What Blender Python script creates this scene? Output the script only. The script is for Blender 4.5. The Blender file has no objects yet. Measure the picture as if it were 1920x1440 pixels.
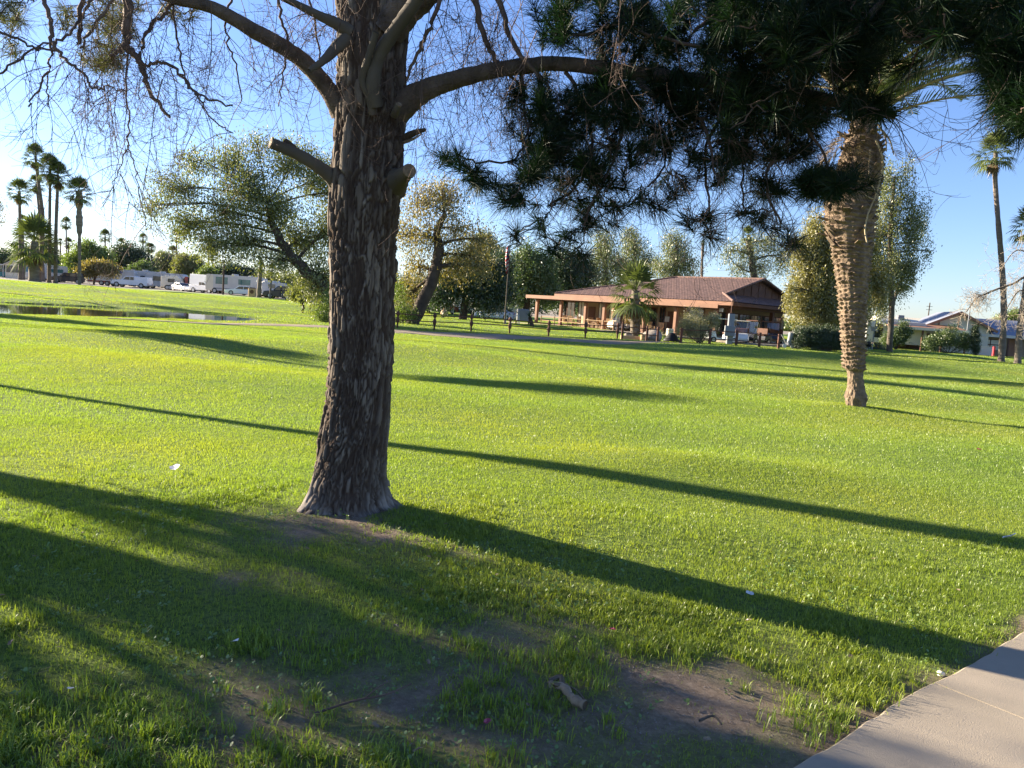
import bpy, math, random
import numpy as np
from mathutils import Vector, Matrix, Quaternion
from mathutils.kdtree import KDTree
PI = math.pi
R = math.radians
rng = np.random.default_rng(7)
random.seed(7)
scene = bpy.context.scene
COL = scene.collection

# ------------------------------------------------------------------ camera, world, sun, exposure
F = 1440.0                       # focal length in pixels of the 1920 x 1440 photograph
PITCH, ROLL, EYE = R(5.63), R(4.0), 1.6
cf = Vector((0, math.cos(PITCH), -math.sin(PITCH)))
r0 = Vector((1, 0, 0)); u0 = Vector((0, math.sin(PITCH), math.cos(PITCH)))
cr = math.cos(ROLL) * r0 + math.sin(ROLL) * u0
cu = -math.sin(ROLL) * r0 + math.cos(ROLL) * u0
CAM = Vector((0, 0, EYE))
cam = bpy.data.cameras.new('camera')
cam.sensor_width = 36.0
cam.lens = 36.0 * F / 1920.0
cam.clip_start = 0.05
cam.clip_end = 6000
camo = bpy.data.objects.new('camera', cam)
m = Matrix((cr, cu, -cf)).transposed().to_4x4()
m.translation = CAM
camo.matrix_world = m
COL.objects.link(camo)
scene.camera = camo

SUN_AZ, SUN_EL = R(-66), R(16.5)     # azimuth measured from +Y, negative = to the left
world = bpy.data.worlds.new('World')
scene.world = world
world.use_nodes = True
nt = world.node_tree
nt.nodes.clear()
sky = nt.nodes.new('ShaderNodeTexSky')
sky.sky_type = 'NISHITA'
sky.sun_disc = False
sky.sun_elevation = SUN_EL
sky.sun_rotation = SUN_AZ % (2 * PI)
sky.air_density = 1.0
sky.dust_density = 0.25
sky.ozone_density = 3.0
bg = nt.nodes.new('ShaderNodeBackground')
bg.inputs['Strength'].default_value = 0.052
wo = nt.nodes.new('ShaderNodeOutputWorld')
wb_ = nt.nodes.new('ShaderNodeMix'); wb_.data_type = 'RGBA'; wb_.blend_type = 'MULTIPLY'   # camera white balance of a clear sky
wb_.inputs[0].default_value = 1.0; wb_.inputs[7].default_value = (0.92, 0.95, 1.22, 1)
nt.links.new(sky.outputs[0], wb_.inputs[6])
nt.links.new(wb_.outputs[2], bg.inputs[0])
nt.links.new(bg.outputs[0], wo.inputs[0])

sl = bpy.data.lights.new('sun', 'SUN')
sl.energy = 5.0
sl.angle = R(0.55)
sl.color = (1.0, 0.87, 0.68)
so = bpy.data.objects.new('sun', sl)
to_sun = Vector((math.sin(SUN_AZ) * math.cos(SUN_EL), math.cos(SUN_AZ) * math.cos(SUN_EL), math.sin(SUN_EL)))
so.rotation_euler = to_sun.to_track_quat('Z', 'Y').to_euler()
so.location = (-30, 20, 30)
COL.objects.link(so)

vs = scene.view_settings
vs.view_transform = 'Standard'
vs.look = 'None'
vs.exposure = 2.1
vs.gamma = 1.0
scene.cycles.max_bounces = 8
scene.cycles.transmission_bounces = 6
scene.cycles.transparent_max_bounces = 6

# ------------------------------------------------------------------ terrain and pixel helpers
def S(t):
    t = np.clip(t, 0, 1)
    return t * t * (3 - 2 * t)

def gs(x, y, cx, cy, sx, sy):
    return np.exp(-((x - cx) / sx) ** 2 - ((y - cy) / sy) ** 2)

PC = (-30.3, 33.8); PA = (0.722, 0.692); PN = (-0.692, 0.722)
WATER = -0.12
def pond(x, y):
    a = ((x - PC[0]) * PA[0] + (y - PC[1]) * PA[1]) / 18.0
    b = ((x - PC[0]) * PN[0] + (y - PC[1]) * PN[1]) / 7.2
    a = a + 0.03 * np.sin(y * 0.9) ; b = b + 0.04 * np.sin(x * 0.8) + 0.02 * np.sin(x * 2.3)
    return (np.abs(a) ** 2.6 + np.abs(b) ** 2.6) ** (1 / 2.6)

TREE = (-1.12, 5.42)
def H(x, y):
    x = np.asarray(x, float); y = np.asarray(y, float)
    z = 0.11 * gs(x, y, TREE[0], TREE[1], 1.9, 1.7)
    z = z - 0.12 * gs(x, y, -6.5, 11.5, 5, 4)
    z = z + 0.12 * gs(x, y, 2.0, 8.4, 1.8, 0.9)
    z = z + 0.05 * gs(x, y, 1.2, 5.6, 1.2, 0.6)
    z = z + 0.10 * gs(x, y, 7.6, 16.4, 1.3, 1.0)
    z = z + 0.55 * gs(x, y, 20, 38, 8, 4.0) + 0.35 * gs(x, y, 31, 44, 6, 5)
    z = z + 0.28 * gs(x, y, 12, 43, 6, 3.5)
    z = z + 0.10 * gs(x, y, -9, 24, 8, 3) - 0.10 * gs(x, y, -2, 19, 9, 4)
    und = 0.035 * np.sin(0.55 * x + 0.31 * y + 1.0) + 0.035 * np.sin(-0.3 * x + 0.47 * y) + 0.03 * np.sin(1.1 * y + 0.4 * x + 0.5 * np.sin(x * 0.3))
    z = z + und * S((y - 6) / 8)
    ml = S((-x - 2) / 22)
    z = z + 0.6 * S((y - 57) / 26) * ml + (0.15 * S((y - 50) / 20) + 0.45 * S((y - 82) / 22)) * (1 - ml)
    z = z + 0.16 * gs(x, y, -30, 72, 22, 5)
    s = pond(x, y)
    bb = ((x - PC[0]) * PN[0] + (y - PC[1]) * PN[1]) / 7.2
    aa = ((x - PC[0]) * PA[0] + (y - PC[1]) * PA[1]) / 18.0
    flat = S((3.4 - s) / 1.6) * S((1.35 - bb) / .5) * S((1.6 - aa) / .4)
    z = z * (1 - flat) - .07 * flat + 0 * flat * S((1.75 - aa) / .7)
    z = z + 0.09 * S((bb - 0.98) / 0.35) * S((1.75 - aa) / .7) * S((-x - 5) / 8)
    z = z - 0.70 * S((1.10 - s) / 0.18)
    # the shallow dip right of the foreground where the sidewalk runs
    z = z - 0.05 * S((x - 0.5) / 3) * S((6 - y) / 3)
    return z

def ray(px, py):
    return (cf + cr * ((px - 960) / F) + cu * ((720 - py) / F))

def W(px, py, d):                  # the point on the line of sight whose world Y is d
    v = ray(px, py)
    return CAM + v * (d / v.y)

def G(px, py, dmax=400):           # where the line of sight meets the ground
    v = ray(px, py)
    t = 1.5
    while t < dmax:
        p = CAM + v * t
        if p.z < float(H(p.x, p.y)):
            lo, hi = t - max(0.05, t * 0.02), t
            for _ in range(18):
                mid = (lo + hi) / 2; p = CAM + v * mid
                if p.z < float(H(p.x, p.y)): hi = mid
                else: lo = mid
            p = CAM + v * hi
            return Vector((p.x, p.y, float(H(p.x, p.y))))
        t += max(0.05, t * 0.02)
    p = CAM + v * (dmax / v.y)
    return Vector((p.x, p.y, float(H(p.x, p.y))))

def GD(px, d, py=600):             # ground point below image column px at world Y = d
    z = 0.0
    for _ in range(6):
        # find the image row of a point with this z at depth d
        lo, hi = 100.0, 1600.0
        for _ in range(24):
            mid = (lo + hi) / 2
            if W(px, mid, d).z > z: lo = mid
            else: hi = mid
        p = W(px, lo, d)
        z = float(H(p.x, p.y))
    return Vector((p.x, p.y, z))

# ------------------------------------------------------------------ object helpers
def tag(o, label=None, cat=None, group=None, kind=None):
    if label: o['label'] = label
    if cat: o['category'] = cat
    if group: o['group'] = group
    if kind: o['kind'] = kind
    return o

def empty(name, loc, label, cat, group=None):
    o = bpy.data.objects.new(name, None)
    o.empty_display_size = 0.2
    o.location = loc
    COL.objects.link(o)
    return tag(o, label, cat, group)

def np_mesh(name, V, F_, mat, smooth=False, attr=None):
    V = np.asarray(V, dtype=np.float32).reshape(-1, 3)
    me = bpy.data.meshes.new(name)
    F_ = np.asarray(F_, dtype=np.int32)
    n, k = F_.shape
    me.vertices.add(len(V)); me.vertices.foreach_set('co', V.ravel())
    me.loops.add(n * k); me.loops.foreach_set('vertex_index', F_.ravel())
    me.polygons.add(n)
    me.polygons.foreach_set('loop_start', np.arange(0, n * k, k, dtype=np.int32))
    me.polygons.foreach_set('loop_total', np.full(n, k, dtype=np.int32))
    if smooth: me.polygons.foreach_set('use_smooth', np.ones(n, dtype=bool))
    me.update(calc_edges=True)
    if attr:
        for an, data in attr.items():
            a = me.attributes.new(an, 'FLOAT', 'POINT')
            a.data.foreach_set('value', np.asarray(data, dtype=np.float32))
    if mat: me.materials.append(mat)
    return me

def link(name, me, parent=None, loc=None):
    o = bpy.data.objects.new(name, me)
    COL.objects.link(o)
    if parent: o.parent = parent
    if loc is not None: o.location = loc
    return o

def copy_tree(o, parent=None):
    c = o.copy(); COL.objects.link(c)
    if parent: c.parent = parent
    for ch in list(o.children):
        copy_tree(ch, c)
    return c

class MB:
    def __init__(s): s.v = []; s.f = []; s.sm = []
    def add(s, vs_, fs, smooth=False):
        b = len(s.v)
        s.v += [tuple(v) for v in vs_]
        for f in fs:
            s.f.append(tuple(i + b for i in f)); s.sm.append(smooth)
    def box(s, c, size, ax=None, bev=0.0):
        c = Vector(c); hx, hy, hz = size[0] / 2, size[1] / 2, size[2] / 2
        X, Y, Z = ax if ax else (Vector((1, 0, 0)), Vector((0, 1, 0)), Vector((0, 0, 1)))
        if bev > 0:
            b = min(bev, hx * .9, hy * .9, hz * .9)
            vs_ = []
            for sx in (-1, 1):
                for sy in (-1, 1):
                    for sz in (-1, 1):
                        vs_ += [c + X * sx * (hx - b) + Y * sy * (hy - b) + Z * sz * hz,
                                c + X * sx * (hx - b) + Y * sy * hy + Z * sz * (hz - b),
                                c + X * sx * hx + Y * sy * (hy - b) + Z * sz * (hz - b)]
            import bmesh
            bm = bmesh.new()
            bv = [bm.verts.new(v) for v in vs_]
            g = bmesh.ops.convex_hull(bm, input=bv)
            bmesh.ops.dissolve_limit(bm, angle_limit=0.01, verts=bm.verts[:], edges=bm.edges[:])
            bmesh.ops.recalc_face_normals(bm, faces=bm.faces[:])
            bm.verts.index_update()
            s.add([v.co.copy() for v in bm.verts], [[v.index for v in f.verts] for f in bm.faces])
            bm.free()
            return
        vs_ = [c + X * sx * hx + Y * sy * hy + Z * sz * hz for sz in (-1, 1) for sx, sy in ((-1, -1), (1, -1), (1, 1), (-1, 1))]
        s.add(vs_, [(3, 2, 1, 0), (4, 5, 6, 7), (0, 1, 5, 4), (1, 2, 6, 5), (2, 3, 7, 6), (3, 0, 4, 7)])
    def tube(s, pts, rad, n=6, cap=True, smooth=True):
        pts = [Vector(p) for p in pts]
        if not hasattr(rad, '__len__'): rad = [rad] * len(pts)
        t = (pts[1] - pts[0]).normalized()
        a = t.orthogonal().normalized()
        vs_ = []
        for i, p in enumerate(pts):
            if i == 0: t = (pts[1] - pts[0])
            elif i == len(pts) - 1: t = (pts[-1] - pts[-2])
            else: t = (pts[i + 1] - pts[i - 1])
            if t.length < 1e-9: t = Vector((0, 0, 1))
            t.normalize()
            a = (a - t * a.dot(t))
            if a.length < 1e-6: a = t.orthogonal()
            a.normalize(); b = t.cross(a)
            for k in range(n):
                w = 2 * PI * k / n
                vs_.append(p + (a * math.cos(w) + b * math.sin(w)) * rad[i])
        fs = []
        for i in range(len(pts) - 1):
            for k in range(n):
                k2 = (k + 1) % n
                fs.append((i * n + k, i * n + k2, (i + 1) * n + k2, (i + 1) * n + k))
        s.add(vs_, fs, smooth)
        if cap:
            s.add(vs_[:n][::-1], [tuple(range(n))]); s.add(vs_[-n:], [tuple(range(n))])
    def prism(s, poly, o, X, Y, Z, th):      # polygon in plane X,Y at o, extruded both ways along Z
        n = len(poly)
        a = [o + X * p[0] + Y * p[1] - Z * th / 2 for p in poly]
        b = [o + X * p[0] + Y * p[1] + Z * th / 2 for p in poly]
        s.add(a + b, [tuple(range(n - 1, -1, -1)), tuple(range(n, 2 * n))] + [(i, (i + 1) % n, n + (i + 1) % n, n + i) for i in range(n)])
    def build(s, name, mat, parent=None, world=True, mesh_only=False):
        me = bpy.data.meshes.new(name)
        off = parent.matrix_world.translation if False else None
        vs_ = s.v
        if parent is not None and world:
            l = Vector((0, 0, 0)); q = parent
            while q is not None:
                l += q.location; q = q.parent
            vs_ = [(v[0] - l.x, v[1] - l.y, v[2] - l.z) for v in s.v]
        me.from_pydata(vs_, [], s.f)
        me.polygons.foreach_set('use_smooth', s.sm)
        me.update()
        if mat: me.materials.append(mat)
        if mesh_only: return me
        return link(name, me, parent)

# ------------------------------------------------------------------ materials
M = {}
def nodes(name):
    m = bpy.data.materials.new(name); m.use_nodes = True
    n = m.node_tree; n.nodes.clear()
    out = n.nodes.new('ShaderNodeOutputMaterial')
    return m, n, out

def ramp(n, fac, cols):
    r = n.nodes.new('ShaderNodeValToRGB')
    e = r.color_ramp.elements
    while len(e) < len(cols): e.new(0.5)
    for i, (p, c) in enumerate(cols):
        e[i].position = p; e[i].color = (*c, 1)
    n.links.new(fac, r.inputs[0])
    return r.outputs[0]

def noise(n, scale, detail=4, rough=0.55, coord=None, stretch=None, dist=0.0):
    if coord is None:
        tc = n.nodes.new('ShaderNodeTexCoord'); coord = tc.outputs['Object']
    if stretch:
        mp = n.nodes.new('ShaderNodeMapping'); mp.inputs['Scale'].default_value = stretch
        n.links.new(coord, mp.inputs[0]); coord = mp.outputs[0]
    t = n.nodes.new('ShaderNodeTexNoise')
    t.inputs['Scale'].default_value = scale; t.inputs['Detail'].default_value = detail
    t.inputs['Roughness'].default_value = rough; t.inputs['Distortion'].default_value = dist
    n.links.new(coord, t.inputs[0])
    return t.outputs['Fac']

def surf(name, c1, c2=None, scale=3.0, rough=0.8, bump=0.0, bscale=None, stretch=None, metal=0.0, spec=0.4, coat=0.0):
    m, n, out = nodes(name)
    b = n.nodes.new('ShaderNodeBsdfPrincipled')
    b.inputs['Roughness'].default_value = rough
    b.inputs['Metallic'].default_value = metal
    b.inputs['Specular IOR Level'].default_value = spec
    b.inputs['Coat Weight'].default_value = coat
    c2 = c2 or tuple(c * 0.8 for c in c1)
    f = noise(n, scale, stretch=stretch)
    n.links.new(ramp(n, f, [(0.3, c2), (0.7, c1)]), b.inputs['Base Color'])
    if bump:
        bp = n.nodes.new('ShaderNodeBump'); bp.inputs['Strength'].default_value = bump
        bp.inputs['Distance'].default_value = 0.02
        n.links.new(noise(n, bscale or scale * 6, 6, stretch=stretch), bp.inputs['Height'])
        n.links.new(bp.outputs[0], b.inputs['Normal'])
    n.links.new(b.outputs[0], out.inputs[0])
    M[name] = m
    return m

def leafmat(name, c1, c2, tr=0.45, trc=(1.0, 1.1, 0.45), scale=0.6, rough=0.5, gloss=0.06):
    m, n, out = nodes(name)
    g = n.nodes.new('ShaderNodeNewGeometry')
    mx = n.nodes.new('ShaderNodeMath'); mx.operation = 'MULTIPLY_ADD'
    n.links.new(g.outputs['Random Per Island'], mx.inputs[0]); mx.inputs[1].default_value = 0.55
    nz = noise(n, scale, 2)
    mm = n.nodes.new('ShaderNodeMath'); mm.operation = 'MULTIPLY_ADD'
    n.links.new(nz, mm.inputs[0]); mm.inputs[1].default_value = 0.9; mm.inputs[2].default_value = -0.22
    n.links.new(mm.outputs[0], mx.inputs[2])
    col = ramp(n, mx.outputs[0], [(0.0, c2), (1.0, c1)])
    if name == 'grass':
        pz = noise(n, 0.16, 3, 0.6); p2 = noise(n, 1.3, 4, 0.6)
        for fz, cc_, lo_, hi_ in ((pz, (1.22, 1.0, 0.95), .42, .62), (p2, (0.78, 0.88, 0.9), .5, .7)):
            pr = ramp(n, fz, [(lo_, (1, 1, 1)), (hi_, cc_)])
            mq = n.nodes.new('ShaderNodeMix'); mq.data_type = 'RGBA'; mq.blend_type = 'MULTIPLY'; mq.inputs[0].default_value = 1
            n.links.new(col, mq.inputs[6]); n.links.new(pr, mq.inputs[7]); col = mq.outputs[2]
    d = n.nodes.new('ShaderNodeBsdfDiffuse'); n.links.new(col, d.inputs[0])
    mul = n.nodes.new('ShaderNodeMix'); mul.data_type = 'RGBA'; mul.blend_type = 'MULTIPLY'; mul.inputs[0].default_value = 1
    n.links.new(col, mul.inputs[6]); mul.inputs[7].default_value = (*trc, 1)
    t = n.nodes.new('ShaderNodeBsdfTranslucent'); n.links.new(mul.outputs[2], t.inputs[0])
    ms = n.nodes.new('ShaderNodeMixShader'); ms.inputs[0].default_value = tr
    n.links.new(d.outputs[0], ms.inputs[1]); n.links.new(t.outputs[0], ms.inputs[2])
    gl = n.nodes.new('ShaderNodeBsdfGlossy'); gl.inputs['Roughness'].default_value = rough
    gl.inputs[0].default_value = (1, 1, 1, 1)
    m2 = n.nodes.new('ShaderNodeMixShader'); m2.inputs[0].default_value = gloss
    n.links.new(ms.outputs[0], m2.inputs[1]); n.links.new(gl.outputs[0], m2.inputs[2])
    n.links.new(m2.outputs[0], out.inputs[0])
    M[name] = m
    return m

leafmat('grass', (0.30, 0.385, 0.062), (0.14, 0.225, 0.032), tr=0.5, trc=(1.25, 1.25, 0.5), scale=0.35, gloss=0.025, rough=0.4)
leafmat('weed', (0.22, 0.32, 0.08), (0.10, 0.18, 0.04), tr=0.4)
leafmat('pine_needle', (0.014, 0.036, 0.012), (0.005, 0.014, 0.005), tr=0.25, trc=(1.1, 1.2, 0.5), scale=2, gloss=0.02)
leafmat('dry_needle', (0.16, 0.15, 0.05), (0.06, 0.07, 0.02), tr=0.3, scale=2)
leafmat('mesquite', (0.230, 0.257, 0.081), (0.081, 0.101, 0.030), tr=0.4, trc=(1.3, 1.25, 0.5))
leafmat('ashleaf', (0.299, 0.247, 0.078), (0.117, 0.117, 0.033), tr=0.4, trc=(1.3, 1.2, 0.5))
leafmat('darkleaf', (0.069, 0.106, 0.035), (0.022, 0.040, 0.015), tr=0.3)
leafmat('midleaf', (0.156, 0.208, 0.058), (0.058, 0.091, 0.026), tr=0.35)
leafmat('greyleaf', (0.250, 0.263, 0.125), (0.112, 0.125, 0.056), tr=0.35)
leafmat('yellowleaf', (0.29, 0.275, 0.085), (0.14, 0.14, 0.045), tr=0.45, trc=(1.3, 1.2, 0.5))
leafmat('limeleaf', (0.20, 0.26, 0.04), (0.10, 0.14, 0.02), tr=0.45)
leafmat('paleflower', (0.42, 0.38, 0.22), (0.20, 0.19, 0.09), tr=0.35)
leafmat('palmleaf', (0.17, 0.20, 0.075), (0.07, 0.09, 0.03), tr=0.3, scale=0.8, gloss=0.02, rough=0.5)
leafmat('dateleaf', (0.15, 0.18, 0.10), (0.06, 0.08, 0.04), tr=0.3, scale=0.8, gloss=0.05, rough=0.45)
leafmat('deadleaf', (0.22, 0.15, 0.08), (0.10, 0.06, 0.03), tr=0.3)
leafmat('litter', (0.30, 0.22, 0.13), (0.12, 0.08, 0.045), tr=0.25, scale=8)
leafmat('petal', (0.45, 0.05, 0.12), (0.3, 0.03, 0.08), tr=0.3)

surf('palmtrunk', (0.22, 0.18, 0.14), (0.11, 0.085, 0.065), 1.2, 0.95, 0.6, 9, (1, 1, 5))
surf('bark_dark', (0.10, 0.072, 0.052), (0.04, 0.028, 0.02), 2.0, 0.95, 0.6, 9)
surf('bark_grey', (0.13, 0.11, 0.085), (0.06, 0.048, 0.037), 2.0, 0.95, 0.6, 9)
surf('twig', (0.16, 0.11, 0.085), (0.07, 0.045, 0.035), 4.0, 0.9)
surf('limb', (0.17, 0.13, 0.10), (0.055, 0.04, 0.03), 7.0, 0.95, 1.0, 40, (1, 1, 1))
surf('cutwood', (0.34, 0.26, 0.17), (0.20, 0.14, 0.085), 30, 0.85, 0.3, 60)
surf('concrete', (0.38, 0.315, 0.235), (0.28, 0.235, 0.175), 1.6, 0.9, 0.25, 200)
surf('dirtpath', (0.28, 0.21, 0.14), (0.18, 0.14, 0.085), 0.7, 0.95, 0.5, 20)
surf('stucco', (0.34, 0.255, 0.175), (0.26, 0.19, 0.13), 0.6, 0.9, 0.2, 20)
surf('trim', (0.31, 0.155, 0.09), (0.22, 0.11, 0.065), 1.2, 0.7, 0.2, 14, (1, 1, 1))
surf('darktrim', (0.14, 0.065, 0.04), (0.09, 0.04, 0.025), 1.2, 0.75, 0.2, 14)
surf('rooftile', (0.225, 0.13, 0.10), (0.10, 0.062, 0.052), 2.6, 0.85, 0.2, 10)
surf('wood_fence', (0.15, 0.065, 0.04), (0.08, 0.035, 0.022), 3, 0.85, 0.4, 20, (1, 1, .3))
surf('white', (0.58, 0.56, 0.52), (0.48, 0.46, 0.43), 1.0, 0.5)
surf('whitepaint', (0.80, 0.80, 0.80), (0.74, 0.74, 0.74), 1.0, 0.3, coat=0.3)
surf('cream', (0.72, 0.66, 0.52), (0.62, 0.55, 0.42), 1.0, 0.7)
surf('bluepaint', (0.30, 0.36, 0.55), (0.26, 0.31, 0.48), 1.0, 0.3, coat=0.3)
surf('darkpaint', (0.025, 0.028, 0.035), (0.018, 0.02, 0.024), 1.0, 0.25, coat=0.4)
surf('redpaint', (0.34, 0.045, 0.035), (0.26, 0.03, 0.025), 1.0, 0.35, coat=0.3)
surf('tealpaint', (0.10, 0.32, 0.30), (0.08, 0.26, 0.25), 1.0, 0.4)
surf('tan', (0.50, 0.33, 0.18), (0.40, 0.25, 0.13), 1.0, 0.8)
surf('grey', (0.24, 0.25, 0.26), (0.19, 0.20, 0.21), 1.5, 0.6)
surf('greymetal', (0.45, 0.46, 0.47), (0.38, 0.39, 0.40), 1.5, 0.4, metal=0.6)
surf('blueroof', (0.22, 0.24, 0.29), (0.17, 0.185, 0.23), 1.5, 0.8, 0.2, 8)
surf('rubber', (0.02, 0.02, 0.02), (0.012, 0.012, 0.012), 4, 0.8)
surf('rock', (0.30, 0.26, 0.22), (0.18, 0.15, 0.13), 3, 0.95, 0.8, 20)
surf('blackstuff', (0.02, 0.02, 0.022), (0.01, 0.01, 0.012), 3, 0.6)
surf('bluecloth', (0.04, 0.06, 0.28), (0.03, 0.04, 0.2), 3, 0.8)
surf('redcloth', (0.55, 0.05, 0.06), (0.45, 0.04, 0.05), 3, 0.8)
surf('whitecloth', (0.75, 0.73, 0.70), (0.65, 0.63, 0.6), 3, 0.8)
surf('swoosh', (0.10, 0.09, 0.10), (0.07, 0.065, 0.07), 2, 0.4)
surf('lampglass', (0.7, 0.68, 0.6), (0.6, 0.58, 0.5), 2, 0.2)

def glassmat(name, c, rough=0.08):
    m, n, out = nodes(name)
    b = n.nodes.new('ShaderNodeBsdfPrincipled')
    b.inputs['Roughness'].default_value = rough
    b.inputs['Specular IOR Level'].default_value = 1.0
    f = noise(n, 0.8, 2)
    n.links.new(ramp(n, f, [(0.3, tuple(x * .6 for x in c)), (0.7, c)]), b.inputs['Base Color'])
    n.links.new(b.outputs[0], out.inputs[0]); M[name] = m
m_, n_, out_ = nodes('clearglass')
g1_ = n_.nodes.new('ShaderNodeBsdfTransparent'); g2_ = n_.nodes.new('ShaderNodeBsdfGlossy'); g2_.inputs['Roughness'].default_value = 0.05
x_ = n_.nodes.new('ShaderNodeMixShader'); x_.inputs[0].default_value = 0.05
n_.links.new(g1_.outputs[0], x_.inputs[1]); n_.links.new(g2_.outputs[0], x_.inputs[2]); n_.links.new(x_.outputs[0], out_.inputs[0]); M['clearglass'] = m_
glassmat('glass', (0.03, 0.035, 0.04))
glassmat('tealglass', (0.05, 0.16, 0.16))
glassmat('curtain', (0.52, 0.50, 0.42), 0.3)

# pine trunk bark: plate tone and crack depth come from the modelled plates
def barkmat():
    m, n, out = nodes('pine_bark')
    b = n.nodes.new('ShaderNodeBsdfPrincipled'); b.inputs['Roughness'].default_value = 0.95
    b.inputs['Specular IOR Level'].default_value = 0.2
    a = n.nodes.new('ShaderNodeAttribute'); a.attribute_name = 'cell'
    c = n.nodes.new('ShaderNodeAttribute'); c.attribute_name = 'crack'
    w = n.nodes.new('ShaderNodeAttribute'); w.attribute_name = 'worn'
    nz = noise(n, 9, 5, 0.7, stretch=(1, 1, .35))
    ad = n.nodes.new('ShaderNodeMath'); ad.operation = 'MULTIPLY_ADD'
    n.links.new(nz, ad.inputs[0]); ad.inputs[1].default_value = 0.9; n.links.new(a.outputs['Fac'], ad.inputs[2])
    plate = ramp(n, ad.outputs[0], [(0.2, (0.085, 0.064, 0.050)), (0.5, (0.145, 0.117, 0.094)), (0.75, (0.22, 0.185, 0.15)), (1.0, (0.34, 0.30, 0.25))])
    mx = n.nodes.new('ShaderNodeMix'); mx.data_type = 'RGBA'
    n.links.new(c.outputs['Fac'], mx.inputs[0]); n.links.new(plate, mx.inputs[6]); mx.inputs[7].default_value = (0.045, 0.028, 0.020, 1)
    m2 = n.nodes.new('ShaderNodeMix'); m2.data_type = 'RGBA'
    n.links.new(w.outputs['Fac'], m2.inputs[0]); n.links.new(mx.outputs[2], m2.inputs[6]); m2.inputs[7].default_value = (0.31, 0.265, 0.225, 1)
    n.links.new(m2.outputs[2], b.inputs['Base Color'])
    bp = n.nodes.new('ShaderNodeBump'); bp.inputs['Strength'].default_value = 0.6; bp.inputs['Distance'].default_value = 0.008
    n.links.new(noise(n, 35, 6, 0.7, stretch=(1, 1, .4)), bp.inputs['Height'])
    n.links.new(bp.outputs[0], b.inputs['Normal'])
    n.links.new(b.outputs[0], out.inputs[0]); M['pine_bark'] = m
barkmat()

def groundmat():
    m, n, out = nodes('ground')
    b = n.nodes.new('ShaderNodeBsdfPrincipled'); b.inputs['Roughness'].default_value = 0.95
    b.inputs['Specular IOR Level'].default_value = 0.15
    at = n.nodes.new('ShaderNodeAttribute'); at.attribute_name = 'soil'
    far = n.nodes.new('ShaderNodeAttribute'); far.attribute_name = 'far'
    g1 = ramp(n, noise(n, 28, 8, 0.75), [(0.32, (0.035, 0.045, 0.015)), (0.5, (0.12, 0.18, 0.03)), (0.7, (0.24, 0.30, 0.06))])
    g2 = ramp(n, noise(n, 0.12, 5, 0.6), [(0.3, (0.20, 0.31, 0.055)), (0.7, (0.31, 0.40, 0.085))])
    gm = n.nodes.new('ShaderNodeMix'); gm.data_type = 'RGBA'
    n.links.new(far.outputs['Fac'], gm.inputs[0]); n.links.new(g1, gm.inputs[6]); n.links.new(g2, gm.inputs[7])
    so_ = ramp(n, noise(n, 22, 10, 0.8), [(0.34, (0.15, 0.11, 0.08)), (0.55, (0.28, 0.215, 0.155)), (0.75, (0.42, 0.335, 0.25))])
    mx = n.nodes.new('ShaderNodeMix'); mx.data_type = 'RGBA'
    n.links.new(at.outputs['Fac'], mx.inputs[0]); n.links.new(gm.outputs[2], mx.inputs[6]); n.links.new(so_, mx.inputs[7])
    gv = n.nodes.new('ShaderNodeAttribute'); gv.attribute_name = 'gravel'
    m3 = n.nodes.new('ShaderNodeMix'); m3.data_type = 'RGBA'
    n.links.new(gv.outputs['Fac'], m3.inputs[0]); n.links.new(mx.outputs[2], m3.inputs[6])
    n.links.new(ramp(n, noise(n, 0.3, 5), [(0.3, (0.24, 0.20, 0.16)), (0.7, (0.33, 0.29, 0.23))]), m3.inputs[7])
    n.links.new(m3.outputs[2], b.inputs['Base Color'])
    bp = n.nodes.new('ShaderNodeBump'); bp.inputs['Strength'].default_value = 0.8; bp.inputs['Distance'].default_value = 0.02
    n.links.new(noise(n, 70, 8, 0.85), bp.inputs['Height'])
    n.links.new(bp.outputs[0], b.inputs['Normal'])
    n.links.new(b.outputs[0], out.inputs[0]); M['ground'] = m
groundmat()

def watermat():
    m, n, out = nodes('water')
    b = n.nodes.new('ShaderNodeBsdfPrincipled'); b.inputs['Roughness'].default_value = 0.03
    b.inputs['Base Color'].default_value = (0.035, 0.04, 0.022, 1); b.inputs['IOR'].default_value = 1.33
    b.inputs['Specular IOR Level'].default_value = 0.9
    bp = n.nodes.new('ShaderNodeBump'); bp.inputs['Strength'].default_value = 0.035; bp.inputs['Distance'].default_value = 0.02
    n.links.new(noise(n, 2.2, 4, 0.6, stretch=(1, 1, 1)), bp.inputs['Height'])
    n.links.new(bp.outputs[0], b.inputs['Normal'])
    n.links.new(b.outputs[0], out.inputs[0]); M['water'] = m
watermat()

# ------------------------------------------------------------------ ground
def vnoise(x, y, s, seed=0):
    x = np.asarray(x) * s; y = np.asarray(y) * s
    xi = np.floor(x).astype(int); yi = np.floor(y).astype(int)
    fx = x - xi; fy = y - yi
    fx = fx * fx * (3 - 2 * fx); fy = fy * fy * (3 - 2 * fy)
    def h(a, b):
        v = (a * 374761393 + b * 668265263 + seed * 1442695) & 0x7fffffff
        v = ((v ^ (v >> 13)) * 1274126177) & 0x7fffffff
        return ((v ^ (v >> 16)) & 0xffff) / 65535.0
    return (h(xi, yi) * (1 - fx) + h(xi + 1, yi) * fx) * (1 - fy) + (h(xi, yi + 1) * (1 - fx) + h(xi + 1, yi + 1) * fx) * fy

def fbm(x, y, s, seed=0):
    return (vnoise(x, y, s, seed) + 0.5 * vnoise(x, y, s * 2.1, seed + 1) + 0.25 * vnoise(x, y, s * 4.3, seed + 2)) / 1.75

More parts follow.
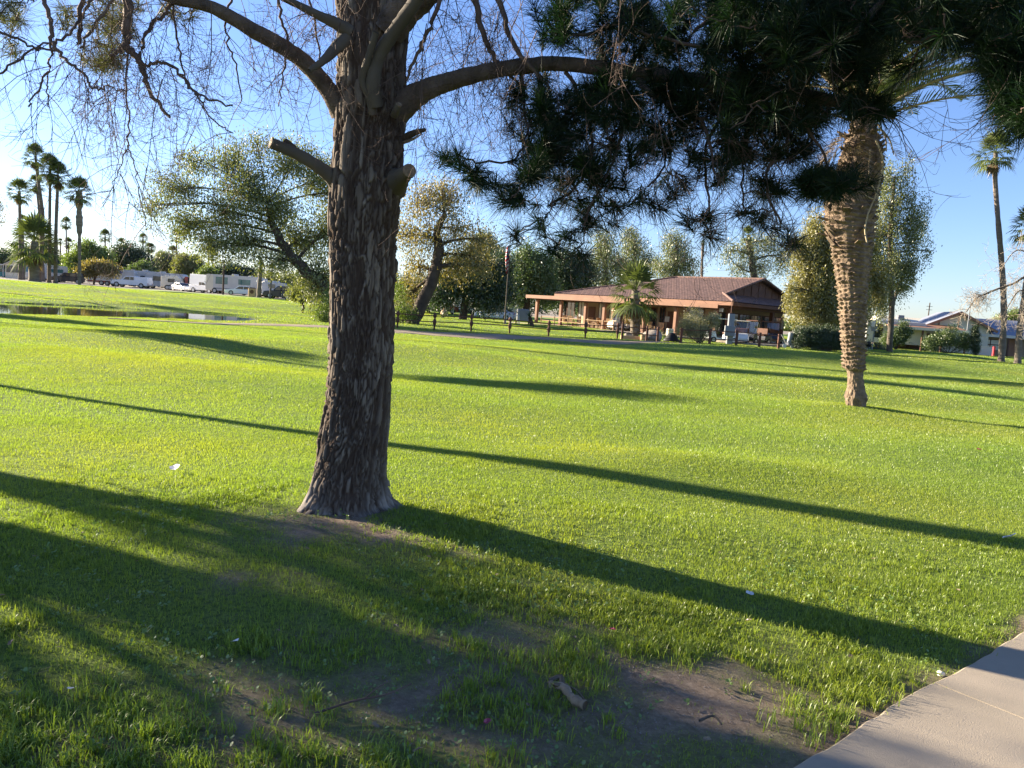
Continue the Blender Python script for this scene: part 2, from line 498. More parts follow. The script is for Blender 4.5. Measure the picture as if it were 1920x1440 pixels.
def seg_d(x, y, a, b):
    ax, ay = a; bx, by = b
    t = np.clip(((x - ax) * (bx - ax) + (y - ay) * (by - ay)) / ((bx - ax) ** 2 + (by - ay) ** 2), 0, 1)
    return np.hypot(x - ax - t * (bx - ax), y - ay - t * (by - ay))

# sidewalk edge line (ground points of the photograph's slab edge)
SWA = G(1490, 1440); SWB = G(1920, 1185)
swd = Vector((SWB.x - SWA.x, SWB.y - SWA.y, 0)).normalized()
swn = Vector((swd.y, -swd.x, 0))
def sw_side(x, y):        # > 0 on the slab
    return (x - SWA.x) * swn.x + (y - SWA.y) * swn.y

def soil(x, y):
    """1 = bare earth, 0 = dense lawn"""
    x = np.asarray(x, float); y = np.asarray(y, float)
    n1 = fbm(x, y, 1.9, 3); n2 = fbm(x, y, 5.5, 9)
    s = 0.46 * gs(x, y, 0.55, 2.95, 1.05, 0.55) + 0.75 * gs(x, y, 0.95, 3.15, 0.5, 0.32)
    s = s + 0.50 * gs(x, y, -0.75, 2.45, 1.0, 0.35) + 0.5 * gs(x, y, -0.6, 3.0, 0.6, 0.3) + 0.55 * gs(x, y, -1.3, 4.05, .28, .16)
    s = s + 0.34 * gs(x, y, 0.3, 3.7, 1.3, 0.7)
    s = s + 0.9 * gs(x, y, TREE[0] + .05, TREE[1] - .45, .62, .42) + .4 * gs(x, y, TREE[0] + .6, TREE[1] - .6, .7, .35)
    s = s + 0.7 * np.exp(-((sw_side(x, y) + 0.02) / 0.09) ** 2)
    s = s * (0.15 + 1.35 * n1) + 0.9 * (n2 - 0.5) * S(s * 3)
    s = np.where((sw_side(x, y) > 0.06) & (sw_side(x, y) < 1.9), 1.0, s)
    return np.clip(s, 0, 1)

ys = [-8.0]
while ys[-1] < 4200:
    y = ys[-1]
    st = 0.075 if -1 < y < 9 else (0.35 if y < 0 else max(0.075, 0.011 * y))
    if y > 120: st = 0.05 * y
    ys.append(y + st)
ys = np.array(ys)
ncol = 420
ss = np.linspace(-1, 1, ncol); ss = 0.55 * ss + 0.45 * ss ** 3
YY, SS = np.meshgrid(ys, ss, indexing='ij')
XX = SS * (9 + 2.2 * np.abs(YY))
ZZ = H(XX, YY)
so_v = soil(XX, YY) * (YY < 9)
far_v = S((YY - 60) / 50)
grav_v = S((YY - 104 - 6 * np.sin(XX * .1)) / 6)
idx = np.arange(len(ys) * ncol).reshape(len(ys), ncol)
FF = np.stack([idx[:-1, :-1], idx[:-1, 1:], idx[1:, 1:], idx[1:, :-1]], -1).reshape(-1, 4)
micro = (fbm(XX, YY, 7.0, 5) - 0.5) * 0.03 * (YY < 10) * (YY > -1)
gm = np_mesh('ground', np.stack([XX, YY, ZZ + micro * so_v], -1), FF, M['ground'], True, {'soil': so_v.ravel(), 'far': far_v.ravel(), 'gravel': grav_v.ravel()})
tag(link('ground', gm), kind='structure')

# pond water
wb = MB()
for i in range(64):
    pass
ring = []
for i in range(72):
    t = 2 * PI * i / 72
    ca, sa = math.cos(t), math.sin(t)
    a = 19.6 * math.copysign(abs(ca) ** .8, ca); b = 8.2 * math.copysign(abs(sa) ** .8, sa)
    ring.append((PC[0] + PA[0] * a + PN[0] * b, PC[1] + PA[1] * a + PN[1] * b, WATER))
wb.add(ring, [tuple(range(72))])
tag(wb.build('pond_water', M['water']), kind='structure')

# dirt path running across the lawn in front of the fence, narrow end by the pond
def ribbon(name, pts, widths, mat, lift=0.035, sub=10, seed=1):
    V = []; Fc = []
    P = []
    Wd = []
    for i in range(len(pts) - 1):
        for k in range(sub):
            t = k / sub
            P.append(np.array(pts[i][:2]) * (1 - t) + np.array(pts[i + 1][:2]) * t); Wd.append(widths[i] * (1 - t) + widths[i + 1] * t)
    P.append(np.array(pts[-1][:2])); Wd.append(widths[-1])
    P = np.array(P)
    k = np.ones(5) / 5
    for _ in range(2):
        Q = P.copy()
        for i in range(2, len(P) - 2): Q[i] = P[i - 2:i + 3].mean(0)
        P = Q
    nc = 9
    for i, p in enumerate(P):
        t = P[min(i + 1, len(P) - 1)] - P[max(i - 1, 0)]; t /= np.linalg.norm(t)
        nn = np.array([t[1], -t[0]])
        for j in range(nc):
            s_ = -1 + 2 * j / (nc - 1)
            w = Wd[i] / 2 * (1 + 0.25 * (float(vnoise(i * .3, j // 5, 1.0, seed)) - .5))
            q = p + nn * s_ * w
            V.append((q[0], q[1], float(H(q[0], q[1])) + lift - (0.06 if j in (0, nc - 1) else 0)))
    for i in range(len(P) - 1):
        for j in range(nc - 1):
            Fc.append((i * nc + j, i * nc + j + 1, (i + 1) * nc + j + 1, (i + 1) * nc + j))
    return link(name, np_mesh(name, V, Fc, mat, True))
pp = [(-60, 26), G(400, 608), G(500, 609), G(620, 613), G(735, 621), G(900, 631), G(1050, 637), G(1170, 642), G(1300, 645)]
pp[0] = (pp[1].x - 4, pp[1].y - 1.5)
tag(ribbon('dirt_path', [tuple(p[:2]) for p in pp], [0.3, 1.0, 2.0, 2.6, 4.2, 4.2, 3.6, 2.8, 2.4], M['dirtpath']), kind='structure')
print('PATH', [tuple(round(c, 1) for c in p[:2]) for p in pp])

# concrete sidewalk slab at the lower right, with a joint
sb = MB()
def slab(t0, t1, w0, w1):
    n_ = 60; vs_ = []; fs = []
    for i in range(n_ + 1):
        t = t0 + (t1 - t0) * i / n_
        e = 0.05 * (float(vnoise(t * 2.1, 0.5, 1, 4)) - .5) + .02 * (float(vnoise(t * 9, 0.5, 1, 5)) - .5)
        for w, dz in ((w0 + e, -0.08), (w0 + e, 0.012), (w0 + e + .012, 0.022), (w0 + .5, 0.03), (w1 - .02, 0.03), (w1, -.08)):
            q = Vector((SWA.x, SWA.y, 0)) + swd * t + swn * w
            vs_.append((q.x, q.y, float(H(q.x, q.y)) + dz))
    for i in range(n_):
        for j in range(5): fs.append((i * 6 + j, i * 6 + j + 1, (i + 1) * 6 + j + 1, (i + 1) * 6 + j))
    fs += [(5, 4, 3, 2, 1, 0), tuple(range(n_ * 6, n_ * 6 + 6))]
    sb.add(vs_, fs)
slab(-4.5, -0.60, 0.0, 1.8); slab(-.59, 1.21, 0.0, 1.8); slab(1.22, 3.0, 0.0, 1.8); slab(3.01, 4.8, 0, 1.8); slab(4.81, 9, 0, 1.8)
tag(sb.build('sidewalk', M['concrete']), kind='structure')

# ------------------------------------------------------------------ grass (real blades, shorter of count and wider with distance)
PATHP = [np.array(p[:2]) for p in pp]
def path_mask(x, y):
    d = np.full(x.shape, 99.0)
    wd = [0.3, 1.0, 2.0, 2.6, 4.2, 4.2, 3.6, 2.8, 2.4]
    for i in range(len(PATHP) - 1):
        d = np.minimum(d, seg_d(x, y, PATHP[i], PATHP[i + 1]) - (wd[i] + wd[i + 1]) / 4)
    return d > 0

def blades(y0, y1, dens, w, h, seg2=True, margin=1.0, seed=1):
    g = np.random.default_rng(seed)
    # sample in a trapezoid a little wider than the view
    k0 = 0.80
    area = k0 * (y1 ** 2 - y0 ** 2) + 2 * margin * (y1 - y0)
    n = int(area * dens)
    y = np.sqrt(g.uniform(y0 ** 2, y1 ** 2, n)); x = g.uniform(-1, 1, n) * (k0 * y + margin)
    so_ = np.where(y < 9, soil(x, y), 0)
    keep = g.random(n) > so_ * .98 - .03
    keep &= (g.random(n) > 0.35 * S((5.0 - y) / 2.5) * (fbm(x, y, 3.3, 21) < .5))
    keep &= pond(x, y) > 1.0
    keep &= (sw_side(x, y) < -0.03 + 0.22 * g.random(n) * fbm(x, y, 4.0, 91) ** 1.5) | (y > 9)
    if y1 > 30: keep &= path_mask(x, y)
    keep &= np.hypot(x - TREE[0], y - TREE[1]) > 0.3
    x = x[keep]; y = y[keep]; n = len(x)
    z = H(x, y) - 0.004
    clump = fbm(x, y, 2.3, 12)
    near = S((6.0 - y) / 4)
    hh = h * (0.55 + 0.9 * clump) * g.uniform(0.6, 1.25, n) * (1 + 0.55 * near * (fbm(x, y, 1.2, 31) - .35))
    hh = hh * (1 - 0.45 * np.where(y < 9, soil(x, y), 0))
    a = g.uniform(0, 2 * PI, n)
    lean = g.normal(0, 0.32 + .25 * S((6 - y) / 3), n) + 0.1; la = g.uniform(0, 2 * PI, n) 
    dx, dy = np.cos(a), np.sin(a)
    ww = w * g.uniform(.6, 1.25, n) / 2
    lx, ly = np.cos(la) * lean, np.sin(la) * lean
    B0 = np.stack([x - dx * ww, y - dy * ww, z], -1); B1 = np.stack([x + dx * ww, y + dy * ww, z], -1)
    if seg2:
        mx_ = x + lx * hh * .4; my_ = y + ly * hh * .4; mz = z + hh * .62
        M0 = np.stack([mx_ - dx * ww * .8, my_ - dy * ww * .8, mz], -1); M1 = np.stack([mx_ + dx * ww * .8, my_ + dy * ww * .8, mz], -1)
        T0 = np.stack([x + lx * hh * 1.25 - dx * ww * .12, y + ly * hh * 1.25 - dy * ww * .12, z + hh * (1 - .25 * np.abs(lean))], -1)
        T1 = T0 + np.stack([dx * ww * .24, dy * ww * .24, dx * 0], -1)
        V = np.stack([B0, B1, M1, M0, T1, T0], 1).reshape(-1, 3)
        b = np.arange(n)[:, None] * 6
        Fq = np.concatenate([b + np.array([0, 1, 2, 3]), b + np.array([3, 2, 4, 5])], 0)
    else:
        T0 = np.stack([x + lx * hh - dx * ww * .3, y + ly * hh - dy * ww * .3, z + hh], -1)
        T1 = np.stack([x + lx * hh + dx * ww * .3, y + ly * hh + dy * ww * .3, z + hh], -1)
        V = np.stack([B0, B1, T1, T0], 1).reshape(-1, 3)
        Fq = np.arange(n)[:, None] * 4 + np.array([0, 1, 2, 3])
    return V, Fq
def join(parts):
    Vs = []; Fs = []; b = 0
    for V, Fq in parts:
        Vs.append(V); Fs.append(Fq + b); b += len(V)
    return np.concatenate(Vs), np.concatenate(Fs)
GV, GF = join([blades(1.9, 5.0, 7600, 0.0030, 0.027, True, 0.6, 1), blades(5.0, 9.0, 5200, 0.0038, 0.024, True, 1, 2),
               blades(9, 18, 2000, 0.0068, 0.027, False, 2, 3), blades(18, 38, 620, 0.013, 0.027, False, 3, 4),
               blades(38, 95, 80, 0.045, 0.032, False, 5, 5)])

def tufts(n, seed):   # long ragged bunches
    g = np.random.default_rng(seed); V = []; Fq = []; k = 0
    while k < n:
        y = math.sqrt(g.uniform(1.9 ** 2, 6.2 ** 2)); x = g.uniform(-1, 1) * (.72 * y + .3)
        if sw_side(x, y) > -.04 or math.hypot(x - TREE[0], y - TREE[1]) < .38 or float(fbm(x, y, 1.3, 77)) < .42 + .3 * g.random(): continue
        if y > 4.2 and math.hypot(x - TREE[0], y - TREE[1]) > 1.1 and g.random() < .8: continue
        k += 1; z = float(H(x, y)); nb = int(g.integers(7, 20)); sp = g.uniform(.01, .035); L0 = g.uniform(.035, .085) * (1 if y < 3.6 else .65)
        for j in range(nb):
            a = g.uniform(0, 2 * PI); L = L0 * g.uniform(.5, 1.2); b0 = np.array([x + g.normal(0, sp), y + g.normal(0, sp), z - .004]); w = g.uniform(.0012, .0024)
            d = np.array([math.cos(a), math.sin(a), 0.0]); sd = np.array([-d[1], d[0], 0]) * w; c = g.uniform(.15, .75); b = len(V)
            p1 = b0 + (d * .25 * c + [0, 0, .5]) * L; p2 = b0 + (d * .62 * c + [0, 0, .80 - .15 * c]) * L; p3 = b0 + (d * 1.15 * c + [0, 0, .98 - .55 * c]) * L
            V += [b0 - sd, b0 + sd, p1 + sd, p1 - sd, p2 + sd * .8, p2 - sd * .8, p3 + sd * .15, p3 - sd * .15]
            Fq += [(b, b + 1, b + 2, b + 3), (b + 3, b + 2, b + 4, b + 5), (b + 5, b + 4, b + 6, b + 7)]
    return np.array(V), np.array(Fq)
GV, GF = join([(GV, GF), tufts(4200, 8)])
print('GRASS', len(GF))
tag(link('lawn_grass', np_mesh('lawn_grass', GV, GF, M['grass'])), 'short bright green mown grass covering the whole fairway', 'grass', kind='stuff')
# ------------------------------------------------------------------ the big pine in the foreground
TD = TREE[1]
def tri_tubes(paths, n=4):
    """paths: list of (points Kx3, radii K) -> arrays"""
    Vs = []; Fs = []; base = 0
    for P, r in paths:
        P = np.asarray(P, float); k = len(P)
        T = np.gradient(P, axis=0); T /= (np.linalg.norm(T, axis=1, keepdims=True) + 1e-9)
        a = np.cross(T, [0.13, 0.21, 0.97]); la = np.linalg.norm(a, axis=1, keepdims=True)
        a = np.where(la < 1e-3, np.array([[1.0, 0, 0]]), a / (la + 1e-9)); b = np.cross(T, a)
        w = np.arange(n) * 2 * PI / n
        V = P[:, None, :] + (a[:, None, :] * np.cos(w)[None, :, None] + b[:, None, :] * np.sin(w)[None, :, None]) * np.asarray(r)[:, None, None]
        Vs.append(V.reshape(-1, 3))
        i = np.arange(k - 1)[:, None] * n; j = np.arange(n)[None, :]; j2 = (j + 1) % n
        Fs.append(np.stack([i + j, i + j2, i + n + j2, i + n + j], -1).reshape(-1, 4) + base)
        base += k * n
    return np.concatenate(Vs), np.concatenate(Fs)

def smooth_path(pts, sub=5):
    P = np.array([list(p) for p in pts], float)
    out = []
    n = len(P)
    for i in range(n - 1):
        p0 = P[max(i - 1, 0)]; p1 = P[i]; p2 = P[i + 1]; p3 = P[min(i + 2, n - 1)]
        for k in range(sub):
            t = k / sub
            out.append(0.5 * ((2 * p1) + (-p0 + p2) * t + (2 * p0 - 5 * p1 + 4 * p2 - p3) * t * t + (-p0 + 3 * p1 - 3 * p2 + p3) * t ** 3))
    out.append(P[-1])
    return np.array(out)

pine = empty('pine_tree', (TREE[0], TREE[1], float(H(*TREE))), 'tall pine with thick furrowed dark trunk and dead drooping twigs, in front on the lawn', 'tree')
PL = np.array(pine.location)

# trunk silhouette read off the photograph: (row, left, right)
TR = [(985, 545, 775), (960, 560, 752), (940, 571, 728), (915, 580, 721), (880, 588, 719), (850, 592, 722), (800, 603, 727), (750, 611, 731), (700, 616, 734),
      (650, 618, 737), (600, 619, 739), (550, 618, 741), (500, 617, 742), (450, 616, 743), (400, 615, 747), (350, 616, 751), (300, 621, 756),
      (250, 625, 757), (200, 626, 763), (150, 630, 760), (100, 631, 760), (50, 630, 766), (0, 626, 772), (-60, 632, 770), (-160, 640, 765), (-400, 655, 750), (-800, 680, 735)]
cz = []; 
for (py, l, r) in TR:
    c = W((l + r) / 2, py, TD); wl = W(l, py, TD); wr = W(r, py, TD)
    cz.append((c.z, c.x, (wr.x - wl.x) / 2))
cz.sort()
zz = np.array([c[0] for c in cz]); zc = np.array([c[1] for c in cz]); zr = np.array([c[2] for c in cz])
z0 = float(H(*TREE)) - 0.08
NT, dz = 260, 0.008
zv = np.arange(z0, 4.3, dz); zv = np.concatenate([zv, np.linspace(4.35, zz[-1], 60)])
th = np.arange(NT) * 2 * PI / NT
TH, ZV = np.meshgrid(th, zv)
Rr = np.interp(ZV, zz, zr); Cx = np.interp(ZV, zz, zc)
# root flare lobes
base = np.exp(-np.clip(ZV - z0, 0, 9) / 0.17)
Rr = Rr * (1 + 0.02 * np.sin(3 * TH + ZV) + base * (0.0 + 0.22 * np.sin(5 * TH + .6) + 0.15 * np.sin(3 * TH + 2.0) + 0.06 * np.sin(9 * TH)))
# bark plates: cells on the unrolled cylinder, tall and narrow
g = np.random.default_rng(3)
ncell = 2300
ct = g.uniform(0, 2 * PI, ncell * 4); chh = g.uniform(z0 - .3, 4.6, ncell * 4)
kp_ = g.random(ncell * 4) < np.clip((fbm(ct * 1.6, chh * 1.1, 1.0, 61) - .30) * 2.2, .06, 1)
ct, chh = ct[kp_][:ncell], chh[kp_][:ncell]; g.shuffle(ct[:0]); ncell = len(ct)
KX = 0.30
def emb(t, z, warp=0.0):
    return np.stack([KX * np.cos(t), KX * np.sin(t), z * 0.25], -1)
kd = KDTree(ncell)
CE = emb(ct, chh)
for i, p in enumerate(CE): kd.insert(p, i)
kd.balance()
TW = TH + 0.16 * (fbm(TH * 6, ZV * 4.5, 1.0, 2) - .5) * 2 + 0.05 * (fbm(TH * 16, ZV * 14, 1.0, 12) - .5) * 2
P3 = emb(TW, ZV + 0.30 * (fbm(TH * 8, ZV * 6, 1.0, 8) - .5)).reshape(-1, 3)
f1 = np.zeros(len(P3)); f2 = np.zeros(len(P3)); ci = np.zeros(len(P3), int)
for i, p in enumerate(P3):
    q = kd.find_n(p, 2)
    f1[i] = q[0][2]; f2[i] = q[1][2]; ci[i] = q[0][1]
edge = (f2 - f1).reshape(TH.shape); ci = ci.reshape(TH.shape)
plate = S(edge / (0.008 + 0.016 * fbm(TH * 3, ZV * 2, 1, 71)))
ct_tone = g.uniform(-0.22, 0.26, ncell); ct_h = g.uniform(-.25, 1, ncell)
amp = 0.016 * (1 - 0.35 * S((ZV - 3.4) / 1))
rough = fbm(TH * 14, ZV * 22, 1.0, 4) - .5
deep = S((fbm(TH * 7, ZV * 1.2, 1.0, 44) - .35) / .3)
disp = amp * (-1.15 * (1 - plate) + (0.45 * ct_h[ci] + 0.22 * rough) * plate * (0.5 + .5 * deep)) + 0.012 * (fbm(TH * 2.2, ZV * 2, 1.0, 6) - .5)
gv_ = np.abs(fbm(TH * 5.2 + .6 * np.sin(ZV * 1.7), ZV * 0.9, 1.0, 51) - .5)
groove = 1 - S(gv_ / 0.035)
disp -= 0.010 * groove
plate = plate * (1 - .6 * groove)
# sparse protruding flakes
disp += 0.008 * (ct_h[ci] > .9) * plate
Rr = Rr + disp
VX = Cx + Rr * np.cos(TH); VY = TREE[1] + 0.05 * S((ZV - 1) / 3) + Rr * np.sin(TH) * 0.95
V = np.stack([VX, VY, ZV], -1).reshape(-1, 3) - PL
nr = len(zv); idx = np.arange(nr * NT).reshape(nr, NT)
nx = np.roll(idx, -1, 1)
FQ = np.stack([idx[:-1], nx[:-1], nx[1:], idx[1:]], -1).reshape(-1, 4)
worn = .85 * np.clip(np.exp(-np.clip(ZV - z0 - .10 - .08 * np.sin(2 * TH + 1), 0, 9) / 0.07) * 1.3, 0, 1) * (0.35 + .65 * plate) * S((fbm(TH * 5, ZV * 12, 1.0, 14) - .25) * 4)
# sawn-off knot areas and scraped patches keep their lighter wood
tr_me = np_mesh('trunk', V, FQ, M['pine_bark'], True, {'cell': (ct_tone[ci]).ravel(), 'crack': ((1 - plate) * .9).ravel(), 'worn': worn.ravel()})
link('trunk', tr_me, pine)

def pth(pts, d0=TD, dd=0.0):
    """pixel polyline (px, py, width_px[, depth]) -> points and radii"""
    P = []; Rd = []
    for i, q in enumerate(pts):
        d = q[3] if len(q) > 3 else d0 + dd * i / max(1, len(pts) - 1)
        P.append(W(q[0], q[1], d)); Rd.append(q[2] * d / F / 2)
    return P, Rd

def limb(pts, sub=6, n=14, rough_=0.10, flare=True):
    P, Rd = pth(pts)
    SP = smooth_path(P, sub)
    rr = np.interp(np.linspace(0, len(Rd) - 1, len(SP)), np.arange(len(Rd)), Rd)
    V, Fq = tri_tubes([(SP, rr)], n)
    k = len(SP)
    nz = g.normal(0, 1, len(V)) * 0.5
    ax = np.repeat(SP, n, 0); d = V - ax
    V = ax + d * (1 + rough_ * nz[:, None])
    return V, Fq, SP, rr

limbs = []      # (path, radii) of skeleton for hanging twigs
def add_limb(name, pts, mat='limb', label=None, cap=None, sub=6, n=14, rough_=.08):
    V, Fq, SP, rr = limb(pts, sub, n, rough_)
    o = link(name, np_mesh(name, V - PL, Fq, M[mat], True), pine)
    if cap:      # pale sawn face at the free end
        a = SP[-1]; t = SP[-1] - SP[-2]; t /= np.linalg.norm(t)
        mb = MB(); tv = Vector(t); q = tv.orthogonal().normalized(); q2 = tv.cross(q)
        c = Vector(a) + tv * 0.004
        rg = [c + (q * math.cos(w) + q2 * math.sin(w)) * rr[-1] * 1.0 for w in [2 * PI * i / 18 for i in range(18)]]
        rg2 = [p - tv * 0.012 for p in rg]
        mb.add(rg + rg2, [tuple(range(18))] + [(i, (i + 1) % 18, 18 + (i + 1) % 18, 18 + i) for i in range(18)])
        f = mb.build('sawn_face', M['cutwood'], None)
        f.parent = o
        f.location = (0, 0, 0); f.data.transform(Matrix.Translation(-Vector(PL)))
    if label: o['label'] = label
    limbs.append((SP, rr))
    return o
TF = TD - 0.22      # front of the trunk
add_limb('branch', [(640, 215, 40, TD), (618, 172, 33, TD - .05), (572, 118, 29, TD - .1), (520, 82, 28, TD - .15), (480, 60, 27, TD - .2), (400, 15, 22, TD - .3), (330, -2, 20, TD - .35), (230, -30, 17, TD - .4), (80, -60, 12, TD - .5)], n=18)
add_limb('branch', [(735, 210, 66, TD), (772, 184, 46, TD - .02), (800, 168, 38, TD - .05), (845, 152, 32, TD - .1), (920, 133, 28, TD - .2), (1000, 122, 26, TD - .3), (1060, 120, 25, TD - .35), (1200, 138, 25, TD - .5), (1310, 150, 25, TD - .6), (1430, 168, 23, TD - .7), (1530, 183, 22, TD - .8), (1600, 198, 19, TD - .85), (1650, 212, 15, TD - .88), (1678, 220, 8, TD - .9)], n=18)
add_limb('branch', [(728, 60, 60, TD - .1), (755, 20, 62, TD - .15), (790, -10, 58, TD - .2), (840, -60, 50, TD - .3), (1000, -220, 40, TD - .4), (1300, -420, 26, TD - .5)], n=18)
add_limb('branch', [(706, 200, 24, TF), (700, 160, 26, TF - .05), (708, 110, 26, TF - .08), (735, 65, 24, TF - .15), (770, 15, 24, TF - .25), (800, -30, 20, TF - .35)], mat='bark_grey')
add_limb('branch', [(700, 215, 15, TF + .02), (692, 180, 15, TF - .02), (680, 150, 14, TF - .05), (690, 110, 13, TF - .12), (705, 60, 12, TF - .2)], mat='bark_grey')
add_limb('branch', [(655, 60, 26, TD - .25), (632, 45, 22, TD - .3), (600, 30, 16, TD - .35), (560, 10, 13, TD - .4), (520, -10, 12, TD - .45)], mat='bark_grey')
add_limb('branch_stub', [(648, 72, 26, TD - .25), (630, 90, 22, TD - .32), (605, 115, 14, TD - .4), (580, 132, 8, TD - .45)], mat='bark_grey')
add_limb('branch_stub', [(632, 345, 30, TD - .05), (610, 322, 25, TD - .12), (580, 302, 23, TD - .2), (545, 283, 21, TD - .28), (508, 268, 20, TD - .35)], mat='bark_grey', cap=True, label='sawn grey branch stub sticking out to the left')
add_limb('branch_stub', [(560, 290, 13, TD - .24), (548, 276, 13, TD - .27), (534, 262, 8, TD - .3)], mat='bark_dark')
add_limb('branch_stub', [(735, 345, 60, TD), (752, 332, 32, TD - .16), (762, 324, 26, TD - .26), (768, 320, 25, TD - .31)], mat='bark_grey', cap=True, label='short sawn stub with a round pale cut face')
add_limb('branch_stub', [(752, 262, 16, TD), (775, 250, 12, TD - .08), (798, 243, 6, TD - .12)], mat='bark_dark', label='splintered broken stub on the right side')
add_limb('branch_stub', [(752, 268, 8, TD), (772, 262, 5, TD - .08), (790, 252, 2, TD - .12)], mat='cutwood', n=6)
add_limb('branch_stub', [(740, 215, 16, TF + .06), (744, 205, 13, TF), (748, 196, 11, TF - .03)], mat='bark_grey', cap=True)

# thinner crooked branches of the left side, read off the photograph
left = [
 [(238, -60, 19, 5.0), (241, 0, 18, 5.0), (238, 60, 16, 5.0), (243, 90, 13, 5.0), (262, 115, 12, 4.98), (268, 132, 11, 4.96), (278, 165, 8, 4.95), (300, 198, 6.5, 4.93), (318, 221, 5, 4.9)],
 [(238, 78, 11, 5.0), (224, 94, 9, 4.97), (208, 108, 3, 4.95)],
 [(268, 130, 6, 4.96), (285, 117, 6, 4.95), (308, 118, 6, 4.95), (335, 134, 5.5, 4.95), (352, 160, 5, 4.95), (372, 175, 4, 4.93), (400, 190, 4, 4.9), (436, 197, 3, 4.88)],
 [(366, 172, 3.5, 4.93), (380, 200, 3, 4.9), (408, 235, 2.5, 4.88), (437, 250, 2, 4.86)],
 [(152, -30, 10, 4.8), (150, 30, 9, 4.8), (144, 82, 7, 4.8)],
 [(60, -40, 8, 4.6), (86, 10, 8, 4.6), (98, 45, 8, 4.6), (97, 80, 8, 4.6), (118, 105, 6, 4.58), (145, 130, 5, 4.56), (168, 155, 4.5, 4.55), (185, 168, 4, 4.55), (205, 163, 2.5, 4.5), (238, 172, 2, 4.5)],
 [(97, 78, 5, 4.6), (92, 118, 4.5, 4.58), (88, 140, 4, 4.57), (70, 170, 3.5, 4.55), (53, 200, 3, 4.54)],
 [(90, 135, 3, 4.57), (88, 165, 2.5, 4.56), (90, 200, 2, 4.55)],
 [(100, 90, 5, 4.6), (122, 68, 5, 4.65), (145, 45, 5, 4.7), (165, 10, 5.5, 4.75), (190, -25, 6, 4.8)],
 [(325, -10, 8, 5.1), (312, 22, 7, 5.08), (284, 50, 7, 5.05), (268, 80, 6.5, 5.0), (263, 110, 6, 4.98)],
 [(325, -10, 4, 5.1), (329, 60, 4, 5.1), (340, 110, 3.5, 5.1), (350, 150, 3, 5.08), (372, 175, 2.5, 5.05)],
 [(0, 138, 4, 4.4), (30, 112, 4, 4.4), (60, 95, 3.5, 4.42), (95, 78, 3.5, 4.5)],
 [(0, 60, 5, 4.3), (40, 78, 4.5, 4.35), (70, 92, 4, 4.4), (105, 95, 4, 4.5)],
 [(240, 85, 4, 5.0), (238, 150, 3.5, 4.98), (241, 210, 3, 4.97), (239, 270, 3, 4.97), (228, 300, 2, 4.95), (210, 350, 1.5, 4.95), (192, 382, 1.2, 4.94)],
 [(239, 272, 2.4, 4.97), (252, 310, 2, 4.95), (260, 350, 1.8, 4.94), (275, 432, 1.2, 4.92)],
 [(228, -20, 6, 4.7), (200, 20, 5, 4.7), (170, 60, 5, 4.7), (150, 90, 4, 4.7)],
 [(520, -20, 6, 5.2), (524, 30, 5, 5.2), (540, 80, 4.5, 5.2), (530, 150, 3, 5.2), (522, 200, 2, 5.2)],
 [(440, -20, 5, 5.2), (425, 40, 4, 5.2), (430, 90, 3.5, 5.2), (445, 130, 3, 5.2), (452, 190, 2, 5.2)],
 [(570, -20, 5, 5.3), (590, 40, 4, 5.3), (598, 110, 3, 5.3)],
]
